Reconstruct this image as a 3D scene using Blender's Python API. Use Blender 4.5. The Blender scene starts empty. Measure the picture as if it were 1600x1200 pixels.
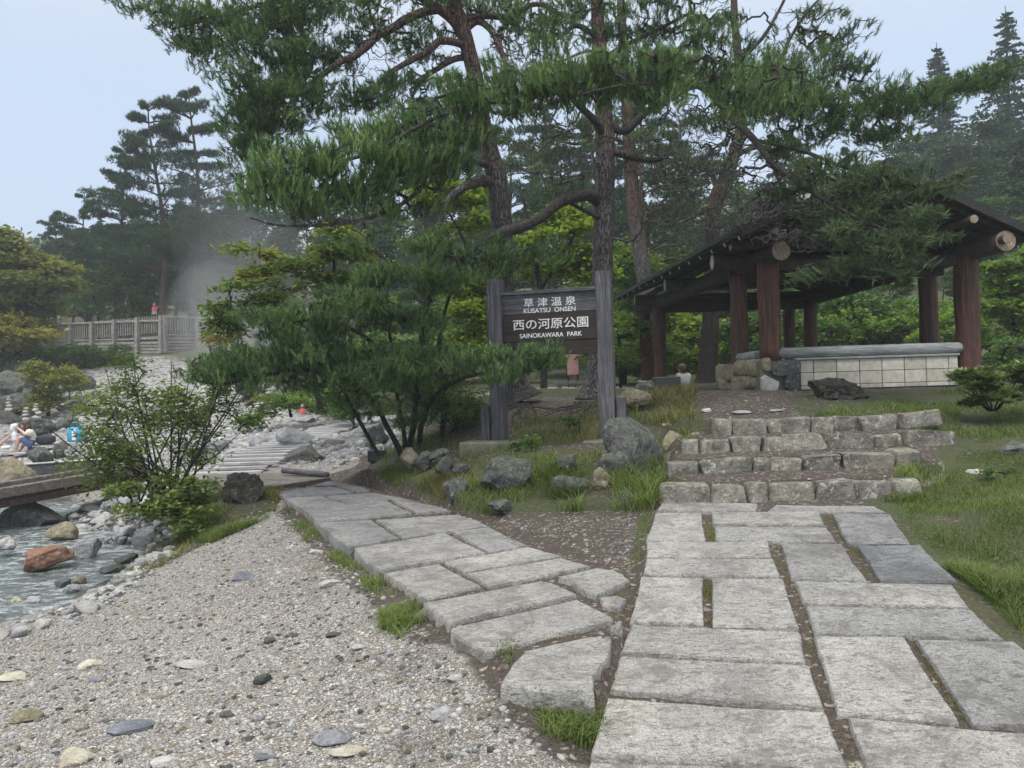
import bpy, bmesh, math, random
import numpy as np
from mathutils import Vector, Matrix, Euler
R = math.radians
rng = np.random.default_rng(7)
random.seed(7)
sc = bpy.context.scene
COL = sc.collection

# ------------------------------------------------------------------ camera
CAM = np.array([0.0, 0.0, 1.55])
F = 1202.0
ROLL, PITCH = R(1.75), R(0.5)
cr, sr, cp, sp = math.cos(ROLL), math.sin(ROLL), math.cos(PITCH), math.sin(PITCH)
RIGHT = np.array([cr, 0, -sr]); UP = np.array([sr, 0, cr]); FWD = np.array([0, 1.0, 0])
def _pt(v):
    return np.array([v[0], v[1]*cp - v[2]*sp, v[1]*sp + v[2]*cp])
RIGHT, UP, FWD = _pt(RIGHT), _pt(UP), _pt(FWD)
cam_d = bpy.data.cameras.new('camera')
cam = bpy.data.objects.new('camera', cam_d); COL.objects.link(cam)
cam_d.sensor_width = 36; cam_d.lens = 36*F/1600
cam_d.clip_end = 2000; cam_d.clip_start = 0.05
M = Matrix(((RIGHT[0], UP[0], -FWD[0], CAM[0]), (RIGHT[1], UP[1], -FWD[1], CAM[1]), (RIGHT[2], UP[2], -FWD[2], CAM[2]), (0, 0, 0, 1)))
cam.matrix_world = M
sc.camera = cam

# ------------------------------------------------------------------ world, sun, exposure
w = bpy.data.worlds.new('World'); sc.world = w; w.use_nodes = True
nt = w.node_tree; nt.nodes.clear()
out = nt.nodes.new('ShaderNodeOutputWorld'); bg = nt.nodes.new('ShaderNodeBackground')
sky = nt.nodes.new('ShaderNodeTexSky'); sky.sky_type = 'NISHITA'; sky.sun_disc = False
SUN_EL, SUN_AZ = R(58), R(200)
sky.sun_elevation = SUN_EL; sky.sun_rotation = SUN_AZ; sky.dust_density = 4.0; sky.air_density = 1.2
sk_s = nt.nodes.new('ShaderNodeVectorMath'); sk_s.operation = 'SCALE'; sk_s.inputs['Scale'].default_value = 0.10
mixw = nt.nodes.new('ShaderNodeMix'); mixw.data_type = 'RGBA'; mixw.inputs[0].default_value = 0.82
# the even cloud deck
wn = nt.nodes.new('ShaderNodeTexNoise'); wn.inputs['Scale'].default_value = 1.6; wn.inputs['Detail'].default_value = 3
wr = nt.nodes.new('ShaderNodeValToRGB')
wr.color_ramp.elements[0].position = .3; wr.color_ramp.elements[0].color = (.395, .485, .625, 1)
wr.color_ramp.elements[1].position = .75; wr.color_ramp.elements[1].color = (.465, .555, .695, 1)
tcw = nt.nodes.new('ShaderNodeTexCoord')
nt.links.new(tcw.outputs['Generated'], wn.inputs['Vector'])
nt.links.new(wn.outputs['Fac'], wr.inputs['Fac'])
nt.links.new(sky.outputs[0], sk_s.inputs[0]); nt.links.new(sk_s.outputs[0], mixw.inputs[6])
nt.links.new(wr.outputs[0], mixw.inputs[7])
# an overcast sky is far brighter overhead than toward the horizon
sxw = nt.nodes.new('ShaderNodeSeparateXYZ'); nt.links.new(tcw.outputs['Generated'], sxw.inputs[0])
mrw = nt.nodes.new('ShaderNodeMapRange'); mrw.interpolation_type = 'SMOOTHSTEP'; nt.links.new(sxw.outputs['Z'], mrw.inputs['Value'])
for k_, v_ in (('From Min', .38), ('From Max', .95), ('To Min', 1.0), ('To Max', 2.7)): mrw.inputs[k_].default_value = v_
nt.links.new(mrw.outputs[0], bg.inputs['Strength'])
zc = nt.nodes.new('ShaderNodeMix'); zc.data_type = 'RGBA'; zc.inputs[7].default_value = (.545, .54, .525, 1)
mz = nt.nodes.new('ShaderNodeMapRange'); nt.links.new(sxw.outputs['Z'], mz.inputs['Value']); mz.inputs['From Min'].default_value = .35; mz.inputs['From Max'].default_value = .7
nt.links.new(mz.outputs[0], zc.inputs[0]); nt.links.new(mixw.outputs[2], zc.inputs[6]); nt.links.new(zc.outputs[2], bg.inputs['Color'])
nt.links.new(bg.outputs[0], out.inputs['Surface'])
sun_d = bpy.data.lights.new('sun', 'SUN'); sun_d.energy = 1.5; sun_d.angle = R(16); sun_d.color = (1, .97, .93)
sun = bpy.data.objects.new('sun', sun_d); COL.objects.link(sun)
sun.rotation_euler = (R(90)-SUN_EL, 0, R(180)-SUN_AZ)
sc.view_settings.view_transform = 'Standard'; sc.view_settings.look = 'None'
sc.view_settings.exposure = 0.62; sc.view_settings.gamma = 1.0
sc.render.engine = 'CYCLES'
cy = sc.cycles
cy.use_denoising = True; cy.denoising_prefilter = 'NONE'; cy.denoising_input_passes = 'RGB_ALBEDO_NORMAL'
cy.max_bounces = 6; cy.diffuse_bounces = 3; cy.glossy_bounces = 2; cy.transmission_bounces = 4; cy.transparent_max_bounces = 8; cy.volume_bounces = 1
cy.use_adaptive_sampling = True; cy.adaptive_threshold = 0.015

# ------------------------------------------------------------------ projection helpers (photograph 1600 x 1200)
def ray(px, py):
    u = (px-800)/F; v = (600-py)/F
    d = RIGHT*u + UP*v + FWD
    return d/d[1]
def P(px, py, d):
    return CAM + ray(px, py)*d
def Pz(px, py, z):
    r = ray(px, py); return CAM + r*((z-CAM[2])/r[2])
def Ppl(px, py, a, b, c):
    r = ray(px, py); t = (CAM[2]-c)/(a*r[0]+b-r[2]); return CAM + r*t
def proj(p):
    q = np.atleast_2d(p)-CAM
    x = q@RIGHT; y = q@UP; z = np.maximum(q@FWD, 1e-3)
    return 800+F*x/z, 600-F*y/z
def inpoly(px, py, poly):
    poly = np.asarray(poly, float); n = len(poly); ins = np.zeros(len(px), bool)
    j = n-1
    for i in range(n):
        xi, yi = poly[i]; xj, yj = poly[j]
        c = ((yi > py) != (yj > py)) & (px < (xj-xi)*(py-yi)/((yj-yi) if yj != yi else 1e-9)+xi)
        ins ^= c; j = i
    return ins

# ------------------------------------------------------------------ noise
def _h(ix, iy, iz, s):
    n = (ix*374761393+iy*668265263+iz*2147483647+s*1274126177) & 0xffffffff
    n = ((n ^ (n >> 13))*1274126177) & 0xffffffff
    n = n ^ (n >> 16)
    return (n & 0xffff)/65535.0
def vnoise(p, s=0):
    p = np.asarray(p, float); i = np.floor(p).astype(np.int64); f = p-i; f = f*f*(3-2*f)
    r = 0
    for dx in (0, 1):
        for dy in (0, 1):
            for dz in (0, 1):
                wgt = (f[..., 0] if dx else 1-f[..., 0])*(f[..., 1] if dy else 1-f[..., 1])*(f[..., 2] if dz else 1-f[..., 2])
                r = r+wgt*_h(i[..., 0]+dx, i[..., 1]+dy, i[..., 2]+dz, s)
    return r*2-1
def fbm(p, o=4, s=0):
    a = 1; r = 0; t = 0
    for k in range(o):
        r = r+a*vnoise(np.asarray(p)*(2.03**k), s+k); t += a; a *= .5
    return r/t

# ------------------------------------------------------------------ object helpers
def link(o, parent=None):
    COL.objects.link(o)
    if parent is not None: o.parent = parent
    return o
def props(o, label=None, cat=None, group=None, kind=None):
    if label: o['label'] = label
    if cat: o['category'] = cat
    if group: o['group'] = group
    if kind: o['kind'] = kind
    return o
def empty(name, loc, label=None, cat=None, group=None, kind=None):
    o = bpy.data.objects.new(name, None); o.location = tuple(loc); o.empty_display_size = .2
    COL.objects.link(o)
    return props(o, label, cat, group, kind)
def origin_of(o):
    p = np.zeros(3)
    while o is not None:
        p = p+np.array(o.location); o = o.parent
    return p
def mesh_np(name, V, faces, mat=None, parent=None, smooth=False, tint=None, loc=None, uv=None):
    """V (n,3) in world coordinates; faces (m,k) array or list of tuples. One mesh object; vertices go local to the parent or loc."""
    V = np.asarray(V, float)
    base = origin_of(parent) if parent is not None else np.zeros(3)
    off = np.zeros(3)
    if parent is None and loc is not None: off = np.asarray(loc, float)
    me = bpy.data.meshes.new(name)
    if isinstance(faces, np.ndarray) and faces.ndim == 2:
        k = faces.shape[1]; m = len(faces)
        me.vertices.add(len(V)); me.vertices.foreach_set('co', (V-base-off).astype(np.float32).ravel())
        me.loops.add(m*k); me.loops.foreach_set('vertex_index', faces.astype(np.int32).ravel())
        me.polygons.add(m); me.polygons.foreach_set('loop_start', np.arange(0, m*k, k, dtype=np.int32))
        me.update(calc_edges=True)
    else:
        me.from_pydata([tuple(v) for v in (V-base-off)], [], [tuple(int(i) for i in f) for f in faces]); me.update()
    if smooth: me.polygons.foreach_set('use_smooth', np.ones(len(me.polygons), bool))
    if tint is not None:
        at = me.attributes.new('tint', 'FLOAT', 'POINT'); at.data.foreach_set('value', np.asarray(tint, np.float32))
    if mat: me.materials.append(mat)
    o = bpy.data.objects.new(name, me); o.location = tuple(off)
    return link(o, parent)

class MB:
    """collects pieces of one mesh"""
    def __init__(s): s.V = []; s.F = []; s.n = 0; s.T = []
    def add(s, V, Fs, t=0.5):
        V = np.asarray(V, float)
        s.V.append(V); s.T.append(np.full(len(V), t))
        s.F += [tuple(int(i)+s.n for i in f) for f in Fs]; s.n += len(V)
        return s
    def box(s, c, size, rot=None, jit=0, t=.5, taper=0):
        c = np.asarray(c, float); h = np.asarray(size, float)/2
        V = np.array([(x, y, z) for x in (-1, 1) for y in (-1, 1) for z in (-1, 1)], float)*h
        if taper: V[:, :2] *= (1-taper*(V[:, 2:3] > 0))
        if jit: V += rng.normal(0, jit, V.shape)
        if rot is not None: V = V@np.array(rot).T
        return s.add(V+c, [(0, 1, 3, 2), (4, 6, 7, 5), (0, 4, 5, 1), (2, 3, 7, 6), (0, 2, 6, 4), (1, 5, 7, 3)], t)
    def bbox(s, c, size, rot=None, bev=.008, t=.5):
        """box with chamfered edges"""
        c = np.asarray(c, float); h = np.asarray(size, float)/2; b = min(bev, h.min()*.45)
        V = []; idx = {}
        for sx in (-1, 1):
            for sy in (-1, 1):
                for sz in (-1, 1):
                    for ax in range(3):
                        p = h.copy()
                        for k in range(3):
                            if k != ax: p[k] -= b
                        idx[(sx, sy, sz, ax)] = len(V); V.append(p*np.array([sx, sy, sz]))
        Fc = []
        for ax in range(3):
            o1, o2 = (ax+1) % 3, (ax+2) % 3
            for sgn in (-1, 1):
                q = []
                for a, b2 in ((-1, -1), (1, -1), (1, 1), (-1, 1)):
                    k = [0, 0, 0]; k[ax] = sgn; k[o1] = a; k[o2] = b2; q.append(idx[(*k, ax)])
                Fc.append(q if sgn > 0 else q[::-1])
            for a in (-1, 1):
                for b2 in (-1, 1):
                    k1 = [0, 0, 0]; k1[o1] = a; k1[o2] = b2; k1[ax] = -1; k2 = list(k1); k2[ax] = 1
                    Fc.append([idx[(*k1, o1)], idx[(*k2, o1)], idx[(*k2, o2)], idx[(*k1, o2)]])
        for sx in (-1, 1):
            for sy in (-1, 1):
                for sz in (-1, 1): Fc.append([idx[(sx, sy, sz, 0)], idx[(sx, sy, sz, 1)], idx[(sx, sy, sz, 2)]])
        V = np.array(V)
        if rot is not None: V = V@np.array(rot).T
        return s.add(V+c, Fc, t)
    def tube(s, pts, radii, sides=10, cap=True, t=.5, squash=None):
        V, Fs = tube(pts, radii, sides, cap); return s.add(V, Fs, t)
    def build(s, name, mat, parent=None, smooth=False, loc=None, label=None, recalc=True):
        if loc is None and parent is None:
            A = np.concatenate(s.V); loc = (A[:, 0].mean(), A[:, 1].mean(), A[:, 2].min())
        o = mesh_np(name, np.concatenate(s.V), s.F, mat, parent, smooth, np.concatenate(s.T), loc)
        if recalc:
            bm = bmesh.new(); bm.from_mesh(o.data); bmesh.ops.recalc_face_normals(bm, faces=bm.faces); bm.to_mesh(o.data); bm.free()
        if label: o['label'] = label
        return o
def frames(pts):
    pts = np.asarray(pts, float); T = np.gradient(pts, axis=0); T /= np.linalg.norm(T, axis=1)[:, None]+1e-9
    n = np.array([1.0, 0, 0]) if abs(T[0][0]) < .8 else np.array([0, 1.0, 0])
    N = []; 
    for t in T:
        n = n-t*(n@t); n /= np.linalg.norm(n)+1e-9; N.append(n)
    N = np.array(N); B = np.cross(T, N); return T, N, B
def tube(pts, radii, sides=10, cap=True):
    pts = np.asarray(pts, float); radii = np.broadcast_to(np.asarray(radii, float), (len(pts),))
    T, N, B = frames(pts); a = np.linspace(0, 2*math.pi, sides, endpoint=False)
    V = pts[:, None, :]+radii[:, None, None]*(np.cos(a)[None, :, None]*N[:, None, :]+np.sin(a)[None, :, None]*B[:, None, :])
    V = V.reshape(-1, 3); Fs = []
    for i in range(len(pts)-1):
        for j in range(sides):
            k = (j+1) % sides; Fs.append((i*sides+j, i*sides+k, (i+1)*sides+k, (i+1)*sides+j))
    if cap: Fs.append(tuple(range(sides-1, -1, -1))); Fs.append(tuple(range((len(pts)-1)*sides, len(pts)*sides)))
    return V, Fs
def smoothline(pts, n=6, rad=None):
    """Catmull-Rom through the points"""
    pts = np.asarray(pts, float); q = np.vstack([2*pts[0]-pts[1], pts, 2*pts[-1]-pts[-2]])
    o = []
    for i in range(1, len(q)-2):
        for k in range(n):
            t = k/n; a, b, c, d = q[i-1], q[i], q[i+1], q[i+2]
            o.append(.5*((2*b)+(-a+c)*t+(2*a-5*b+4*c-d)*t*t+(-a+3*b-3*c+d)*t**3))
    o.append(q[-2]); o = np.array(o)
    if rad is not None:
        r = np.interp(np.linspace(0, len(pts)-1, len(o)), np.arange(len(pts)), rad); return o, r
    return o
def tubes_batch(paths, radii, sides=4):
    """paths (N,K,3), radii (N,K) -> V, quads"""
    N_, K, _ = paths.shape
    T = np.gradient(paths, axis=1); T /= np.linalg.norm(T, axis=2, keepdims=True)+1e-9
    ref = np.where(np.abs(T[:, :, 2:3]) < .9, np.array([0, 0, 1.0]), np.array([1.0, 0, 0]))
    Nn = np.cross(T, ref); Nn /= np.linalg.norm(Nn, axis=2, keepdims=True)+1e-9; B = np.cross(T, Nn)
    a = np.linspace(0, 2*math.pi, sides, endpoint=False)
    V = paths[:, :, None, :]+radii[:, :, None, None]*(np.cos(a)[None, None, :, None]*Nn[:, :, None, :]+np.sin(a)[None, None, :, None]*B[:, :, None, :])
    base = (np.arange(N_)*K*sides)[:, None, None]; i = np.arange(K-1)[None, :, None]*sides; j = np.arange(sides)[None, None, :]; k = (j+1) % sides
    q = np.stack([base+i+j, base+i+k, base+i+sides+k, base+i+sides+j], -1).reshape(-1, 4)
    return V.reshape(-1, 3), q

# ------------------------------------------------------------------ materials
def newmat(name):
    m = bpy.data.materials.new(name); m.use_nodes = True; t = m.node_tree
    b = t.nodes['Principled BSDF']; return m, t, b
def N(t, typ, **kw):
    n = t.nodes.new('ShaderNode'+typ)
    for k, v in kw.items():
        if k.startswith('i_'):
            key = k[2:].replace('_', ' ')
            for s in n.inputs:
                if s.name == key: s.default_value = v; break
        else: setattr(n, k, v)
    return n
def L(t, a, b): t.links.new(a, b)
def ramp(t, fac, stops):
    r = t.nodes.new('ShaderNodeValToRGB'); e = r.color_ramp.elements
    while len(e) < len(stops): e.new(.5)
    for k, (p, c) in enumerate(stops):
        e[k].position = p; e[k].color = (*c, 1) if len(c) == 3 else c
    L(t, fac, r.inputs['Fac']); return r.outputs['Color']
def mix(t, fac, a, b, mode='MIX'):
    m = t.nodes.new('ShaderNodeMix'); m.data_type = 'RGBA'; m.blend_type = mode
    for s, v in ((0, fac), (6, a), (7, b)):
        if isinstance(v, (int, float)): m.inputs[s].default_value = v
        elif isinstance(v, tuple): m.inputs[s].default_value = (*v, 1)
        else: L(t, v, m.inputs[s])
    return m.outputs[2]
def coords(t, scale=(1, 1, 1), kind='Object'):
    c = N(t, 'TexCoord'); mp = N(t, 'Mapping'); mp.inputs['Scale'].default_value = scale
    if kind == 'World':
        g = N(t, 'NewGeometry'); L(t, g.outputs['Position'], mp.inputs['Vector'])
    else: L(t, c.outputs[kind], mp.inputs['Vector'])
    return mp.outputs['Vector']
def noise(t, vec, scale, detail=4, rough=.55, dist=0):
    n = N(t, 'TexNoise'); n.inputs['Scale'].default_value = scale; n.inputs['Detail'].default_value = detail
    n.inputs['Roughness'].default_value = rough; n.inputs['Distortion'].default_value = dist
    L(t, vec, n.inputs['Vector']); return n.outputs['Fac']
def voro(t, vec, scale, feature='F1', rand=1.0):
    n = N(t, 'TexVoronoi'); n.feature = feature; n.inputs['Scale'].default_value = scale; n.inputs['Randomness'].default_value = rand
    L(t, vec, n.inputs['Vector']); return n
def bump(t, b, h, strength=.5, dist=.02, prev=None):
    n = N(t, 'Bump'); n.inputs['Strength'].default_value = strength; n.inputs['Distance'].default_value = dist
    L(t, h, n.inputs['Height'])
    if prev is not None: L(t, prev, n.inputs['Normal'])
    if b is not None: L(t, n.outputs[0], b.inputs['Normal'])
    return n.outputs[0]
def math_(t, op, a, b=None, clamp=False):
    m = N(t, 'Math'); m.operation = op; m.use_clamp = clamp
    for s, v in ((0, a), (1, b)):
        if v is None: continue
        if isinstance(v, (int, float)): m.inputs[s].default_value = v
        else: L(t, v, m.inputs[s])
    return m.outputs[0]
def attr(t, name, out='Fac'):
    a = N(t, 'Attribute'); a.attribute_name = name; return a.outputs[out]

def rock_mat(name, dark, light, scale=6, lichen=None, moss=0, wet=.85):
    m, t, b = newmat(name); v = coords(t, kind='World')
    n1 = noise(t, v, scale, 6, .65, .4); n2 = noise(t, v, scale*9, 3, .7)
    c = ramp(t, n1, [(.3, dark), (.5, tuple((x+y)/2 for x, y in zip(dark, light))), (.7, light)])
    c = mix(t, .55, c, ramp(t, n2, [(.3, (.25,)*3), (.7, (.95,)*3)]), 'SOFT_LIGHT')
    tt = attr(t, 'tint'); c = mix(t, .5, c, ramp(t, tt, [(0, (.2, .2, .22)), (1, (.85, .82, .78))]), 'SOFT_LIGHT')
    if lichen:
        l = ramp(t, noise(t, v, 17, 5, .7, .6), [(.55, (0, 0, 0)), (.63, (1, 1, 1))]); c = mix(t, l, c, lichen)
    if moss:
        g = N(t, 'NewGeometry'); sx = N(t, 'SeparateXYZ'); L(t, g.outputs['Normal'], sx.inputs[0])
        mm = math_(t, 'MULTIPLY', ramp(t, sx.outputs['Z'], [(.1, (0, 0, 0)), (.8, (1, 1, 1))]), ramp(t, noise(t, v, 9, 5, .7), [(.42, (0, 0, 0)), (.6, (moss,)*3)]))
        c = mix(t, mm, c, (.05, .075, .02))
    L(t, c, b.inputs['Base Color']); b.inputs['Roughness'].default_value = wet
    b1 = bump(t, None, noise(t, v, scale*2.2, 6, .7), .7, .05); bump(t, b, noise(t, v, 60, 3, .7), .45, .01, b1)
    return m
M_rockdark = rock_mat('dark volcanic rock', (.018, .019, .021), (.115, .115, .112), 9, (.20, .205, .18), .5)
M_rockgrey = rock_mat('grey river rock', (.12, .125, .135), (.36, .36, .37), 5, None, 0)
M_rockwhite = rock_mat('pale bleached rock', (.20, .20, .195), (.50, .49, .46), 7)
M_rocktan = rock_mat('tan mossy rock', (.10, .08, .05), (.30, .26, .18), 5, (.33, .33, .27), .5)
M_rockwet = rock_mat('dark wet rock', (.02, .025, .02), (.10, .11, .10), 8, None, .4, .35)
M_stump = rock_mat('black porous rock', (.008, .008, .007), (.055, .052, .045), 16, (.13, .13, .11), .35, .9)
M_redrock = rock_mat('rust stained rock', (.13, .055, .032), (.30, .16, .105), 11, (.30, .27, .24), 0)
M_slate = rock_mat('blue slate', (.08, .088, .105), (.22, .235, .26), 8)
M_yellow = rock_mat('sulphur stained rock', (.30, .27, .19), (.54, .51, .42), 9)
M_stepstone = rock_mat('cut step stone', (.07, .065, .055), (.30, .28, .235), 7, (.42, .41, .37), .6)

def granite():
    m, t, b = newmat('split granite'); v = coords(t, kind='World'); tt = attr(t, 'tint')
    big = noise(t, v, 1.7, 5, .6, .5); sp_ = noise(t, v, 140, 2, .7); mid = noise(t, v, 22, 5, .7, .8)
    c = ramp(t, big, [(.25, (.34, .33, .31)), (.5, (.53, .51, .47)), (.75, (.68, .65, .59))])
    c = mix(t, .65, c, ramp(t, sp_, [(.28, (.12, .12, .13)), (.5, (.5, .5, .5)), (.72, (.92, .91, .88))]), 'OVERLAY')
    # chisel marks: short dark cracks
    vs = coords(t, (5, 16, 16), 'World'); ck = noise(t, vs, 2.6, 6, .75, 1.6)
    c = mix(t, ramp(t, ck, [(.37, (.9,)*3), (.45, (0, 0, 0))]), c, (.13, .13, .14))
    # dirt and lichen
    c = mix(t, ramp(t, mid, [(.50, (0, 0, 0)), (.66, (.75,)*3)]), c, (.17, .16, .145))
    st_ = noise(t, v, 2.6, 6, .75, 1.2); c = mix(t, ramp(t, st_, [(.49, (0, 0, 0)), (.62, (.75,)*3)]), c, (.25, .235, .205))
    mo_ = noise(t, v, 1.25, 7, .8, .8); c = mix(t, ramp(t, mo_, [(.56, (0, 0, 0)), (.68, (.6,)*3)]), c, (.15, .145, .12))
    pk_ = noise(t, v, 46, 3, .8, .3); c = mix(t, ramp(t, pk_, [(.63, (0, 0, 0)), (.70, (.9,)*3)]), c, (.075, .075, .075))
    c = mix(t, ramp(t, noise(t, v, 5.2, 4, .7, .3), [(.66, (0, 0, 0)), (.75, (.5,)*3)]), c, (.33, .26, .19))
    c = mix(t, tt, c, mix(t, 1.0, c, (.50, .53, .60), "MULTIPLY"))
    L(t, c, b.inputs['Base Color']); b.inputs['Roughness'].default_value = .8
    b1 = bump(t, None, ck, .8, .05); b2 = bump(t, None, mid, .5, .02, b1); bump(t, b, sp_, .35, .004, b2)
    return m
M_granite = granite()

def wood_mat(name, cols, grain=(28, 28, 1.6), rough=.8, axis='Object', bs=.5, contrast=.5):
    m, t, b = newmat(name); v = coords(t, grain, axis)
    n1 = noise(t, v, 1.0, 8, .65, 1.0); v2 = coords(t, tuple(g*4 for g in grain), axis); n2 = noise(t, v2, 1.0, 4, .7)
    c = ramp(t, n1, [(.28, cols[0]), (.5, cols[1]), (.72, cols[2])])
    c = mix(t, contrast, c, ramp(t, n2, [(.3, (.15,)*3), (.7, (.9,)*3)]), 'SOFT_LIGHT')
    tt = attr(t, 'tint'); c = mix(t, .5, c, ramp(t, tt, [(0, (.15, .15, .15)), (1, (.85, .85, .85))]), 'SOFT_LIGHT')
    vb = coords(t, (1, 1, 1), axis); st = noise(t, vb, 3.5, 4, .6)
    c = mix(t, ramp(t, st, [(.5, (0, 0, 0)), (.75, (.55,)*3)]), c, cols[0])
    L(t, c, b.inputs['Base Color']); b.inputs['Roughness'].default_value = rough
    b1 = bump(t, None, n1, bs, .02); bump(t, b, n2, bs*.6, .006, b1)
    return m
M_postgrey = wood_mat('weathered grey post wood', ((.028, .028, .032), (.085, .083, .09), (.185, .18, .19)), (30, 30, 1.7))
M_boardgrey = wood_mat('weathered grey board', ((.03, .03, .034), (.085, .085, .092), (.17, .17, .175)), (2.2, 20, 26))
M_boardbrown = wood_mat('dark brown board', ((.012, .008, .007), (.028, .019, .016), (.05, .033, .026)), (2.2, 20, 26))
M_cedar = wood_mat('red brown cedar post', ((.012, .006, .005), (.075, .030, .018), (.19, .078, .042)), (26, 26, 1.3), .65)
M_cedardark = wood_mat('dark beam wood', ((.010, .008, .007), (.028, .021, .017), (.06, .045, .035)), (8, 8, 8), .8)  # darker brown than the cedar of the posts
M_fascia = wood_mat('black roof edge', ((.006, .006, .007), (.015, .015, .016), (.035, .035, .037)), (3, 3, 3), .7)
M_logend = wood_mat('sawn log end', ((.10, .08, .055), (.25, .20, .14), (.45, .40, .32)), (14, 14, 14), .85)
M_logendgrey = wood_mat('pale sawn rafter end', ((.24, .24, .22), (.36, .36, .33), (.5, .5, .47)), (14, 14, 14), .85)
M_deck = wood_mat('weathered deck wood', ((.06, .05, .042), (.14, .125, .11), (.26, .24, .22)), (3, 14, 14))
M_batten = wood_mat('pale batten', ((.20, .20, .20), (.38, .375, .37), (.52, .51, .50)), (2, 14, 14))
M_rail = wood_mat('grey bridge rail', ((.12, .11, .10), (.24, .225, .205), (.36, .34, .32)), (6, 6, 6))
M_bridge = wood_mat('bridge beam wood', ((.05, .04, .034), (.12, .10, .088), (.24, .215, .195)), (1.2, 16, 16))
M_bridgered = wood_mat('reddish bridge beam', ((.03, .018, .013), (.08, .048, .036), (.14, .09, .07)), (1.2, 16, 16))
M_greylog = wood_mat('grey painted rail log', ((.13, .14, .14), (.24, .255, .255), (.38, .39, .385)), (1.5, 12, 12), .8, bs=.4, contrast=.7)

def bark_mat(name, low, high, z0, z1, scale=9, red=(.20, .085, .05)):
    m, t, b = newmat(name); v0 = coords(t, (1, 1, .24), 'World'); nn = N(t, 'TexNoise'); nn.inputs['Scale'].default_value = 12; L(t, v0, nn.inputs['Vector'])
    sc_ = N(t, 'VectorMath'); sc_.operation = 'SCALE'; sc_.inputs['Scale'].default_value = .06; L(t, nn.outputs['Color'], sc_.inputs[0])
    dv = N(t, 'VectorMath'); dv.operation = 'ADD'; L(t, v0, dv.inputs[0]); L(t, sc_.outputs[0], dv.inputs[1]); v = dv.outputs[0]
    vo = voro(t, v, scale*3.0, 'DISTANCE_TO_EDGE'); n1 = noise(t, v, scale, 6, .7, .5)
    cr_ = ramp(t, vo.outputs['Distance'], [(.0, (0, 0, 0)), (.16, (1, 1, 1))])
    c = ramp(t, n1, [(.3, low), (.7, high)])
    g = N(t, 'NewGeometry'); sx = N(t, 'SeparateXYZ'); L(t, g.outputs['Position'], sx.inputs[0])
    hz = N(t, 'MapRange'); hz.inputs['From Min'].default_value = z0; hz.inputs['From Max'].default_value = z1; L(t, sx.outputs['Z'], hz.inputs['Value'])
    f = math_(t, 'MULTIPLY', hz.outputs[0], ramp(t, noise(t, v, 3, 4, .6), [(.35, (.25,)*3), (.6, (1, 1, 1))]))
    c = mix(t, f, c, ramp(t, n1, [(.3, tuple(x*.5 for x in red)), (.7, red)]))
    c = mix(t, cr_, mix(t, 1.0, c, (.42, .42, .44), 'MULTIPLY'), c)
    L(t, c, b.inputs['Base Color']); b.inputs['Roughness'].default_value = .9
    b1 = bump(t, None, cr_, .9, .04); bump(t, b, noise(t, v, scale*5, 4, .7), .6, .015, b1)
    return m
M_bark = bark_mat('pine bark', (.045, .042, .042), (.17, .155, .15), 4.6, 6.6, 9, (.17, .085, .058))
M_barkred = bark_mat('reddish pine bark', (.016, .013, .012), (.055, .042, .037), 3.0, 7.0, 9, (.12, .06, .042))  # low colour blackened: the shade on the trunk foot is painted in
M_barkdark = bark_mat('dark wet bark', (.012, .011, .011), (.045, .04, .038), 90, 99, 9)
M_twig = bark_mat('twig bark', (.045, .037, .032), (.12, .10, .09), 90, 99, 20)
M_twiggrey = bark_mat('dead grey twig', (.09, .08, .075), (.22, .20, .19), 90, 99, 20)

def leaf_mat(name, stops, trans=.3, rough=.55, ns=1.2):
    m, t, b = newmat(name); v = coords(t, kind='World')
    tt = attr(t, 'tint'); n1 = noise(t, v, ns, 3, .6)
    f = math_(t, 'ADD', math_(t, 'MULTIPLY', tt, .75), math_(t, 'MULTIPLY', n1, .35))
    c = ramp(t, f, stops)
    L(t, c, b.inputs['Base Color']); b.inputs['Roughness'].default_value = rough
    b.inputs['Specular IOR Level'].default_value = .25
    tr = N(t, 'BsdfTranslucent'); L(t, mix(t, 1.0, c, (1.0, 1.15, .6), 'MULTIPLY'), tr.inputs['Color'])
    ms = N(t, 'MixShader'); ms.inputs[0].default_value = trans
    L(t, b.outputs[0], ms.inputs[1]); L(t, tr.outputs[0], ms.inputs[2])
    L(t, ms.outputs[0], t.nodes['Material Output'].inputs['Surface'])
    return m
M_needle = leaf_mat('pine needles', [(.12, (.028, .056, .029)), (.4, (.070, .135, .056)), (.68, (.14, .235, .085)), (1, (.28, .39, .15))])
M_needlebright = leaf_mat('light-painted pine needles', [(.12, (.038, .074, .036)), (.4, (.095, .172, .068)), (.68, (.18, .29, .10)), (1, (.33, .45, .18))])  # brighter copy of the needles, light on the boughs put into the colour
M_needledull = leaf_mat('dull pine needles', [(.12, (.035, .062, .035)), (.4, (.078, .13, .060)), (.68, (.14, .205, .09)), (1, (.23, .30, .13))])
M_farpine = leaf_mat('far pine needles', [(.1, (.018, .038, .022)), (.5, (.035, .075, .038)), (1, (.06, .12, .05))], ns=.5)
M_conifer = leaf_mat('conifer foliage', [(.1, (.018, .040, .022)), (.5, (.035, .075, .036)), (1, (.07, .13, .055))], ns=.4)
M_maple = leaf_mat('green maple leaves', [(.1, (.07, .12, .025)), (.5, (.15, .24, .04)), (.85, (.22, .32, .045)), (1, (.34, .38, .06))], .4)
M_mapleyellow = leaf_mat('yellow green leaves', [(.1, (.08, .13, .02)), (.5, (.19, .27, .03)), (1, (.38, .42, .06))], .4)
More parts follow.
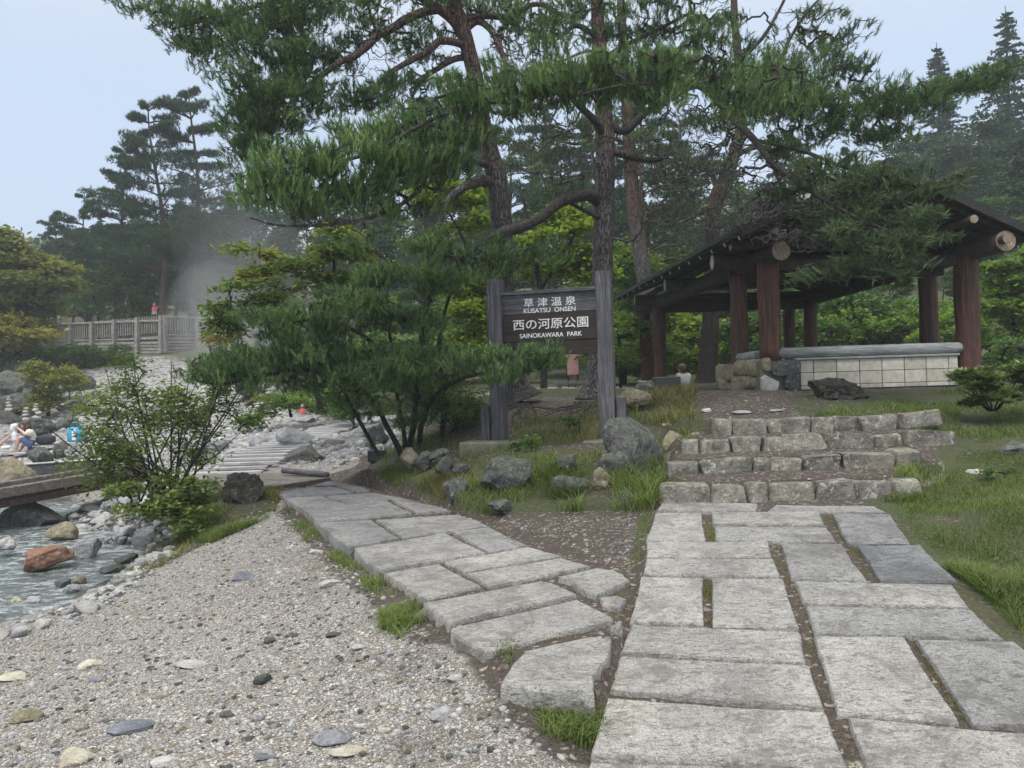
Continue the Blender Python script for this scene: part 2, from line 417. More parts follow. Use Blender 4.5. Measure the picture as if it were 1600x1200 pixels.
M_mapleorange = leaf_mat('turning maple leaves', [(.1, (.05, .10, .02)), (.45, (.11, .18, .03)), (.7, (.26, .28, .05)), (.88, (.42, .26, .07)), (1, (.45, .17, .05))], .4)
M_mapleolive = leaf_mat('olive maple leaves', [(.1, (.08, .10, .025)), (.5, (.19, .20, .045)), (.8, (.33, .29, .06)), (1, (.44, .30, .08))], .4)
M_leafdark = leaf_mat('broad green leaves', [(.1, (.04, .075, .022)), (.5, (.08, .15, .04)), (1, (.17, .26, .07))], .35)
M_bushleaf = leaf_mat('bush leaves', [(.1, (.06, .09, .02)), (.5, (.13, .18, .04)), (.85, (.23, .27, .06)), (1, (.42, .30, .07))], .35)
M_rhodo = leaf_mat('leathery leaves', [(.1, (.08, .11, .045)), (.5, (.18, .24, .09)), (.9, (.32, .36, .15)), (1, (.40, .38, .18))], .2, .4)
M_grass = leaf_mat('grass blades', [(.1, (.05, .075, .022)), (.5, (.12, .17, .04)), (.85, (.22, .27, .07)), (1, (.36, .34, .16))], .35)
M_drygrass = leaf_mat('dry grass blades', [(.1, (.09, .08, .03)), (.5, (.17, .17, .05)), (1, (.33, .29, .14))], .3)

def plain(name, col, rough=.6, ns=12, amt=.35, metal=0, b_=.1):
    m, t, b = newmat(name); v = coords(t); n1 = noise(t, v, ns, 5, .65)
    c = mix(t, amt, col, ramp(t, n1, [(.3, (.2,)*3), (.7, (.85,)*3)]), 'SOFT_LIGHT')
    L(t, c, b.inputs['Base Color']); b.inputs['Roughness'].default_value = rough; b.inputs['Metallic'].default_value = metal
    bump(t, b, n1, b_, .01); return m
M_letter = plain('white painted lettering', (.78, .78, .76), .6, 60, .35)
M_concrete = plain('grey concrete', (.22, .22, .22), .85, 7, .6)
M_mosscon = plain('mossy concrete base', (.12, .12, .085), .9, 9, .8)
M_capstone = plain('wall coping', (.27, .275, .265), .85, 9, .5)
M_black = plain('black painted metal', (.018, .019, .021), .45)
M_darkbox = plain('dark slate block', (.03, .034, .036), .7)
M_skin = plain('skin', (.56, .36, .27), .5, 5, .15)
M_hairbrown = plain('dark brown hair', (.05, .022, .015), .5, 50, .5)
M_cream = plain('cream shirt cloth', (.66, .64, .55), .8, 30, .3)
M_denim = plain('blue denim cloth', (.07, .11, .24), .85, 50, .4)
M_greycloth = plain('grey shirt cloth', (.33, .36, .36), .85, 25, .5)
M_navy = plain('dark navy cloth', (.03, .03, .05), .85, 25, .4)
M_cap = plain('brown cap', (.10, .06, .045), .85, 25, .4)
M_white = plain('white cloth', (.75, .76, .80), .7, 20, .2)
M_blackbag = plain('black bag cloth', (.018, .02, .026), .7, 20, .4)
M_bluebag = plain('bright blue bag', (.05, .33, .55), .5, 20, .5)
M_bib = plain('red bib cloth', (.62, .07, .08), .8, 30, .3)
M_statue = plain('grey carved stone', (.26, .26, .25), .9, 30, .5)
M_redsign = plain('faded pink notice board', (.34, .19, .18), .8, 20, .5)
M_shrine = plain('rusty brown roof', (.16, .065, .045), .7, 20, .5)

def tile_mat():
    m, t, b = newmat('beige wall tiles'); tt = attr(t, 'tint'); v = coords(t)
    n1 = noise(t, v, 9, 6, .7); n2 = noise(t, v, 90, 2, .6)
    c = ramp(t, n1, [(.3, (.34, .31, .25)), (.6, (.50, .47, .39)), (.8, (.56, .54, .47))])
    c = mix(t, .4, c, ramp(t, n2, [(.3, (.3,)*3), (.7, (.8,)*3)]), 'SOFT_LIGHT')
    c = mix(t, .7, c, ramp(t, tt, [(0, (.25,)*3), (1, (.75,)*3)]), 'SOFT_LIGHT')
    L(t, c, b.inputs['Base Color']); b.inputs['Roughness'].default_value = .7; bump(t, b, n2, .3, .004); return m
M_tile = tile_mat()
M_grout = plain('dark grout', (.10, .095, .085), .9, 20, .4)

def water_mat():
    m, t, b = newmat('stream water'); v = coords(t, (1, 1, 1), 'World')
    v1 = coords(t, (2.2, 4.5, 1), 'World')
    n1 = noise(t, v1, 1.6, 6, .7, 1.2); n2 = noise(t, v, 9, 5, .7, .8)
    foam = ramp(t, math_(t, 'MULTIPLY', n1, math_(t, 'ADD', n2, .45)), [(.45, (0, 0, 0)), (.62, (1, 1, 1))])
    c = mix(t, foam, ramp(t, n1, [(.3, (.05, .06, .055)), (.7, (.15, .18, .185))]), (.40, .44, .455))
    L(t, c, b.inputs['Base Color'])
    L(t, ramp(t, foam, [(0, (.12,)*3), (1, (.5,)*3)]), b.inputs['Roughness'])
    b1 = bump(t, None, n1, .55, .08); bump(t, b, n2, .5, .025, b1); return m
M_water = water_mat()

def ground_mat():
    m, t, b = newmat('gravel soil and moss'); v = coords(t, kind='World')
    soil = attr(t, 'm_soil'); grass = attr(t, 'm_grass'); scree = attr(t, 'm_scree'); wet = attr(t, 'm_wet')
    wob = noise(t, v, 3.2, 5, .7)
    def msk(a, sharp=.12):
        s = math_(t, 'ADD', a, math_(t, 'MULTIPLY', math_(t, 'SUBTRACT', wob, .5), .9))
        return ramp(t, s, [(.5-sharp, (0, 0, 0)), (.5+sharp, (1, 1, 1))])
    # gravel: two sizes of stones
    dv = N(t, 'VectorMath'); dv.operation = 'ADD'; L(t, v, dv.inputs[0])
    nn = N(t, 'TexNoise'); nn.inputs['Scale'].default_value = 30; L(t, v, nn.inputs['Vector'])
    sc_ = N(t, 'VectorMath'); sc_.operation = 'SCALE'; sc_.inputs['Scale'].default_value = .02; L(t, nn.outputs['Color'], sc_.inputs[0]); L(t, sc_.outputs[0], dv.inputs[1])
    vo1 = voro(t, dv.outputs[0], 78); vo2 = voro(t, dv.outputs[0], 150)
    sx1 = N(t, 'SeparateColor'); L(t, vo1.outputs['Color'], sx1.inputs[0])
    sx2 = N(t, 'SeparateColor'); L(t, vo2.outputs['Color'], sx2.inputs[0])
    stones = [(0, (.08, .08, .082)), (.16, (.22, .21, .195)), (.42, (.38, .36, .33)), (.68, (.49, .47, .435)), (.86, (.68, .66, .62)), (1, (.46, .42, .34))]
    g1 = ramp(t, sx1.outputs[0], stones); g2 = ramp(t, sx2.outputs[0], stones)
    sel = math_(t, 'GREATER_THAN', sx1.outputs[1], .55)
    g = mix(t, sel, g2, g1)
    e1 = ramp(t, vo1.outputs['Distance'], [(.0, (1, 1, 1)), (.7, (0, 0, 0))]); e2 = ramp(t, vo2.outputs['Distance'], [(.0, (1, 1, 1)), (.7, (0, 0, 0))])
    hgt = mix(t, sel, e2, e1)
    g = mix(t, ramp(t, hgt, [(.05, (1, 1, 1)), (.32, (0, 0, 0))]), g, (.14, .12, .105))
    big = noise(t, v, .8, 5, .6)
    g = mix(t, .5, g, ramp(t, big, [(.3, (.29, .255, .235)), (.7, (.76, .75, .73))]), 'SOFT_LIGHT')
    # reddish needle litter with stone chips
    vo3 = voro(t, dv.outputs[0], 42); sx3 = N(t, 'SeparateColor'); L(t, vo3.outputs['Color'], sx3.inputs[0])
    litter = ramp(t, noise(t, v, 65, 5, .75, 1.5), [(.3, (.024, .018, .014)), (.5, (.072, .055, .043)), (.72, (.18, .15, .12))])
    litter = mix(t, math_(t, 'GREATER_THAN', sx3.outputs[0], .86), litter, ramp(t, sx3.outputs[1], [(0, (.10, .085, .07)), (1, (.32, .29, .25))]))
    gr = ramp(t, noise(t, v, 38, 6, .75, .8), [(.3, (.025, .024, .012)), (.5, (.06, .07, .026)), (.7, (.12, .14, .05))])
    gr = mix(t, ramp(t, noise(t, v, 2.4, 4, .6), [(.5, (0, 0, 0)), (.62, (.75,)*3)]), gr, litter)
    vo4 = voro(t, v, 9); sx4 = N(t, 'SeparateColor'); L(t, vo4.outputs['Color'], sx4.inputs[0])
    scr = ramp(t, sx4.outputs[0], [(0, (.10, .10, .10)), (.4, (.27, .265, .25)), (1, (.44, .43, .41))])
    scr = mix(t, .6, scr, ramp(t, noise(t, v, 4, 6, .75), [(.3, (.25,)*3), (.7, (.8,)*3)]), 'SOFT_LIGHT')
    c = mix(t, msk(scree), g, scr); c = mix(t, msk(soil), c, litter); c = mix(t, msk(grass), c, gr)
    wm = msk(wet, .2); c = mix(t, wm, c, mix(t, 1.0, c, (.33, .32, .31), 'MULTIPLY'))
    L(t, c, b.inputs['Base Color'])
    L(t, ramp(t, wm, [(0, (.88,)*3), (1, (.4,)*3)]), b.inputs['Roughness'])
    b1 = bump(t, None, hgt, .8, .012); b2 = bump(t, None, noise(t, v, 14, 6, .7), .5, .04, b1)
    bump(t, b, litter, .3, .01, b2); return m
M_ground = ground_mat()
# ================================================================== TERRAIN
RA, RB, RC = .0148, .0759, 0.0          # plane of the right path
LZ = .33                                 # level of the left path
def on_r(px, py, dz=0.0): p = Ppl(px, py, RA, RB, RC); return (p[0], p[1], p[2]+dz)
def on_l(px, py, dz=0.0): p = Pz(px, py, LZ); return (p[0], p[1], p[2]+dz)
def pd(px, py, d): return tuple(P(px, py, d))
def pz(px, py, z): return tuple(Pz(px, py, z))
ctl = []
for q in ((1320,1190),(1590,1190),(1600,1010),(1375,800),(1150,800),(1300,1000),(1200,870),(1480,900)): ctl.append(on_r(*q, -.035))
for q in ((925,1190),(950,1085),(975,975),(1005,870),(1020,800)): ctl.append(on_r(*q, -.07))
ctl += [(0,-2,-.12),(3,-2,-.1),(-3,-2,-.2),(7,-2,.05),(7,2,.3),(.6,.5,.0),(1.6,1.2,.06),(-2,.8,-.08),(-5,2,-.2),(6,5,.62)]
for q in ((610,925),(705,1010),(560,880),(500,815)): ctl.append(on_l(*q, -.07))
for q in ((790,1085),(830,1150)): ctl.append(on_l(*q, -.085))
for q in ((850,1040),(940,1040),(800,960),(900,960),(960,960)): ctl.append(on_l(*q, -.06))
for q in ((440,775),): ctl.append(on_l(*q, -.07))
for q in ((980,890),(900,870),(820,835),(760,812),(680,785),(600,765),(530,748),(900,850)): ctl.append(on_l(*q, -.045))
ctl += [pz(700,1185,.14),pz(600,1100,.14),pz(500,1150,.10),pz(480,1000,.13),pz(420,900,.13),pz(300,1000,.04),pz(200,1120,.03),pz(0,1190,-.02),pz(-300,1190,-.1),
        pz(120,1020,-.05),pz(30,985,-.16),pz(0,990,-.17),pz(250,890,-.06),pz(330,850,.06),pz(380,820,.16),pz(430,795,.2),pz(150,945,-.17),pz(235,905,-.10),pz(-250,1060,-.22)]
# stream bed
ctl += [pz(-200,1000,-.42),pz(60,920,-.5),pz(0,900,-.52),pz(120,890,-.5),pz(190,860,-.45),pz(60,820,-.5),pz(0,800,-.5),pz(-150,830,-.5),pz(-200,900,-.5),pz(215,850,-.36),pz(160,905,-.42),pz(200,885,-.40),pz(235,864,-.36),pz(140,903,-.46),pz(205,918,-.16),pz(262,884,-.06),pz(262,860,-.1),pz(180,815,-.2),pz(140,820,-.24),pz(100,800,-.42)]
ctl += [pd(180,835,10.2),pd(215,815,10.2),pd(240,790,10.4),pd(275,790,9.8),pd(320,775,10.2),pd(370,785,9.5),pd(400,765,10.6)]
# opposite bank under the bridge end, woman's terrace
ctl += [pd(60,760,15),pd(-60,770,14.5),pd(200,745,14.5),pd(300,735,13.6),pd(30,722,19.5),pd(130,712,19.5),pd(-80,735,19),pd(220,705,18.5),pd(300,705,17)]
ctl += [pd(60,690,23),pd(0,660,26),pd(0,600,31),pd(140,650,26),pd(140,600,32),pd(210,590,33),pd(280,610,31),pd(340,620,28),pd(400,640,24),pd(370,680,18.5),pd(320,720,14.5),pd(60,600,32),
        pd(200,555,38.5),pd(290,552,38.5),pd(110,565,38),pd(0,560,40),pd(420,600,31),pd(480,640,23)]
ctl += [pd(-200,560,42),pd(-300,640,30),pd(-300,720,20)]
# walkway line
ctl += [pd(360,744,12.4),pd(405,717,14),pd(441,701,15.5),pd(478,688,17),pd(420,760,11.6),pd(470,762,11.0),pd(400,755,12),pd(520,683,17.5),pd(560,668,19.6),pd(590,657,21.6),pd(600,690,14.8),pd(560,700,14),pd(540,715,14),pd(580,712,12.3),pd(500,735,12.6),pd(620,640,24)]
# mound
ctl += [pd(560,745,10.2),pd(600,725,10.6),pd(640,705,10.6),pd(700,690,10.8),pd(777,690,10.3),pd(860,690,9.9),pd(950,686,9.9),pd(700,660,11.8),pd(640,680,12.2),pd(800,628,12.3),pd(925,624,12.8),pd(860,632,12.0),
        pd(860,655,11.2),pd(1000,625,12),pd(990,660,10.2),pd(640,765,8.9),pd(700,770,8.2),pd(720,795,7.5),pd(800,800,7.35),pd(880,798,7.2),pd(960,795,6.95),pd(1005,790,6.9),pd(660,740,9.3),pd(740,740,8.6),pd(830,730,8.7),pd(900,735,8.4),pd(1010,740,8.0),pd(1040,690,9.0),pd(1050,650,10.4)]
ctl += [on_l(930,855,-.03),on_r(1000,830,-.02),pz(880,830,.38)]
# steps slope, platform, lawn
ctl += [pd(1100,640,9.8),pd(1200,640,9.6),pd(1100,612,11.6),pd(1250,612,11.4),pd(1400,640,9.6),pd(1480,608,11.4),pd(1380,612,11.4),(3.8,14,1.42),(7.5,14,1.42),(3.6,19,1.42),(7.5,19,1.42),(5.5,16.5,1.42)]
ctl += [pd(1500,790,6.6),pd(1500,720,7.6),pd(1500,670,8.9),pd(1590,650,9.5),pd(1590,720,7.2),pd(1590,800,5.7),pd(1560,900,4.9),pd(1800,720,6.8),pd(1800,620,11),pd(1900,620,16),pd(1600,605,13)]
# behind
ctl += [(0,16,1.55),(0,20,1.6),(-2,25,1.9),(3,26,1.7),(8,26,1.9),(13,20,1.9),(16,12,1.5),(18,28,3.2),(10,36,3.6),(0,36,3.0),(-6,34,2.8),(-1.0,16.5,1.42),(-1.2,23,1.55),
        (22,18,3.5),(30,10,4),(30,34,8),(0,48,5.5),(14,50,7),(-14,48,5.2),(-28,50,6),(-45,40,4.5),(-30,20,.8),(-20,8,0),(-14,0,-.3),(30,-5,1.5),(0,-12,-.3),(-30,-20,-.5),(-60,10,1),(-50,-20,0),(40,-25,1)]
ctl = np.array(ctl, float)
def _phi(a, b): return np.sqrt(((a[:, None, :]-b[None, :, :])**2).sum(-1)+.12**2)
_n = len(ctl); _A = np.zeros((_n+3, _n+3)); _A[:_n, :_n] = _phi(ctl[:, :2], ctl[:, :2])-np.eye(_n)*.04
_A[:_n, _n:] = np.c_[np.ones(_n), ctl[:, :2]]; _A[_n:, :_n] = _A[:_n, _n:].T
_w = np.linalg.solve(_A, np.r_[ctl[:, 2], 0, 0, 0])
_PATHS = []
_PATHS.append((np.array([on_r(*q)[:2] for q in [(930,1215),(945,1092),(968,1030),(992,960),(1000,900),(1010,850),(1024,787),(1370,790),(1430,850),(1500,905),(1588,1005),(1700,1080),(1950,1260),(1500,1400)]]), (RA, RB, RC)))
_PATHS.append((np.array([on_l(*q)[:2] for q in [(428,768),(510,748),(560,752),(640,775),(705,797),(762,820),(840,852),(925,885),(985,905),(975,945),(960,1005),(935,1075),(870,1072),(792,1062),(805,1035),(762,1010),(712,978),(665,938),(605,895),(560,862),(515,825),(480,800)]]), (0.0, 0.0, LZ)))
def sstep(x, a, b): t = np.clip((x-a)/(b-a), 0, 1); return t*t*(3-2*t)
def H(x, y, detail=True):
    x = np.atleast_1d(np.asarray(x, float)); y = np.atleast_1d(np.asarray(y, float)); z = np.zeros(len(x))
    for s in range(0, len(x), 20000):
        q = np.c_[x[s:s+20000], y[s:s+20000]]; z[s:s+20000] = _phi(q, ctl[:, :2])@_w[:_n]+_w[_n]+q@_w[_n+1:]
    dist = np.hypot(x, y-5)
    far = sstep(dist, 40, 70)
    zf = 3+.28*np.maximum(y-45, 0)+.30*np.maximum(x-18, 0)*sstep(y, 0, 40)+.04*np.maximum(-x-20, 0)
    zf = np.where(y < 0, .0, zf); zf = np.minimum(zf, 34)
    z = z*(1-far)+zf*far
    # stairs
    Xr = x/np.maximum(y, .1)
    wx = sstep(Xr, .19, .215)*(1-sstep(Xr, .50, .56))*sstep(y, 6.55, 6.7)*(1-sstep(y, 9.0, 9.6))
    yy = y-.08
    zs = np.interp(yy, [6.5, 6.74, 6.78, 7.42, 7.46, 8.06, 8.10, 8.68, 8.72, 9.6], [.51, .51, .675, .70, .83, .835, .98, .98, 1.15, 1.21])
    z = z*(1-wx)+zs*wx
    if _PATHS:
        for po, (a_, b_, c_) in _PATHS:
            m_ = inpoly(x, y, po); z = np.where(m_, np.maximum(a_*x+b_*y+c_-.028, np.where(z > a_*x+b_*y+c_-.012, a_*x+b_*y+c_-.028, z)), z)
    if detail:
        p = np.c_[x, y, np.zeros(len(x))]
        z = z+.012*fbm(p*4, 3, 5)*(1-far)+.02*fbm(p*1.1, 3, 9)*sstep(dist, 4, 9)+.5*fbm(p*.08, 3, 11)*far
        onp = sstep(Xr, .05, .1)*(1-sstep(y, 6.4, 6.7))
    return z
def Hs(x, y): return float(H([x], [y])[0])
def ground(px, py, d0=3, d1=60):
    """first meeting of a picture ray with the terrain"""
    r = ray(px, py); ds = np.geomspace(d0, d1, 240); pts = CAM+r*ds[:, None]
    below = pts[:, 2] < H(pts[:, 0], pts[:, 1], False)
    k = int(np.argmax(below)) if below.any() else len(ds)-1
    if k == 0: return pts[0]
    a, b = ds[k-1], ds[k]
    for _ in range(12):
        m_ = (a+b)/2; p = CAM+r*m_
        if p[2] < Hs(p[0], p[1]): b = m_
        else: a = m_
    p = CAM+r*b; return np.array([p[0], p[1], Hs(p[0], p[1])])

def axis(lo, hi, step, far_lo, far_hi, g=1.09):
    a = list(np.arange(lo, hi+1e-6, step)); s = step
    while a[-1] < far_hi: s = min(s*g, 12); a.append(a[-1]+s)
    s = step; b = []
    c = lo
    while c > far_lo: s = min(s*g, 12); c -= s; b.append(c)
    return np.array(b[::-1]+a)
gx = axis(-6.5, 8.5, .055, -190, 190); gy = axis(1.6, 13.5, .055, -60, 220)
GX, GY = np.meshgrid(gx, gy); gz = H(GX.ravel(), GY.ravel())
GV = np.c_[GX.ravel(), GY.ravel(), gz]
nx, ny = len(gx), len(gy); ii = np.arange(ny-1)[:, None]*nx+np.arange(nx-1)[None, :]
GF = np.stack([ii, ii+1, ii+nx+1, ii+nx], -1).reshape(-1, 4)
ppx, ppy = proj(GV); front = GV[:, 1] > 1.0
def area(polys):
    a = np.zeros(len(GV))
    for po in polys: a = np.maximum(a, (inpoly(ppx, ppy, po) & front).astype(float))
    return a
def areaw(polys):
    a = np.zeros(len(GV))
    for po in polys: a = np.maximum(a, inpoly(GV[:, 0], GV[:, 1], po).astype(float))
    return a
def blur(a, n=2):
    a = a.reshape(ny, nx)
    for _ in range(n):
        a = (np.roll(a, 1, 0)+np.roll(a, -1, 0)+a*2+np.roll(a, 1, 1)+np.roll(a, -1, 1))/6
    return a.ravel()
PL_SOIL = [[(500,745),(600,800),(740,860),(850,890),(1010,960),(1040,870),(1040,780),(1000,770),(560,728)], [(690,985),(960,1080),(930,1200),(860,1200),(790,1110)],
           [(500,770),(600,905),(700,1000),(660,1010),(560,930),(430,800)], [(1030,785),(1060,640),(1260,600),(1480,640),(1470,740),(1400,785)], [(560,690),(600,650),(1060,600),(1060,700),(800,790),(560,760)], [(1020,600),(1500,600),(1500,620),(1020,640)],
           [(930,1200),(1010,785),(1420,785),(1700,1200)], [(420,745),(560,745),(700,790),(860,850),(1000,900),(960,1010),(930,1085),(780,1070),(700,985),(560,875),(490,815)]]
PL_GRASS = [[(1345,785),(1480,750),(1440,640),(1260,660),(1230,620),(1480,605),(1900,580),(1900,1200),(1540,1010),(1430,880)], [(170,930),(300,860),(400,820),(450,770),(420,740),(300,780),(250,830),(150,900)],
            [(580,735),(700,720),(1030,730),(1030,795),(740,805),(640,775)], [(960,700),(1100,700),(1100,640),(960,620)]]
PL_SCREE = [[(150,760),(330,738),(420,735),(560,690),(610,655),(560,625),(480,590),(330,560),(170,545),(60,610),(-100,640),(-100,760)]]
PL_WET = [[(-200,1010),(30,965),(150,925),(250,865),(240,840),(200,790),(0,760),(-300,800)]]
m_soil = blur(area(PL_SOIL), 3); m_grass = blur(area(PL_GRASS), 3); m_soil = np.maximum(m_soil, .40*blur(area([[(430,790),(600,900),(760,1040),(860,1220),(560,1220),(480,1000),(390,860)]]), 6)); m_scree = .8*blur(area(PL_SCREE), 1); m_wet = blur(area(PL_WET), 2)
far_g = sstep(GV[:, 1], 12.5, 15)*(1-m_scree)*(1-inpoly(GV[:, 0], GV[:, 1], [(3, 12), (7.6, 12), (7.6, 20), (3, 20)]))
pale = ((np.abs(GV[:, 1]-19.0) < 3.0) & (GV[:, 0] > -2.5) & (GV[:, 0] < 3.2)).astype(float); pale = blur(pale, 3)
left_far = ((ppx < 330) & (ppy < 1200) & (GV[:, 1] > 12)).astype(float)*(GV[:, 1] < 37)
m_grass = np.maximum(m_grass, far_g*(1-pale)*1.3*(1-left_far*.6)); m_soil = np.maximum(m_soil*(1-pale), 0)
gro = mesh_np('ground', GV, GF, M_ground, smooth=True)
for nme, arr_ in (('m_soil', m_soil), ('m_grass', m_grass), ('m_scree', m_scree), ('m_wet', m_wet)):
    at = gro.data.attributes.new(nme, 'FLOAT', 'POINT'); at.data.foreach_set('value', arr_.astype(np.float32))
props(gro, 'pale gravel ground with soil, moss and stony banks', None, None, 'structure')

# ------------------------------------------------------------------ stream
wz = -.27
wp = [pz(-420,1130,wz)[:2], pz(40,975,wz)[:2], pz(170,925,wz)[:2], pz(250,850,wz)[:2], pz(240,800,wz)[:2], pz(120,765,wz)[:2], pz(-200,770,wz)[:2], pz(-600,850,wz)[:2], (-14, 6)]
wc = np.mean(wp, 0)
gxs, gys = np.meshgrid(np.arange(-14, -2, .12), np.arange(4, 15, .12)); wv = np.c_[gxs.ravel(), gys.ravel(), np.full(gxs.size, wz)]
wv[:, 2] += .022*fbm(wv*np.array([1.6, 3.2, 1]), 4, 21)-.02*np.clip(wv[:, 1]-7, -2, 3)*0
k_ = gxs.shape[1]; fi = (np.arange(gxs.shape[0]-1)[:, None]*k_+np.arange(k_-1)[None, :]).ravel()
wf = np.stack([fi, fi+1, fi+k_+1, fi+k_], -1)
props(mesh_np('water', wv, wf, M_water, smooth=True), 'shallow rushing stream with white ripples', None, None, 'structure')

# ------------------------------------------------------------------ paving
def slab(poly3, tint, parent, thick=.17, inset=.009, name='paving_slab'):
    """polygon of 3-D corners on the top plane -> rough-edged slab"""
    p = np.array(poly3, float); e = []
    for i in range(len(p)):
        a, b = p[i], p[(i+1) % len(p)]; n = max(1, int(np.linalg.norm(b-a)/.05))
        for k in range(n): e.append(a+(b-a)*k/n)
    e = np.array(e); c = e.mean(0); n = len(e)
    w_ = np.c_[e[:, :2]*9, np.full(n, tint*50)]
    r = e[:, :2]-c[:2]; ln = np.linalg.norm(r, axis=1)[:, None]; u = r/(ln+1e-6)
    e[:, :2] -= u*(.003+.007*np.abs(vnoise(w_, 4))[:, None]+.005*np.abs(vnoise(w_*3, 8))[:, None])
    dz = rng.normal(0, .003)
    ring0 = e.copy(); ring0[:, 2] += -.010+dz-.008*np.abs(vnoise(w_*2, 12)); ring1 = e.copy(); ring1[:, :2] -= u*inset*(1+.6*vnoise(w_*2.5, 6))[:, None]; ring1[:, 2] += dz+.002*vnoise(w_, 15)
    bot = e.copy(); bot[:, 2] -= thick; bot[:, :2] -= u*.012
    mid = e.copy(); mid[:, 2] -= thick*.45; mid[:, :2] += u*(.010*vnoise(w_*2, 30))[:, None]
    # inner grid rings for a slightly uneven face
    V = [bot, mid, ring0, ring1]
    for s_ in (.72, .4): 
        q = ring1*s_+c*(1-s_); q[:, 2] += .004*vnoise(np.c_[q[:, :2]*6, q[:, 2]*0], 2); V.append(q)
    V = np.concatenate(V+[c[None, :]+np.array([0, 0, dz])]); Fs = []
    for k in range(5):
        for i in range(n):
            j = (i+1) % n; Fs.append((k*n+i, k*n+j, (k+1)*n+j, (k+1)*n+i))
    for i in range(n): Fs.append((5*n+i, 5*n+(i+1) % n, 6*n))
    o = mesh_np(name, V, Fs, M_granite, parent, False, np.full(len(V), tint))
    bm = bmesh.new(); bm.from_mesh(o.data); bmesh.ops.recalc_face_normals(bm, faces=bm.faces)
    for f in bm.faces: f.smooth = True
    bm.to_mesh(o.data); bm.free()
    try: o.data.set_sharp_from_angle(angle=R(38))
    except Exception: pass
    return o
zr = lambda q: [(950+x/2.4615, 760+y/2.4615) for x, y in q]
zl = lambda q: [(400+x/2.66667, 740+y/2.66667) for x, y in q]
RS = [([(205,58),(580,66),(575,96),(185,93)],.1), ([(640,70),(1030,75),(1080,101),(605,98)],.3), ([(182,98),(360,100),(378,206),(145,205)],.1), ([(395,100),(815,98),(835,149),(400,147)],.2),
      ([(405,153),(845,156),(885,212),(412,209)],.25), ([(860,102),(1085,105),(1165,216),(925,217),(900,190)],.75), ([(145,210),(620,210),(635,273),(145,271)],.1), ([(145,278),(640,280),(668,346),(130,340)],.1),
      ([(662,217),(900,219),(1000,362),(700,352)],.3), ([(955,224),(1200,222),(1350,362),(1045,362)],.85), ([(125,346),(368,350),(370,526),(80,517)],.0), ([(396,352),(675,354),(740,545),(398,535)],.05),
      ([(715,362),(1330,377),(1395,465),(745,449)],.3), ([(755,457),(1400,471),(1535,590),(790,561)],.45), ([(85,530),(745,560),(770,678),(40,638)],.0), ([(40,650),(778,686),(835,850),(0,782)],.0),
      ([(785,568),(1140,575),(1360,904),(880,864)],.1), ([(1180,585),(1560,592),(1700,700),(1900,935),(1400,913)],.5), ([(-10,815),(845,870),(935,1100),(-75,1030)],.0), ([(915,885),(1400,928),(1930,975),(2300,1350),(1010,1150)],.1),
      ([(-80,1060),(400,1072),(930,1130),(1010,1330),(-130,1230)],.0)]
rp = empty('stone_path', on_r(1200, 1000), 'broad slab path running up to the steps', None, None, 'structure')
for q, t_ in RS: slab([on_r(*p) for p in zr(q)], float(np.clip(t_+rng.uniform(-.05, .28), 0, 1)), rp)
LS = [([(1120,735),(1400,675),(1485,690),(1478,760),(1412,850),(1410,905),(1250,912),(1015,875),(1060,790)],.0), ([(805,640),(1340,520),(1490,592),(1490,608),(985,738),(950,738),(830,680)],.1), ([(692,540),(1190,445),(1240,455),(1345,502),(805,620)],.2),
      ([(1255,435),(1420,395),(1500,405),(1565,445),(1420,512),(1340,480),(1310,450)],.1), ([(530,412),(760,373),(945,467),(702,522)],.1), ([(875,416),(1275,352),(1395,386),(970,472)],.1), ([(782,368),(1140,306),(1280,345),(870,412)],.2),
      ([(405,312),(790,248),(960,330),(515,402),(450,368)],.35), ([(815,241),(970,222),(1135,300),(970,328)],.5), ([(250,203),(480,192),(600,270),(388,303),(325,268)],.6), ([(497,191),(880,166),(965,214),(612,268)],.6),
      ([(190,147),(545,113),(652,163),(490,180),(245,194)],.75), ([(562,109),(705,126),(830,153),(667,162)],.7), ([(110,99),(275,93),(388,130),(185,143)],.8), ([(290,92),(480,76),(600,96),(690,118),(555,107),(398,129)],.8),
      ([(65,77),(245,55),(315,52),(410,77),(275,89),(110,95)],.85), ([(245,50),(300,32),(450,58),(475,72),(418,74),(312,48)],.85),
      ([(1430,512),(1500,507),(1550,520),(1520,560),(1440,545)],.2), ([(1465,640),(1520,612),(1530,640),(1475,655)],.2)]
lp = empty('stone_path', on_l(700, 880), 'narrower slab path curving left to the wooden deck', None, None, 'structure')
for q, t_ in LS: slab([on_l(*p) for p in zl(q)], float(np.clip(t_+rng.uniform(-.1, .2), 0, 1)), lp)
# ------------------------------------------------------------------ rocks
_ico = {}
def ico(sub):
    if sub not in _ico:
        bm = bmesh.new(); bmesh.ops.create_icosphere(bm, subdivisions=sub, radius=1); bm.verts.ensure_lookup_table()
        _ico[sub] = (np.array([v.co[:] for v in bm.verts]), np.array([[v.index for v in f.verts] for f in bm.faces])); bm.free()
    return _ico[sub]
def rockV(size, seed, sub=4, facets=9, rough=.10, lump=.25):
    V, Fc = ico(sub); V = V.copy(); r_ = np.random.default_rng(seed)
    V *= (1+lump*fbm(V*1.3+seed*3.1, 2, seed))[:, None]
    for _ in range(facets):
        n = r_.normal(size=3); n /= np.linalg.norm(n); h = r_.uniform(.55, .88); dd = V@n-h; V = V-np.where(dd > 0, dd*.93, 0)[:, None]*n
    V *= (1+rough*fbm(V*3.5+seed, 4, seed+1))[:, None]
    V /= np.abs(V).max(0); return V*np.asarray(size)/2, Fc
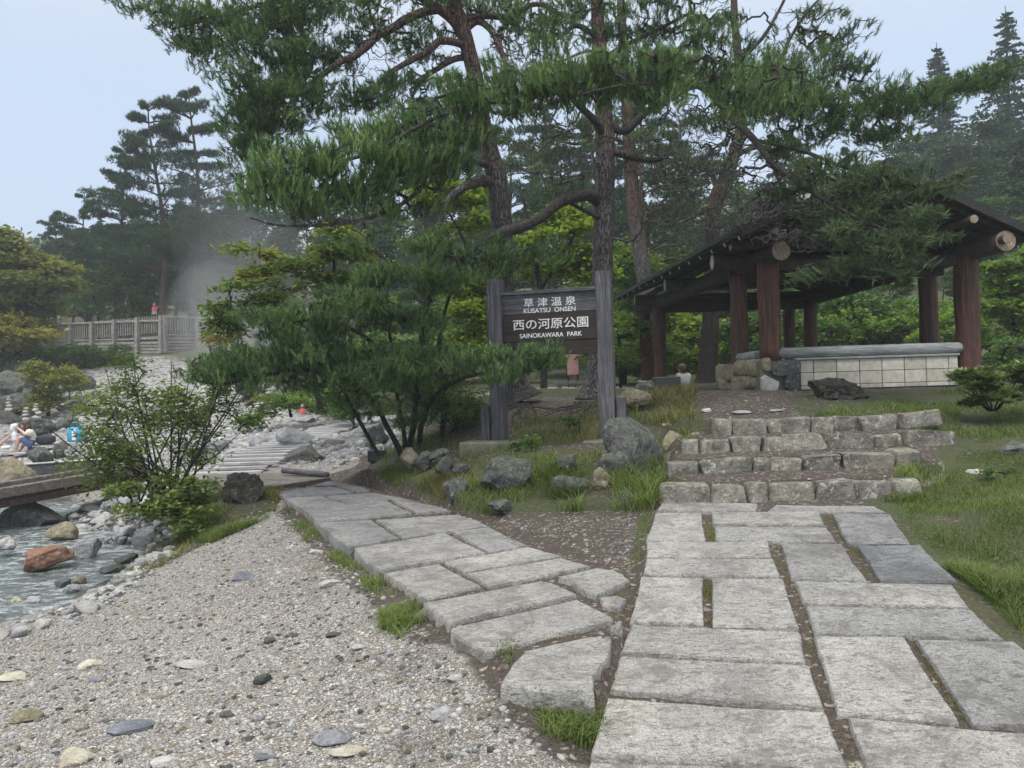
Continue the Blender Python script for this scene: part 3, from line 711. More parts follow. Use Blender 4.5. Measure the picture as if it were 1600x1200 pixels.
def rock(name, px, py, d, wpx, hpx, mat, label, cat='rock', seed=1, depth=.8, sub=5, facets=9, rough=.1, sink=.12, group=None, rotz=None, tint=.5, parent=None, smooth=True, tilt=0, lump=.25):
    """rock whose silhouette is centred at px,py with the given size in the photograph"""
    c = P(px, py, d); W = wpx/F*d; Hh = hpx/F*d
    V, Fc = rockV((W, W*depth, Hh*(1+sink)), seed, sub, facets, rough, lump)
    if tilt: V = V@np.array(Euler((0, R(tilt), 0)).to_matrix()).T
    V[:, 2] -= Hh*sink*.5
    V = V+c
    o = mesh_np(name, V, Fc, mat, parent, smooth, np.full(len(V), tint), loc=None if parent is not None else (c[0], c[1], c[2]-Hh/2))
    try: o.data.set_sharp_from_angle(angle=R(32))
    except Exception: pass
    if parent is None: props(o, label, cat, group)
    return o
# steps ----------------------------------------------------------------
st = empty('stone_steps', P(1200, 785, 6.7), 'four low rough stone steps leading up to the shelter', 'steps')
rows = [(1030,1440,6.74,.695,.53,7), (1042,1440,7.43,.848,.72,7), (1065,1500,8.08,1.002,.85,8), (1115,1475,8.70,1.168,1.0,7)]
for k, (x0, x1, d, zt, zb, nb) in enumerate(rows):
    X0 = P(x0, 700, d)[0]; X1 = P(x1, 700, d)[0]; e_ = np.cumsum(np.r_[0, rng.uniform(.5, 1.8, nb)]); e_ = X0+(X1-X0)*e_/e_[-1]
    for i in range(nb):
        wd = e_[i+1]-e_[i]-.006; hh = (zt-zb)+.05+rng.uniform(-.012, .012); cx = (e_[i]+e_[i+1])/2
        V, Fc = rockV((wd*1.12, .24, hh*1.05), 100+k*20+i, 4, 8, .10, .12)
        V2 = V/np.array([wd, .24, hh])*2; V2 = np.sign(V2)*np.abs(V2)**.22; V = V2*np.array([wd, .24, hh])/2*.98
        V += .018*np.c_[fbm(V*7+i, 3, k), fbm(V*7+i+9, 3, k), fbm(V*7+i+5, 3, k)]
        wob = .03*math.sin(cx*3+k)
        V = V@np.array(Euler((rng.normal(0, .05), rng.normal(0, .045), rng.normal(0, .08))).to_matrix()).T; V[:, 0] *= 1+.12*rng.normal()*V[:, 2]/hh
        V += np.array([cx, d+.11+wob+rng.normal(0, .02), zt-hh/2+rng.normal(-.016, .014)])
        mesh_np('step_stone', V, Fc, M_stepstone, st, True, np.full(len(V), rng.uniform(0, .9)))
# loose flat stones in the steps
# ================================================================== SHELTER
def V3(*a): return np.array(a, float)
shx = 5.6
sh = empty('shelter', (5.6, 12.2, 1.42), 'open timber shelter with low-pitched dark roof on paired red-brown log posts', 'shelter')
posts = [(1202,487,12.2,.168,1.89), (1155,500,13.4,.15,1.6), (1511,480,12.2,.178,1.42), (1451,490,13.6,.155,1.42), (1031,540,18.5,.155,1.42), (1009,540,19.6,.15,1.42), (1267,530,18.5,.15,1.42), (1234,530,19.6,.145,1.42)]
PXY = []
for (px, py, d, r, z0) in posts:
    p = P(px, py, d); PXY.append((p[0], p[1]))
    hs = np.linspace(z0, 3.46, 9); pts = [(p[0]+.004*math.sin(h*5+px), p[1], h) for h in hs]
    MB().tube(pts, r*(1+.03*np.sin(hs*4+px)), 16, t=rng.uniform(.35, .75)).build('post', M_cedar, sh, True)
A2, A1, B2, B1, C2, C1, D2, D1 = PXY
def beam(a, b, r, mat=M_cedardark, ends=M_logend, name='beam', er=.97):
    a, b = V3(*a), V3(*b); o = MB().tube([a, a*.66+b*.34, a*.33+b*.67, b], r, 16, t=rng.uniform(.3, .7)).build(name, mat, sh, True)
    if ends:
        u = (a-b)/np.linalg.norm(a-b)
        e = MB().tube([a-u*.01, a+u*.004], r*er, 16).build('log_end', ends, o, False)
    return o
zb_ = 3.56
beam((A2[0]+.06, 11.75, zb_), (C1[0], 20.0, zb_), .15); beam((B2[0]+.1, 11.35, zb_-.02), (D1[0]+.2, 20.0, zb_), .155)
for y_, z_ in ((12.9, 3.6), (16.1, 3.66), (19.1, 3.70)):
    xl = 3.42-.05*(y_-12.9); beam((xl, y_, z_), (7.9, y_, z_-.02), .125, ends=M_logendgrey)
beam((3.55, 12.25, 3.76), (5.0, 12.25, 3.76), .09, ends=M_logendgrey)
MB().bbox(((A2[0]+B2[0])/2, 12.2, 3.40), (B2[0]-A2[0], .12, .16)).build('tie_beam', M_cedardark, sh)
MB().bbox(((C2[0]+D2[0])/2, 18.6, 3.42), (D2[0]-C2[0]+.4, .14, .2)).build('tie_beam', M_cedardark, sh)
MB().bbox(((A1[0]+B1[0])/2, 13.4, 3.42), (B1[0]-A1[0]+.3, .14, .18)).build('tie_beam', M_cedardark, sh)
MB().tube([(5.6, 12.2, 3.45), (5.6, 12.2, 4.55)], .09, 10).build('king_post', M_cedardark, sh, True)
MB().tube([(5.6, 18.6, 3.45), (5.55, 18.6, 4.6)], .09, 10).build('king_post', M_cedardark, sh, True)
# roof -----------------------------------------------------------------
Lf, Lb, Rf, Rb, Kf, Kb = V3(3.46, 11.35, 3.80), V3(2.70, 20.2, 3.88), V3(7.86, 11.35, 3.60), V3(8.2, 20.2, 3.74), V3(5.62, 11.25, 4.66), V3(5.5, 20.2, 4.84)
def sheet(a, b, c, d, th, name, mat, parent, off=0):
    n = np.cross(b-a, d-a); n /= np.linalg.norm(n); n = n if n[2] > 0 else -n
    Q = np.array([a, b, c, d]); V = np.vstack([Q+n*off, Q+n*(off+th)])
    return MB().add(V, [(0, 1, 2, 3), (4, 5, 6, 7), (0, 1, 5, 4), (1, 2, 6, 5), (2, 3, 7, 6), (3, 0, 4, 7)]).build(name, mat, parent)
roof_o = sheet(Lf, Kf, Kb, Lb, .05, 'roof', M_fascia, sh, .0); sheet(Kf, Rf, Rb, Kb, .05, 'roof_slope', M_fascia, roof_o, .0)
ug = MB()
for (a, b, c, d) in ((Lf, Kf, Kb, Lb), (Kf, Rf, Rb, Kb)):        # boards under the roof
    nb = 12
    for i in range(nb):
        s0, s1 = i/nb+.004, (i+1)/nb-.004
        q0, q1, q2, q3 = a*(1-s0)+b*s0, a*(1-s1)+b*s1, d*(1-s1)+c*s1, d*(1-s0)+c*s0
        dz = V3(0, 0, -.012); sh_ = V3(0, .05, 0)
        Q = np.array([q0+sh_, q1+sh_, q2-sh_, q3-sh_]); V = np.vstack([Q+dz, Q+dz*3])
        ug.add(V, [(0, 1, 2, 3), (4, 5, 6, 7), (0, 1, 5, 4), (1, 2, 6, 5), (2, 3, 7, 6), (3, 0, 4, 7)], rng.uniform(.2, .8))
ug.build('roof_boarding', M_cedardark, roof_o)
def bargeboard(a, b, w_=.13, t=.05, name='bargeboard'):
    u = (b-a)/np.linalg.norm(b-a); n = V3(0, 0, 1); V = []
    for p in (a, b):
        for dy in (-t, .0):
            for dz in (.055, .055-w_): V.append(p+V3(0, dy-.004, dz))
    return MB().add(V, [(0, 1, 3, 2), (4, 6, 7, 5), (0, 4, 5, 1), (2, 3, 7, 6), (0, 2, 6, 4), (1, 5, 7, 3)]).build(name, M_fascia, roof_o)
bargeboard(Lf, Kf); bargeboard(Kf, Rf)
MB().tube([Kf+V3(0, -.02, .07), Kb+V3(0, 0, .07)], .07, 8).build('ridge_cap', M_fascia, roof_o)
gut = MB(); gut.box((Lf+Lb)/2+V3(-.01, 0, .01), (.04, np.linalg.norm(Lb-Lf), .07), np.array(Matrix.Rotation(math.atan2(-(Lb-Lf)[0], (Lb-Lf)[1]), 3, 'Z'))); gut.build('eave_trim', M_fascia, roof_o)
for i in range(15):
    s_ = (i+.3)/15; a = Lf*(1-s_)+Lb*s_; k = Kf*(1-s_)+Kb*s_; dn = V3(0, 0, -.075)
    u = (k-a)/np.linalg.norm(k-a); o = MB().tube([a+dn+u*.03, k+dn*1.2], .036, 8).build('rafter', M_cedardark, roof_o, True)
    MB().tube([a+dn+u*.026, a+dn+u*.034], .035, 8).build('log_end', M_logendgrey, o) if 0 else None
    e = MB().tube([a+dn+u*.022, a+dn+u*.032], .035, 8, t=.8); e.build('rafter_end', M_logendgrey, roof_o)
    a = Rf*(1-s_)+Rb*s_; MB().tube([a+dn, k+dn*1.2], .036, 8).build('rafter', M_cedardark, roof_o, True)
for (px, py) in ((1522, 342), (1573, 373)):
    p = P(px, py, 11.22); beam(p, (p[0]+.05, 20, p[2]+.1), .062, name='purlin')
for s_ in (.25, .62):
    p = Lf*(1-s_)+Kf*s_+V3(0, .12, -.20); beam(p, p+V3(-.4, 8.5, .1), .062, name='purlin')
gi = MB()
for i in range(14):
    x0 = 4.15+i*.22; zt = 4.60-abs(x0+.1-5.6)*.45; gi.box((x0+.1, 12.42, (3.65+zt)/2), (.205, .03, zt-3.65), t=rng.uniform(.2, .8))
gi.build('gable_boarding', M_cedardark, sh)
# low walls --------------------------------------------------------------
xw0, xw1, yw = P(1250, 590, 12.05)[0], P(1497, 590, 12.05)[0], 12.05
tw = empty('tiled_bench_wall', (xw0, yw, 1.4), 'low beige tiled wall in front of the shelter with grey rail on top', 'wall')
MB().box(((xw0+xw1)/2, yw+.16, 1.63), (xw1-xw0, .30, .52)).build('wall_core', M_grout, tw)
edges_ = np.array([1250, 1271, 1307, 1343, 1378, 1413, 1447, 1482, 1497]); xe = [P(e, 590, yw)[0] for e in edges_]
for r_ in range(3):
    zt = 1.885-r_*.198
    for i in range(len(xe)-1):
        hgt = .190 if r_ < 2 else .06
        MB().bbox(((xe[i]+xe[i+1])/2, yw, zt-hgt/2), (xe[i+1]-xe[i]-.012, .035, hgt), bev=.004, t=rng.uniform(.1, .9)).build('wall_tile', M_tile, tw)
MB().bbox(((xw0+xw1)/2-.03, yw+.14, 1.905), (xw1-xw0+.1, .38, .035), t=.5).build('coping', M_capstone, tw)
xr0, xr1 = P(1216, 550, 12.0)[0], P(1510, 545, 12.0)[0]
pts = [(xr0, yw+.1, 2.012), (xr0+.9, yw+.1, 2.012), (xr0+2, yw+.1, 2.014), (xr1-.05, yw+.1, 2.014), (xr1, yw+.1, 2.014)]
MB().tube(pts, [.085, .088, .088, .088, .07], 20).build('rail_log', M_greylog, tw, True)
cw = empty('stone_corner_wall', (4.1, 12.1, 1.4), 'rough stone-faced corner plinth under the left front posts', 'wall')
c0 = P(1250, 590, 12.06); c1 = P(1188, 590, 12.03); c2 = P(1138, 580, 14.2)
base = np.array([[c0[0], c0[1]], [c1[0], c1[1]], [c2[0], c2[1]], [c2[0]+.35, c2[1]+.05], [c1[0]+.42, c1[1]+.5], [c0[0], c0[1]+.35]])
nb_ = len(base); V = np.vstack([np.c_[base, np.full(nb_, 1.2)], np.c_[base, np.full(nb_, 1.90)]])
MB().add(V, [tuple(range(nb_)), tuple(range(nb_, 2*nb_))]+[(i, (i+1) % nb_, nb_+(i+1) % nb_, nb_+i) for i in range(nb_)]).build('plinth_core', M_mosscon, cw)
def facing(pxs, pys, w_, h_, d, mat, seed, yaw=0, t=.5):
    p = P(pxs, pys, d); W = w_/F*d; Hh = h_/F*d
    V, Fc = rockV((W*1.05, .13, Hh*1.05), seed, 3, 6, .05, .12); V2 = V/np.array([W, .13, Hh])*2; V = np.sign(V2)*np.abs(V2)**.55*np.array([W, .13, Hh])/2
    V = V@np.array(Matrix.Rotation(yaw, 3, 'Z')).T
    mesh_np('facing_stone', V+p, Fc, mat, cw, True, np.full(len(V), t))
facing(1225, 575, 52, 26, 12.0, M_rockdark, 4, t=.9); 
pq = np.array([P(x, y, 11.94) for x, y in ((1190, 590), (1197, 586), (1219, 597), (1216, 614), (1192, 614))]); cq = pq.mean(0); fr = cq+(pq-cq)*.88
MB().add(np.vstack([pq+[0, .10, 0], pq+[0, .025, 0], fr]), [(0, 1, 2, 3, 4), (10, 11, 12, 13, 14)]+[(k*5+i, k*5+(i+1) % 5, k*5+5+(i+1) % 5, k*5+5+i) for k in (0, 1) for i in range(5)], .8).build('white_facing_stone', M_rockwhite, cw)
facing(1237, 597, 24, 26, 12.0, M_rockdark, 6, t=.8); facing(1197, 570, 14, 22, 12.02, M_rocktan, 7)
ya = R(105)
for k, (px, py, w_, h_, d) in enumerate(((1180,575,30,28,12.35),(1176,598,40,22,12.5),(1163,575,40,26,12.95),(1158,598,40,26,13.1),(1146,582,40,30,13.6),(1138,600,34,22,13.9),(1130,586,30,34,14.1))):
    facing(px, py, w_*1.6, h_, d, M_rocktan, 20+k, ya, rng.uniform(.3, .9))
MB().tube([(A2[0]-.1, 12.45, 2.0), (A1[0]-.05, 13.25, 1.99)], .085, 12).build('rail_log', M_greylog, cw, True)

# ================================================================== SIGN
SL, SR = P(777, 560, 10.35), P(947, 560, 10.0); ux = (SR-SL); ux[2] = 0; sw = np.linalg.norm(ux); ux /= sw; yaw = math.atan2(ux[1], ux[0]); nrm = np.array([ux[1], -ux[0], 0])
RZ = np.array(Matrix.Rotation(yaw, 3, 'Z'))
sg = empty('park_sign', ((SL[0]+SR[0])/2, (SL[1]+SR[1])/2, .93), 'big wooden park name sign with white lettering between two weathered posts', 'sign')
def post4(c, wdt, z0, z1, mat, name, par, t=.5, dpt=None):
    b = MB(); zs = np.linspace(z0, z1, 22); dpt = dpt or wdt; ring = []
    prof = np.array([(-1, -.86), (-.86, -1), (-.3, -1), (.3, -1), (.86, -1), (1, -.86), (1, 0), (1, .86), (.86, 1), (0, 1), (-.86, 1), (-1, .86), (-1, 0)])
    for z in zs:
        k = 1+.03*vnoise(np.array([[z*1.7, c[0], 3.0]]), 2)[0]
        q = prof*np.array([wdt, dpt])/2*k; q = q+.004*np.c_[vnoise(np.c_[prof*3, np.full(13, z*3)], 1), vnoise(np.c_[prof*3, np.full(13, z*3)], 2)]
        q = np.c_[q, np.full(13, z)]; ring.append(q@RZ.T+np.array([c[0], c[1], 0]))
    V = np.concatenate(ring); Fs = [(i*13+j, i*13+(j+1) % 13, (i+1)*13+(j+1) % 13, (i+1)*13+j) for i in range(21) for j in range(13)]
    Fs += [tuple(range(12, -1, -1)), tuple(range(21*13, 22*13))]
    return b.add(V, Fs, t).build(name, mat, par)
post4(SL, .195, .86, 3.05, M_postgrey, 'post', sg, .5); post4(SR, .20, .86, 3.06, M_postgrey, 'post', sg, .62)
s1 = P(759, 660, 10.3); s2 = P(971.5, 645, 9.95)
post4(s1, .11, .86, 1.36, M_postgrey, 'post_stub', sg, .5); post4(s2, .11, .86, 1.42, M_postgrey, 'post_stub', sg, .6)
mid = (SL+SR)/2
def board(z0, z1, th, mat, name, off=0, ext=0, t=.5):
    c = np.array([mid[0], mid[1], (z0+z1)/2])+nrm*off
    o = MB().bbox((0, 0, 0), (sw-.185+ext, th, z1-z0), bev=.005, t=t).build(name, mat, None, loc=(0, 0, 0))
    o.parent = sg; o.location = Vector(c)-sg.location; o.rotation_euler = (0, 0, yaw); return o
board(2.822, 2.868, .16, M_boardgrey, 'top_rail', 0, 0, .75); b1 = board(2.566, 2.820, .06, M_boardgrey, 'upper_board', 0, 0, .7); b2 = board(2.197, 2.562, .065, M_boardbrown, 'name_board', .004, 0, .75); board(2.005, 2.193, .055, M_boardbrown, 'lower_board', -.002, 0, .6)
def lettering(txt, px, py, wpx, hpx, par, wd=.012):
    cu = bpy.data.curves.new('lettering', 'FONT'); cu.body = txt; cu.align_x = 'CENTER'; cu.align_y = 'CENTER'; cu.extrude = .004; cu.offset = wd; cu.size = 1
    o = bpy.data.objects.new('lettering', cu); COL.objects.link(o); cu.materials.append(M_letter)
    bpy.context.view_layer.update(); dx, dy = o.dimensions.x, o.dimensions.y
    d = 10.15; W = wpx/F*d/math.cos(yaw)*.99; Hh = hpx/F*d
    r = ray(px, py); n2 = nrm; q = mid+nrm*.05; t = ((q-CAM)@n2)/(r@n2); p = CAM+r*t
    q = mid+nrm*(.0415 if par is b2 else .036); t = ((q-CAM)@n2)/(r@n2); p = CAM+r*t
    o.parent = par; Mx = Matrix.Rotation(yaw, 4, 'Z').inverted()
    loc = Mx@(Vector(p)-sg.location-par.location); o.location = loc
    o.rotation_euler = (R(90), 0, 0); o.scale = (W/dx, Hh/dy, 1)
    dg = bpy.context.evaluated_depsgraph_get(); nm = bpy.data.meshes.new_from_object(o.evaluated_get(dg)); o2 = bpy.data.objects.new('lettering', nm); COL.objects.link(o2)
    o2.parent = par; o2.location = o.location; o2.rotation_euler = o.rotation_euler; o2.scale = o.scale; bpy.data.objects.remove(o); o2.name = 'lettering'; return o2
lettering('草 津 温 泉', 858.5, 472.5, 81, 14, b1, .006); lettering('KUSATSU  ONSEN', 858.5, 484.5, 81, 7.2, b1, .012)
lettering('西の河原公園', 860, 506.5, 117, 16.5, b2, .006); lettering('SAINOKAWARA  PARK', 860, 523.5, 97, 7.2, b2, .012)
for px, py, d, w_, h_ in ((768, 702, 10.0, 92, 26), (940, 700, 9.8, 54, 26)):
    p = P(px, py, d); W = w_/F*d
    o = MB().bbox(p-np.array([0, 0, .1]), (W, .42, h_/F*d+.2), RZ, .02).build('footing', M_mosscon, sg)

# ================================================================== WALKWAY, DECK, FOOTBRIDGE
wk = empty('batten_walkway', P(400, 740, 12.4), 'pale batten steps of wood climbing away to the right', 'walkway')
cl = smoothline([P(362, 742, 12.5), P(405, 714, 14), P(443, 697, 15.6), P(478, 685, 17), P(525, 669, 19), P(590, 653, 22)], 8)
sl_ = np.r_[0, np.cumsum(np.linalg.norm(np.diff(cl, axis=0), axis=1))]
nbt = 27
for i in range(nbt):
    s_ = i/(nbt-1)*sl_[-1]; p = np.array([np.interp(s_, sl_, cl[:, k]) for k in range(3)])
    wdt = 1.08-.15*i/nbt+rng.uniform(-.07, .07); cx = rng.uniform(-.08, .08)
    MB().bbox((p[0]+cx, p[1], p[2]+.03), (wdt, .13, .055), np.array(Matrix.Rotation(rng.normal(0, .012), 3, 'Z')), t=rng.uniform(.35, .9)).build('batten', M_batten, wk)
rb = MB()
V = np.vstack([np.c_[cl[:, 0]-.4, cl[:, 1], cl[:, 2]-.03], np.c_[cl[:, 0]+.4, cl[:, 1], cl[:, 2]-.03], np.c_[cl[:, 0]-.4, cl[:, 1], cl[:, 2]-.4], np.c_[cl[:, 0]+.4, cl[:, 1], cl[:, 2]-.4]])
k = len(cl); Fs = []
for i in range(k-1): Fs += [(i, i+1, k+i+1, k+i), (2*k+i, 2*k+i+1, i+1, i), (k+i, k+i+1, 3*k+i+1, 3*k+i)]
Fs.append((0, k, 3*k, 2*k)); rb.add(V, Fs).build('ramp_bed', M_boardgrey, wk, recalc=False)
dk = empty('wooden_deck', P(430, 748, 12), 'weathered wooden deck joining slab path and batten walkway', 'deck')
D0 = [Pz(330, 742, .34), Pz(505, 738, .34), Pz(516, 746, .34), Pz(418, 764, .34), Pz(330, 763, .34)]
xs = np.linspace(-6.2, -2.6, 2)
a0, a1, a2, a3 = Pz(322, 741, .345), Pz(500, 737, .345), Pz(517, 746, .345), Pz(360, 770, .345)
for i in range(9):
    s0, s1 = i/9+.006, (i+1)/9-.006
    q = [a0*(1-s0)+a3*s0, a1*(1-s0)+a2*s0, a1*(1-s1)+a2*s1, a0*(1-s1)+a3*s1]
    V = np.vstack([q, np.array(q)-np.array([0, 0, .06])]); MB().add(V, [(0, 1, 2, 3), (4, 5, 6, 7), (0, 1, 5, 4), (1, 2, 6, 5), (2, 3, 7, 6), (3, 0, 4, 7)], rng.uniform(.2, .7)).build('deck_plank', M_deck, dk)
q0, q1 = Pz(442, 735, .42), Pz(512, 742, .38); MB().tube([q0, (q0+q1)/2, q1], .045, 10).build('edge_log', M_boardgrey, dk, True)
fb = empty('footbridge', P(120, 745, 12.5), 'low plank footbridge with heavy side beams over the stream', 'bridge')
e0, e1 = P(-120, 782, 10.4), P(232, 724, 13.1); uu = (e1-e0)/np.linalg.norm(e1-e0); perp = np.array([-uu[1], uu[0], 0]); perp /= np.linalg.norm(perp)
def barx(a, b, wy, hz, mat, name, t=.5):
    c = (a+b)/2; u = (b-a)/np.linalg.norm(b-a); n = np.array([-u[1], u[0], 0]); n /= np.linalg.norm(n); up = np.cross(u, n)
    rot = np.array([u, n, up]).T; return MB().bbox(c, (np.linalg.norm(b-a), wy, hz), rot, .012, t).build(name, mat, fb)
barx(e0+[0, 0, -.08], e1+[0, 0, -.08], .13, .15, M_bridge, 'side_beam', .6); barx(e0+perp*1.1+[0, 0, -.10], e1+perp*1.1+[0, 0, -.10], .12, .11, M_bridge, 'side_beam', .5)
barx(e0+[0, 0, -.24]+perp*.08, e1+[0, 0, -.24]+perp*.08, .14, .12, M_bridgered, 'girder', .5); barx(e0+[0, 0, -.26]+perp*1.0, e1+[0, 0, -.26]+perp*1.0, .14, .12, M_bridgered, 'girder')
for i in range(24):
    c = e0+(e1-e0)*(i+.5)/24+perp*.55+np.array([0, 0, -.175]); rot = np.array([uu, perp, np.cross(uu, perp)]).T
    MB().bbox(c, (np.linalg.norm(e1-e0)/24-.012, .98, .035), rot, .008, rng.uniform(.2, .8)).build('plank', M_deck, fb)
# added dark boulder filling the deep shade under the bridge
rock('bridge_shade_rock', 40, 815, 11.9, 130, 70, M_rockdark, 'added dark boulder standing in for the shade under the footbridge', seed=55)
bw = MB().bbox(P(0, 730, 15)+np.array([0, 0, 0]), (.1, .1, .1))
pe = empty('pool_edge', P(95, 730, 15), 'grey wooden trough edge of the hot spring pool', 'pool wall')
g0, g1 = P(36, 741, 14.6), P(168, 731, 15.6)
c = (g0+g1)/2; u = (g1-g0)/np.linalg.norm(g1-g0); n = np.array([-u[1], u[0], 0]); rot = np.array([u, n/np.linalg.norm(n), np.cross(u, n/np.linalg.norm(n))]).T
MB().bbox(c, (np.linalg.norm(g1-g0), .14, .34), rot, .01).build('wall_face', M_boardgrey, pe); MB().bbox(c+np.array([0, 0, .185]), (np.linalg.norm(g1-g0), .17, .025), rot, .006, .9).build('coping', M_batten, pe)

# ================================================================== FAR RAILED TERRACE
ft = empty('railed_terrace', P(250, 525, 39), 'far timber terrace with picket railing above a stacked log wall', 'terrace')
rails = [(P(-40, 503, 45), P(254, 492, 39)), (P(254, 492, 39), P(352, 496, 43))]
for a, b in rails:
    ln = np.linalg.norm((b-a)[:2]); u = (b-a)/np.linalg.norm(b-a); n = np.array([-u[1], u[0], 0]); n /= np.linalg.norm(n); rot = np.array([u, n, np.cross(u, n)]).T
    z = 5.95; a = np.array([a[0], a[1], z]); b = np.array([b[0], b[1], z]); c = (a+b)/2
    MB().bbox(c, (ln+.1, .2, .10), rot, t=.8).build('top_rail', M_rail, ft); MB().bbox(c-[0, 0, .92], (ln, .07, .07), rot, t=.8).build('bottom_rail', M_rail, ft)
    mb = MB()
    for i in range(int(ln/.17)):
        p = a+(b-a)*(i+.5)/int(ln/.17); mb.box(p-[0, 0, .47], (.055, .05, .88), rot, t=rng.uniform(.4, .9))
    mb.build('balusters', M_rail, ft)
    npz = int(round(ln/1.75))
    for i in range(npz+1):
        p = a+(b-a)*i/npz-n*.13; MB().bbox(p-[0, 0, 1.0], (.2, .2, 1.9), rot, t=rng.uniform(.4, .8)).build('post', M_rail, ft)
    for k in range(6):
        MB().bbox(c+n*.05-[0, 0, 1.06+k*.165+.08], (ln+.1, .22, .15), rot, .03, rng.uniform(.2, .8)).build('wall_log', M_rail, ft)
    MB().bbox(c+n*.12-[0, 0, 2.35], (ln, .3, .6), rot, .02).build('concrete_footing', M_concrete, ft)
    MB().bbox(c+n*1.6-[0, 0, 1.03], (ln, 3.0, .1), rot, .02).build('deck_floor', M_rail, ft)

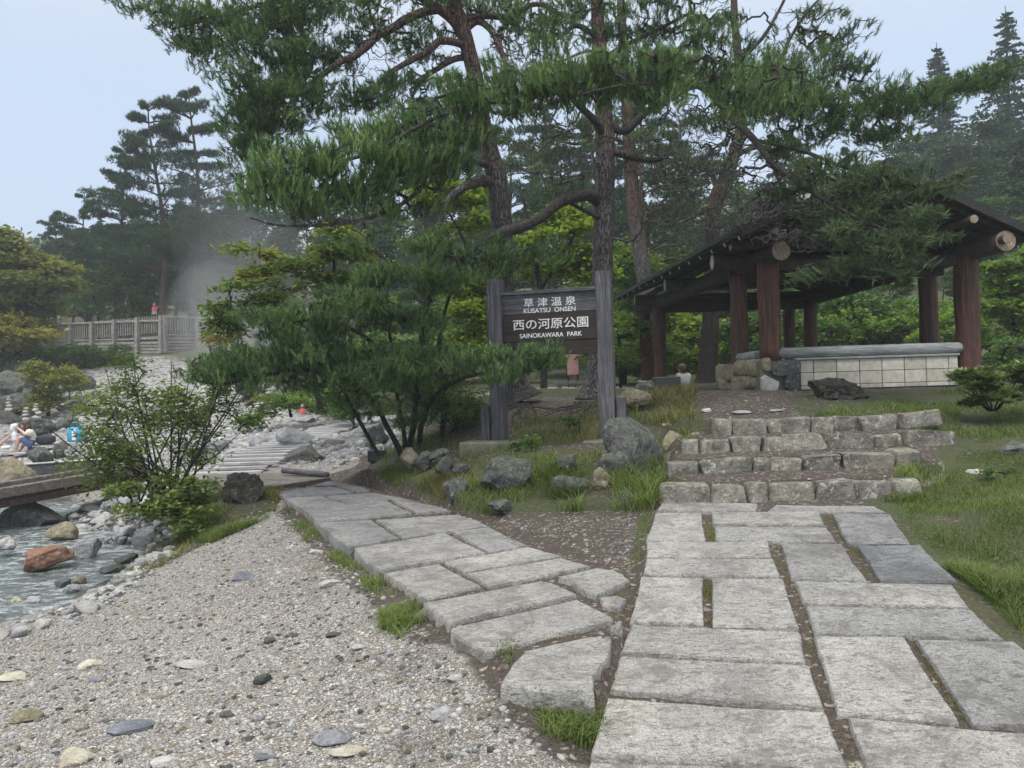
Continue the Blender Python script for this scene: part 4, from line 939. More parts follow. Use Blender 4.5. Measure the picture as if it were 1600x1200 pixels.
# ================================================================== ROCKS
RK = [
 ('boulder',990,697,8.3,100,92,M_rockdark,'largest lichen-speckled grey boulder beside the right sign post',3,.8),
 ('boulder',962,726,8.0,62,44,M_rockdark,'dark low boulder at the left foot of the largest boulder',9,.4),
 ('boulder',1050,692,8.6,42,46,M_rocktan,'tan wedge-shaped rock leaning right of the largest boulder',11,.6),
 ('boulder',1068,673,9.0,58,38,M_rocktan,'rounded brown rock beside the second step from the top',13,.4),
 ('boulder',1088,688,8.55,42,26,M_stepstone,'pale flat-topped rock at the left end of the steps',17,.6),
 ('boulder',787,736,8.0,90,52,M_rockdark,'wide humped dark rock below the left sign post',19,.45),
 ('boulder',885,724,8.2,48,30,M_rockdark,'round brown-grey rock balanced above an angular one',23,.35),
 ('boulder',889,758,7.7,62,42,M_rockdark,'angular slate-grey rock under the balanced round one',29,.85),
 ('boulder',937,752,7.7,44,58,M_rocktan,'upright brownish rock left of the largest boulder',31,.3),
 ('boulder',720,768,8.0,40,46,M_rockdark,'squarish dark rock with a white patch by the slab path',37,.65),
 ('boulder',702,760,8.2,30,28,M_rockdark,'small rock tucked left of the squarish dark one',39,.4),
 ('boulder',783,788,7.4,42,22,M_rockdark,'low wedge-shaped rock at the front edge of the grass',41,.7),
 ('boulder',982,783,7.2,42,40,M_rockdark,'grey rock half hidden in grass by the steps',43,.5),
 ('boulder',722,733,8.9,32,20,M_rockdark,'small dark rock left of the wide humped one',47,.4),
 ('boulder',697,728,9.1,34,38,M_rockdark,'brown-grey rock in the row behind the path grass',49,.4),
 ('boulder',684,708,9.6,38,22,M_rockdark,'smooth rock at the foot of the dark pine shrub',53,.55),
 ('boulder',640,713,10.0,34,30,M_rocktan,'mossy greenish rock left of the smooth shrub rock',57,.45),
 ('boulder',664,718,9.7,30,28,M_rockdark,'small rock between mossy and brown-grey rocks of the row',59,.5),
 ('boulder',990,618,11.0,62,26,M_rocktan,'mossy flat rock behind the right sign post',61,.6),
 ('boulder',1012,608,12.6,44,30,M_rockdark,'black rough rock left of the dark slate block',63,.2),
 ('boulder',1304,611,10.6,100,44,M_stump,'black porous lava rock in front of the tiled wall',67,.75),
 ('boulder',1590,700,7.6,66,44,M_rockdark,'grey pointed rock at the right edge of the lawn',71,.7),
 ('rock',1526,739,7.2,34,14,M_rockwhite,'small pale stone on the lawn right of the steps',73,.6),
 ('mossy_stump_rock',382,764,9.6,70,58,M_stump,'black mossy stump-like rock at the end of the slab path',79,.5),
 ('boulder',457,679,15.6,72,26,M_rockgrey,'smooth flat grey boulder behind the batten steps',83,.4),
 ('boulder',470,716,13.9,78,40,M_rockdark,'ridged grey boulder right of the batten steps',89,.75),
 ('boulder',525,716,13.4,34,26,M_rockgrey,'smaller grey rock right of the ridged boulder',97,.3),
 ('boulder',520,694,15.5,50,26,M_rockdark,'mossy grey rock above the smaller grey rock',99,.3),
 ('boulder',590,683,12.9,34,42,M_rockdark,'dark upright boulder behind the thin pine stems',101,.35),
 ('boulder',68,869,8.55,86,34,M_redrock,'rust-red stained rock sitting in the stream',103,.5),
 ('boulder',134,854,9.1,54,34,M_rockgrey,'light grey pointed rock beside the rust-red one',107,.7),
 ('boulder',104,830,10.4,62,28,M_rocktan,'mossy pale rock in shade beneath the footbridge',109,.8),
 ('boulder',227,836,9.6,40,34,M_rockgrey,'grey slab-sided rock on the stream bank under the bush',113,.7),
 ('boulder',200,871,8.7,42,14,M_rockwet,'black wet flat rock at the bend of the stream',127,.4),
 ('boulder',178,887,8.3,44,18,M_rockwet,'black wet rock just below the stream bend',131,.3),
 ('boulder',99,911,7.7,27,16,M_rockwet,'greenish rounded stone in mid stream with a twig',137,.6),
 ('boulder',110,920,7.5,28,14,M_rockgrey,'smooth grey oval stone in the stream',139,.4),
 ('boulder',126,905,7.8,22,18,M_rocktan,'mossy green stone behind the oval stream stone',149,.5),
 ('boulder',28,941,7.2,26,20,M_yellow,'yellowish stone at the near edge of the stream',151,.6),
 ('boulder',52,941,7.15,26,20,M_rockgrey,'pale lilac-grey stone right of the yellowish stone',157,.7),
 ('boulder',4,948,7.1,28,22,M_rockgrey,'grey stone at the water edge cut by the frame',163,.5),
 ('boulder',10,848,9.4,34,20,M_rockwhite,'whitish rock by the dark water under the bridge',165,.5),
 ('boulder',25,985,6.5,54,42,M_rockgrey,'big rounded grey boulder on the gravel at the stream edge',167,.6),
 ('boulder',22,738,13.6,74,52,M_rocktan,'pyramid-shaped grey-green boulder behind the footbridge',173,.9),
 ('boulder',64,711,17.2,46,28,M_rockdark,'speckled boulder in front of the seated woman',179,.8),
 ('boulder',97,702,17.6,28,26,M_rockdark,'rough rock right of the speckled boulder',181,.5),
 ('boulder',126,708,17.2,50,34,M_rockgrey,'smooth grey boulder below the blue bag',191,.3),
 ('boulder',14,684,23,60,32,M_rockgrey,'big smooth boulder behind the seated woman',193,.35),
 ('boulder',56,666,24,64,32,M_rockdark,'dark domed boulder topped with piled white stones',197,.35),
 ('boulder',10,658,26,62,36,M_rockdark,'grey boulder left of the dark domed one',199,.5),
 ('boulder',12,600,29,90,44,M_rockdark,'large smooth boulder on the left slope',211,.5),
 ('boulder',22,630,27,70,34,M_rockdark,'dark boulder below the large smooth slope boulder',223,.4),
 ('boulder',30,575,32,80,34,M_rockdark,'upper dark boulder under the left maple',227,.35),
 ('boulder',126,602,31,50,36,M_rockdark,'dark angular boulder on the white scree',229,.35),
 ('boulder',152,620,29.5,36,32,M_rockgrey,'grey rounded boulder with a pale top on the scree',233,.3),
 ('boulder',120,640,27.5,52,28,M_rockdark,'dark low boulder at the foot of the white scree',239,.35),
 ('boulder',168,648,26,36,20,M_rockdark,'grey scree boulder behind the leafy bush',241,.35),
 ('boulder',392,607,27,52,20,M_rockdark,'black ledge rock covered with white pebbles',251,.3),
 ('boulder',398,664,21,36,18,M_rockdark,'round boulder with small cairn below the little shrine',257,.6),
 ('boulder',340,697,16.5,40,18,M_slate,'blue-grey slab rock on the scree by the walkway',263,.6),
 ('boulder',352,690,17,26,14,M_rockgrey,'round grey stone nearest the batten walkway',269,.6),
 ('boulder',300,702,16,30,16,M_rockgrey,'grey stone behind the bush stems',271,.6),
 ('boulder',480,655,19,40,12,M_rockgrey,'pale ledge under the little red-bibbed statue',281,.5),
 ('boulder',102,664,24.5,50,26,M_rockdark,'smooth grey boulder behind the black bag',285,.45),
 ('boulder',-15,640,28,60,60,M_rockdark,'big dark boulder cut by the left picture edge',287,.3),
 ('boulder',200,690,20,44,22,M_rockgrey,'flat grey scree rock left of the bush stems',289,.5),
 ('boulder',235,640,26,60,22,M_rockgrey,'pale grey outcrop high on the scree',291,.6),
 ('boulder',300,655,23,50,18,M_rockgrey,'long grey scree rock below the pine tips',293,.6),
 ('boulder',170,790,10.6,26,18,M_rockgrey,'grey stone at the far bank below the footbridge',283,.5),
]
for r_ in RK:
    nme, px, py, d, w_, h_, mt, lab, sd, ti = r_
    rock(nme, px, py, d, w_, h_, mt, lab, 'boulder' if nme == 'boulder' else 'rock', sd, tint=ti, sink=.25, depth=.75, lump=.35, facets=13 if mt is not M_stump else 4, rough=.14 if mt is not M_stump else .3)
GK = [ # lying on the gravel
 (380,897,42,26,M_slate,'blue-grey flat stone bedded in the gravel near the stream bank',301,.9), (397,905,16,14,M_rockgrey,'small grey stone touching the blue-grey flat stone',302,.5),
 (409,1056,30,36,M_rockwet,'black triangular stone standing in the gravel',303,.2), (47,1115,58,30,M_rocktan,'long grey-green stone at the left of the gravel',305,.8),
 (205,1130,74,30,M_slate,'flat dark blue slate lying on the gravel',307,.5), (422,997,20,22,M_rockwet,'small dark upright stone in the mid gravel',309,.5), (456,992,22,12,M_rockdark,'small flat dark stone right of the dark upright stone',310,.5),
 (692,1112,42,28,M_rockgrey,'rounded blue-grey stone near the slab path end',311,.5), (519,1151,68,26,M_rockgrey,'long grey stone at the bottom of the gravel',313,.4),
 (545,1172,64,16,M_yellow,'long yellowish-brown stone below the long grey one',315,.3), (735,1090,22,28,M_rockwhite,'white upright stone left of the end slab',317,.9),
 (710,1058,34,14,M_rockwhite,'flat white stone beneath the thick end slab',319,.7), (140,1036,40,22,M_yellow,'cream stone flush with the gravel',321,.8), (300,1036,60,10,M_rockwhite,'long thin pale stone flush with the gravel',323,.8),
 (115,1180,60,34,M_yellow,'large yellow-stained stone at the bottom left',325,.7), (255,1188,52,20,M_rockwhite,'pale greenish stone at the very bottom edge',327,.6), (415,1172,34,40,M_rockgrey,'brownish-grey stone standing at the bottom of the gravel',329,.4),
 (515,910,34,16,M_rockwhite,'whitish stone left of the grassy path edge',331,.7), (495,860,26,14,M_rockwhite,'pale stone beside the upper path grass',333,.8), (20,1055,50,20,M_yellow,'cream slab of rock at the left picture edge',335,.9),
 (265,855,20,12,M_rockwhite,'small white stone below the bush',337,.9), (213,895,40,14,M_rockwhite,'pale stone among yellow bank grass',339,.6), (560,1010,24,14,M_rockwhite,'small stone in the brown hollow by the path',341,.6), (520,990,28,14,M_rockdark,'dark flat stone in the gravel by the path hollow',343,.5),
 (355,1115,26,12,M_rockdark,'small dark stone amid the lower gravel',345,.4), (600,1140,22,14,M_yellow,'little ochre stone in the lower gravel',347,.6), (738,1170,26,16,M_rockgrey,'grey pebble near the bottom of the slab edge',349,.6), (150,1060,26,14,M_slate,'small blue stone beside the cream stone',351,.8),
 (1045,662,22,10,M_rockwhite,'white stone on the platform left of the steps',353,.9), (1160,643,34,10,M_rockgrey,'flat stone on the soil above the top step',355,.7), (1105,640,18,10,M_rockwhite,'small pale stone above the left end of the top step',357,.8), (1215,640,30,8,M_rockgrey,'thin stone set in the soil above the top step',359,.5)]
for (px, py, w_, h_, mt, lab, sd, ti) in GK:
    g = ground(px, py+h_*.3); d = g[1]; W = w_/F*d
    V, Fc = rockV((W, W*.62 if w_ > h_*1.4 else W*.8, min(h_/F*d*.8, W*.7)), sd, 3, 9, .08, .2)
    V = V@np.array(Matrix.Rotation(rng.uniform(-.3, .5), 3, 'Z')).T; V = V+np.array([g[0], g[1], g[2]+min(h_/F*d*.8, W*.7)*.18])
    o = mesh_np('stone', V, Fc, mt, None, True, np.full(len(V), ti), loc=g)
    try: o.data.set_sharp_from_angle(angle=R(30))
    except Exception: pass
    props(o, lab, 'stone')
# cobbles along the stream: copies of six shapes
protos = [mesh_np('river_cobble', *rockV((1, .8, .6), 400+k, 3, 7, .06), M_rockgrey if k % 2 else M_rockwhite, None, True, np.full(162, .3+.1*k)).data for k in range(6)]
for o in [o for o in sc.objects if o.name.startswith('river_cobble')]: bpy.data.objects.remove(o)
def cobbles(poly, n, smin, smax, name, label, group, zmin=None, maxd=40):
    poly = np.array(poly, float); k = 0; tries = 0
    while k < n and tries < n*30:
        tries += 1; px = rng.uniform(poly[:, 0].min(), poly[:, 0].max()); py = rng.uniform(poly[:, 1].min(), poly[:, 1].max())
        if not inpoly(np.array([px]), np.array([py]), poly)[0]: continue
        g = ground(px, py)
        if g[1] > maxd: continue
        s_ = rng.uniform(smin, smax)*(.6+.8*rng.random()**2)
        o = bpy.data.objects.new(name, protos[rng.integers(6)]); o.location = (g[0], g[1], g[2]+s_*.12); o.scale = (s_, s_*rng.uniform(.8, 1.1), s_*rng.uniform(.7, 1.1)); o.rotation_euler = (rng.normal(0, .2), rng.normal(0, .2), rng.uniform(0, 6.3))
        COL.objects.link(o); props(o, label, 'stone', group); k += 1
cobbles([(110,800),(170,780),(260,790),(240,845),(130,845),(90,815)], 110, .08, .30, 'river_cobble', 'grey cobble on the stony bank beneath the bush', 'cobbles on the far stream bank')
cobbles([(-10,985),(150,925),(250,868),(290,862),(180,945),(60,985),(0,1010)], 55, .05, .16, 'river_cobble', 'pale cobble along the near edge of the stream', 'cobbles on the near stream edge')
cobbles([(0,840),(90,850),(30,862),(0,880)], 10, .12, .3, 'river_cobble', 'stone in the shallows behind the rust-red rock', 'stones in the shallows')
cobbles([(120,665),(350,640),(460,690),(330,725),(170,715)], 110, .12, .42, 'scree_stone', 'white stone on the scree behind the leafy bush', 'white scree stones', maxd=30)
def pebbles(poly, n, smin, smax, name, label, mats, maxd=30, sub=1, zoff=.0):
    """uncountable small stones as one mesh per colour"""
    poly = np.array(poly, float); V0, F0 = ico(sub)
    # world bounding area
    C = []; tries = 0
    crn = np.array([ground(x, y, 2.2, 60)[:2] for x, y in poly]); lo, hi = crn.min(0), crn.max(0)
    while len(C) < n and tries < 60:
        tries += 1; q = rng.uniform(lo, hi, (n*3, 2)); q = np.c_[q, H(q[:, 0], q[:, 1])]; a, b = proj(q); ok = inpoly(a, b, poly) & (q[:, 1] > 1.5) & (q[:, 1] < maxd)
        w2 = rng.random(len(q)) < np.minimum(1, 3.2/np.maximum(q[:, 1], 1)+.12); C += list(q[ok & w2])
    C = np.array(C[:n])
    for k, mt in enumerate(mats):
        c = C[k::len(mats)]; m_ = len(c); s_ = smin+(smax-smin)*rng.random(m_)**3
        sc3 = np.c_[s_*rng.uniform(.7, 1.3, m_), s_*rng.uniform(.6, 1.1, m_), s_*rng.uniform(.4, .8, m_)]/2
        a = rng.uniform(0, 6.28, m_); ca, sa = np.cos(a), np.sin(a)
        V = V0[None]*(1+.22*rng.normal(size=(m_, len(V0), 1)))*sc3[:, None, :]
        V = np.stack([V[..., 0]*ca[:, None]-V[..., 1]*sa[:, None], V[..., 0]*sa[:, None]+V[..., 1]*ca[:, None], V[..., 2]], -1)
        V += c[:, None, :]+np.array([0, 0, zoff]); Fc = F0[None]+(np.arange(m_)*len(V0))[:, None, None]
        props(mesh_np(name, V.reshape(-1, 3), Fc.reshape(-1, 3), mt, None, False, np.repeat(rng.random(m_), len(V0))), label, None, None, 'stuff')
pebbles([(-20,1000),(250,870),(430,780),(560,900),(700,1020),(800,1110),(900,1200),(-20,1220)], 13000, .007, .044, 'gravel', 'loose pale pebbles over the gravel ground', (M_rockgrey, M_rockwhite, M_rockgrey, M_rockwhite, M_rocktan, M_rockdark), 12)
pebbles([(1060,785),(1060,640),(1240,610),(1480,640),(1470,740),(1390,790)], 900, .008, .04, 'gravel', 'stone chips on the step treads', (M_rockgrey, M_rocktan), 13)
pebbles([(760,805),(985,805),(1000,830),(980,905),(900,860)], 900, .008, .035, 'gravel', 'stone chips between the two slab paths', (M_rockgrey, M_rocktan), 13)
pebbles([(110,720),(150,560),(330,560),(470,600),(560,650),(420,700),(330,735),(180,745)], 4200, .05, .26, 'scree', 'white bleached stones heaped on the spring slope', (M_rockwhite, M_rockwhite, M_rockgrey), 42)
pebbles([(-30,760),(-30,600),(140,590),(150,720)], 1300, .06, .3, 'scree', 'pale stones among the left boulders', (M_rockgrey, M_rockwhite), 34)
pebbles([(90,850),(100,790),(280,765),(300,820),(230,865),(150,850)], 3200, .03, .13, 'gravel', 'stream bank pebbles', (M_rockgrey, M_rockdark), 14)
# cairns of white pebbles
for (px, py, d, n_) in ((15,640,25.5,5), (40,655,23.6,4), (56,652,23.6,5), (112,592,30.5,5), (400,654,20.8,4), (372,640,22,4), (420,620,25,4)):
    cn = empty('stone_cairn', P(px, py, d), None, 'cairn', 'little stacked stone cairns'); cn['label'] = {15: 'leftmost little cairn of white stones, above the seated woman', 40: 'cairn on the dark domed boulder, left one of the pair', 56: 'cairn on the dark domed boulder, right one of the pair', 112: 'tiny cairn on the dark angular scree boulder', 400: 'cairn on the round boulder below the small shrine', 372: 'cairn of white stones left of the small shrine', 420: 'cairn of white stones right of the small shrine'}[px]; del cn['group']
    z = 0
    for i in range(n_):
        s_ = (.26-.035*i); V, Fc = rockV((s_, s_*.9, s_*.55), 500+i+px, 2, 5, .05); mesh_np('cairn_stone', V+P(px, py, d)+np.array([rng.normal(0, .02), 0, z]), Fc, M_rockwhite, cn, True, np.full(len(V), .6)); z += s_*.48

# ================================================================== SMALL THINGS
def jizo(px, pyb, d, h, label):
    p = P(px, pyb, d); e = empty('stone_statue', p, label, 'statue')
    zz = np.array([0, .03, .1, .28, .46, .58, .64, .67]); rr = np.array([.26, .27, .24, .21, .20, .15, .08, .07])
    MB().tube([(p[0], p[1], p[2]+z*h) for z in zz], rr*h, 14).build('body', M_statue, e, True)
    V, Fc = ico(3); hd = V*np.array([.125, .13, .16])*h; hd[:, 1] -= .02*h*np.exp(-((V[:, 0]/.2)**2+((V[:, 2]+.1)/.3)**2))*(V[:, 1] < 0); mesh_np('head', hd+p+[0, 0, .82*h], Fc, M_statue, e, True)
    a = np.linspace(-1.9, 1.9, 15)-math.pi/2; top = np.c_[np.cos(a)*.15*h, np.sin(a)*.15*h, np.full(15, .66*h)]; bot = np.c_[np.cos(a)*.235*h, np.sin(a)*.235*h, .66*h-.36*h*np.cos((a+math.pi/2)*.7)]
    V = np.vstack([top, (top+bot)/2*np.array([1.05, 1.05, 1]), bot])+p; mesh_np('bib', V, [(i, i+1, 15+i+1, 15+i) for i in range(14)]+[(15+i, 16+i, 31+i, 30+i) for i in range(14)], M_bib, e, True)
jizo(242, 492, 41, .66, 'far stone statue with red bib behind the terrace railing')
jizo(473, 652, 19, .33, 'little stone statue with red bib beside the walkway')
e = empty('notice_board', P(895, 588, 21), 'faded pink notice board standing behind the sign', 'notice board')
p = P(895, 570, 21); MB().bbox(p, (.31, .05, .56)).build('panel', M_redsign, e); MB().bbox(p+[0, .03, .33], (.36, .1, .05)).build('cap', M_cedardark, e)
for s_ in (-1, 1): MB().bbox(p+[s_*.13, .06, -.3], (.05, .05, 1.0)).build('leg', M_cedardark, e)
e = empty('stone_bench', P(890, 606, 19), 'low grey stone bench behind the trees', 'bench')
p = P(888, 601, 19); MB().bbox(p+[0, 0, .04], (.62, .3, .08)).build('seat', M_concrete, e)
for s_ in (-.22, .22): MB().bbox(p+[s_, 0, -.06], (.1, .26, .12)).build('leg', M_concrete, e)
e = empty('ground_lamp', P(590, 720, 11.4), 'small black box lamp on the ground beneath the pine shrub', 'lamp')
p = P(590, 712, 11.4)
MB().bbox(p+[-.075, 0, 0], (.12, .16, .17)).build('lamp_housing', M_black, e); MB().bbox(p+[.06, 0, 0], (.13, .16, .17)).build('lamp_housing', M_black, e); MB().bbox(p+[-.01, 0, 0], (.006, .17, .16)).build('divider', M_concrete, e); MB().bbox(p+[0, 0, -.095], (.2, .12, .03)).build('base', M_black, e)
e = empty('slate_block', P(1041, 622, 12.6), 'dark slate block at the foot of the far left posts', 'stone block')
p = P(1041, 606, 12.6); MB().bbox(p, (.42, .3, .36), bev=.015).build('block', M_darkbox, e); MB().bbox(p+[-.33, .1, -.02], (.22, .2, .3), bev=.02).build('side_block', M_mosscon, e)
e = empty('small_shrine', P(405, 642, 24), 'tiny shrine with rust-brown gabled roof on the scree', 'shrine')
p = P(405, 638, 24); MB().bbox(p, (.34, .4, .26)).build('body', M_cedardark, e)
rf = MB(); 
for s_ in (-1, 1):
    q = np.array([[0, -.3, .36], [0, .3, .36], [s_*.36, .3, .08], [s_*.36, -.3, .08]])+p; V = np.vstack([q, q+[0, 0, .04]]); rf.add(V, [(0, 1, 2, 3), (4, 5, 6, 7), (0, 1, 5, 4), (1, 2, 6, 5), (2, 3, 7, 6), (3, 0, 4, 7)])
rf.build('roof', M_shrine, e)
e = empty('old_post_stump', P(48, 645, 26), 'thick grey weathered stump post among the left boulders', 'stump')
p = P(48, 645, 26); MB().tube([p+[0, 0, z] for z in (-.3, .1, .5, .85)], [.3, .24, .21, .2], 14).build('trunk', M_postgrey, e, True); MB().tube([p+[0, 0, z] for z in (.85, .88)], [.21, .22], 14).build('cap', M_boardgrey, e)
# seat planks and bags by the foot pool
e = empty('pool_bench', P(70, 700, 20.6), 'thin wooden bench plank by the hot spring pool', 'bench')
a, b = P(40, 695.5, 20.8), P(118, 692, 21.2); c = (a+b)/2; MB().bbox(c, (np.linalg.norm(b-a), .36, .05), np.array(Matrix.Rotation(math.atan2(b[1]-a[1], b[0]-a[0]), 3, 'Z')), t=.9).build('seat', M_batten, e)
for q in (a+[.2, 0, -.25], b+[-.2, 0, -.25]): MB().bbox(q, (.12, .3, .4)).build('leg', M_deck, e)
e = empty('foot_plank', P(28, 710, 20.3), 'pale plank under the seated woman\'s feet', 'plank')
a, b = P(8, 710, 20.2), P(48, 706.5, 20.4); MB().bbox((a+b)/2, (np.linalg.norm(b-a), .34, .05), t=.8).build('board', M_batten, e)
for q in (a+[.1, 0, -.15], b+[-.1, 0, -.15]): MB().bbox(q, (.06, .3, .26)).build('leg', M_deck, e)
def softbox(c, size, pw=.6, seed=1, sub=3, amp=.03):
    V, Fc = ico(sub); V = np.sign(V)*np.abs(V)**pw; V = V/np.abs(V).max(0)*np.asarray(size)/2; V += amp*fbm(V*6+seed, 3, seed)[:, None]*np.sign(V); return V+np.asarray(c), Fc
p = P(71, 687, 20.7); e = empty('black_bag', p-[0, 0, .12], 'black soft bag on the bench beside the seated woman', 'bag')
V, Fc = softbox(p, (.52, .26, .26), .7); mesh_np('bag_body', V, Fc, M_blackbag, e, True); MB().tube(smoothline([p+[-.15, 0, .1], p+[-.08, 0, .22], p+[.1, 0, .2], p+[.16, 0, .1]]), .012, 6).build('handle', M_blackbag, e, True)
p = P(118, 679, 20.8); e = empty('blue_bag', p-[0, 0, .2], 'bright blue patterned tote bag on the boulder', 'bag')
MB().bbox(p, (.38, .16, .40), np.array(Matrix.Rotation(.12, 3, 'Z')), .03).build('bag_body', M_bluebag, e, True)
for s_ in (-1, 1): MB().tube(smoothline([p+[-.1, s_*.06, .18], p+[-.06, s_*.06, .32], p+[.06, s_*.06, .32], p+[.1, s_*.06, .18]]), .010, 6).build('handle', M_bluebag, e, True)
MB().bbox(p+[.0, -.083, .0], (.10, .012, .3)).build('pale_stripe', M_white, e)

# ================================================================== PEOPLE
def skin_body(name, nodes, chains, mat, parent=None, root=None, sub=1, loc=None):
    keys = list(nodes); idx = {k: i for i, k in enumerate(keys)}; base = origin_of(parent) if parent else np.zeros(3)
    if parent is None and loc is not None: base = np.asarray(loc)
    me = bpy.data.meshes.new(name); E = []
    for ch in chains: E += [(idx[a], idx[b]) for a, b in zip(ch[:-1], ch[1:])]
    me.from_pydata([tuple(np.asarray(nodes[k][0])-base) for k in keys], E, [])
    o = bpy.data.objects.new(name, me); COL.objects.link(o)
    s_ = o.modifiers.new('s', 'SKIN'); s_.use_smooth_shade = True; s_.branch_smoothing = .3; ss = o.modifiers.new('u', 'SUBSURF'); ss.levels = sub; ss.render_levels = sub
    for k in keys:
        r_ = nodes[k][1]; me.skin_vertices[0].data[idx[k]].radius = (r_, r_) if np.isscalar(r_) else r_
    me.skin_vertices[0].data[idx[root or keys[0]]].use_root = True
    bpy.context.view_layer.update(); dg = bpy.context.evaluated_depsgraph_get(); nm = bpy.data.meshes.new_from_object(o.evaluated_get(dg)); bpy.data.objects.remove(o)
    nm.materials.clear(); nm.materials.append(mat); o = bpy.data.objects.new(name, nm); COL.objects.link(o)
    if parent: o.parent = parent
    else: o.location = tuple(base)
    return o
def cloth(body, nodes, keys, name, mat, par, off=.014):
    """a garment that follows the body: the skin faces nearest the named joints, lifted off along their normals"""
    base = origin_of(par); me = body.data; nv = len(me.vertices); co = np.zeros(nv*3); me.vertices.foreach_get('co', co); co = co.reshape(-1, 3)+base
    no = np.zeros(nv*3); me.vertices.foreach_get('normal', no); no = no.reshape(-1, 3); ks = list(nodes); J = np.array([nodes[k][0] for k in ks])
    near = ((co[:, None]-J[None])**2).sum(-1).argmin(1); okv = np.array([ks[i] in keys for i in near]); fs = [tuple(p.vertices) for p in me.polygons if sum(okv[list(p.vertices)]) >= 2]
    used = sorted({i for f in fs for i in f}); mp = {v: i for i, v in enumerate(used)}; V = co[used]+no[used]*off*(1+.35*fbm(co[used]*14, 2, 3))[:, None]
    return mesh_np(name, V, [tuple(mp[i] for i in f) for f in fs], mat, par, True)
def hand(o_nodes, ch, pre, wr, dirv, side, s=1.0):
    d = np.asarray(dirv, float); d /= np.linalg.norm(d); sd = np.asarray(side, float); sd /= np.linalg.norm(sd); up = np.cross(d, sd)
    o_nodes[pre+'palm'] = (wr+d*.05*s, .026*s); ch[-1].append(pre+'palm')
    for i, (off, ln) in enumerate(((-.027, .068), (-.009, .078), (.009, .073), (.027, .058))):
        o_nodes[f'{pre}f{i}a'] = (wr+d*.088*s+sd*off*s, .0095*s); o_nodes[f'{pre}f{i}b'] = (wr+d*(.088+ln*.55)*s+sd*off*1.15*s+up*-.006*s, .0085*s); o_nodes[f'{pre}f{i}c'] = (wr+d*(.088+ln*.9)*s+sd*off*1.15*s-up*.026*s, .0075*s)
        ch.append([pre+'palm', f'{pre}f{i}a', f'{pre}f{i}b', f'{pre}f{i}c'])
    o_nodes[pre+'t1'] = (wr+d*.045*s-sd*.038*s-up*.01*s, .011*s); o_nodes[pre+'t2'] = (wr+d*.08*s-sd*.052*s-up*.02*s, .009*s); ch.append([pre+'palm', pre+'t1', pre+'t2'])
def head(c, r, face, skin, hair, par, long_=False, cap=False):
    V, Fc = ico(3); f = np.asarray(face, float); f /= np.linalg.norm(f); s_ = np.cross(f, [0, 0, 1]); s_ /= np.linalg.norm(s_); u = np.cross(s_, f)
    v = V.copy(); v[:, 0] *= .76; v[:, 1] *= .92
    v[:, 0] *= 1-.22*np.clip(-v[:, 2], 0, 1); v[:, 1] += np.where(v[:, 1] > 0, .05*np.exp(-((v[:, 2]+.75)/.25)**2), 0)
    v[:, 1] += .24*np.exp(-(v[:, 0]/.12)**2-((v[:, 2]+.12)/.16)**2)*(V[:, 1] > .3)            # nose
    v[:, 1] -= .07*(np.exp(-((np.abs(v[:, 0])-.3)/.13)**2-((v[:, 2]-.08)/.12)**2))*(V[:, 1] > .2)   # eye sockets
    v[:, 1] += .05*np.exp(-(v[:, 0]/.2)**2-((v[:, 2]+.45)/.07)**2)*(V[:, 1] > .3)               # lips
    v[:, 0] += np.sign(v[:, 0])*.1*np.exp(-((v[:, 1]+.02)/.14)**2-((v[:, 2]+.02)/.2)**2)*(np.abs(v[:, 0]) > .5)  # ears
    B = np.array([s_, f, u]); w_ = (v*r)@B+c
    h = mesh_np('head', w_, Fc, skin, par, True)
    hv = V*np.array([.86, 1.0, 1.06]); keep = (V[:, 1] < .35+.5*V[:, 2]) | (V[:, 2] > .55); hv = hv*(1+.05*fbm(V*5, 3, 3))[:, None]
    if long_: low = (V[:, 2] < 0) & (V[:, 1] < .45); hv[low, 2] *= 2.6; hv[low, 0] *= 1.05; hv[low, 1] = hv[low, 1]*.9-.05
    fk = [f_ for f_ in Fc if keep[f_].all()]
    mesh_np('hair', (hv*r)@B+c, [tuple(x) for x in fk], hair, par, True)
    if cap:
        cv = V*np.array([.95, 1.06, .95])+np.array([0, 0, .25]); fk = [tuple(f_) for f_ in Fc if (V[f_, 2] > .1).all()]; mesh_np('cap', (cv*r)@B+c, fk, M_cap, par, True)
        a = np.linspace(-1, 1, 9); inner = np.c_[np.sin(a)*.85, np.cos(a)*.9, np.full(9, .38)]; outer = np.c_[np.sin(a)*.8, np.cos(a)*1.0+.75, np.full(9, .3)]; mesh_np('cap_brim', (np.vstack([inner, outer])*r)@B+c, [(i, i+1, 10+i, 9+i) for i in range(8)], M_cap, par, True)
def px3(x, y, d): return P(x, y, d)
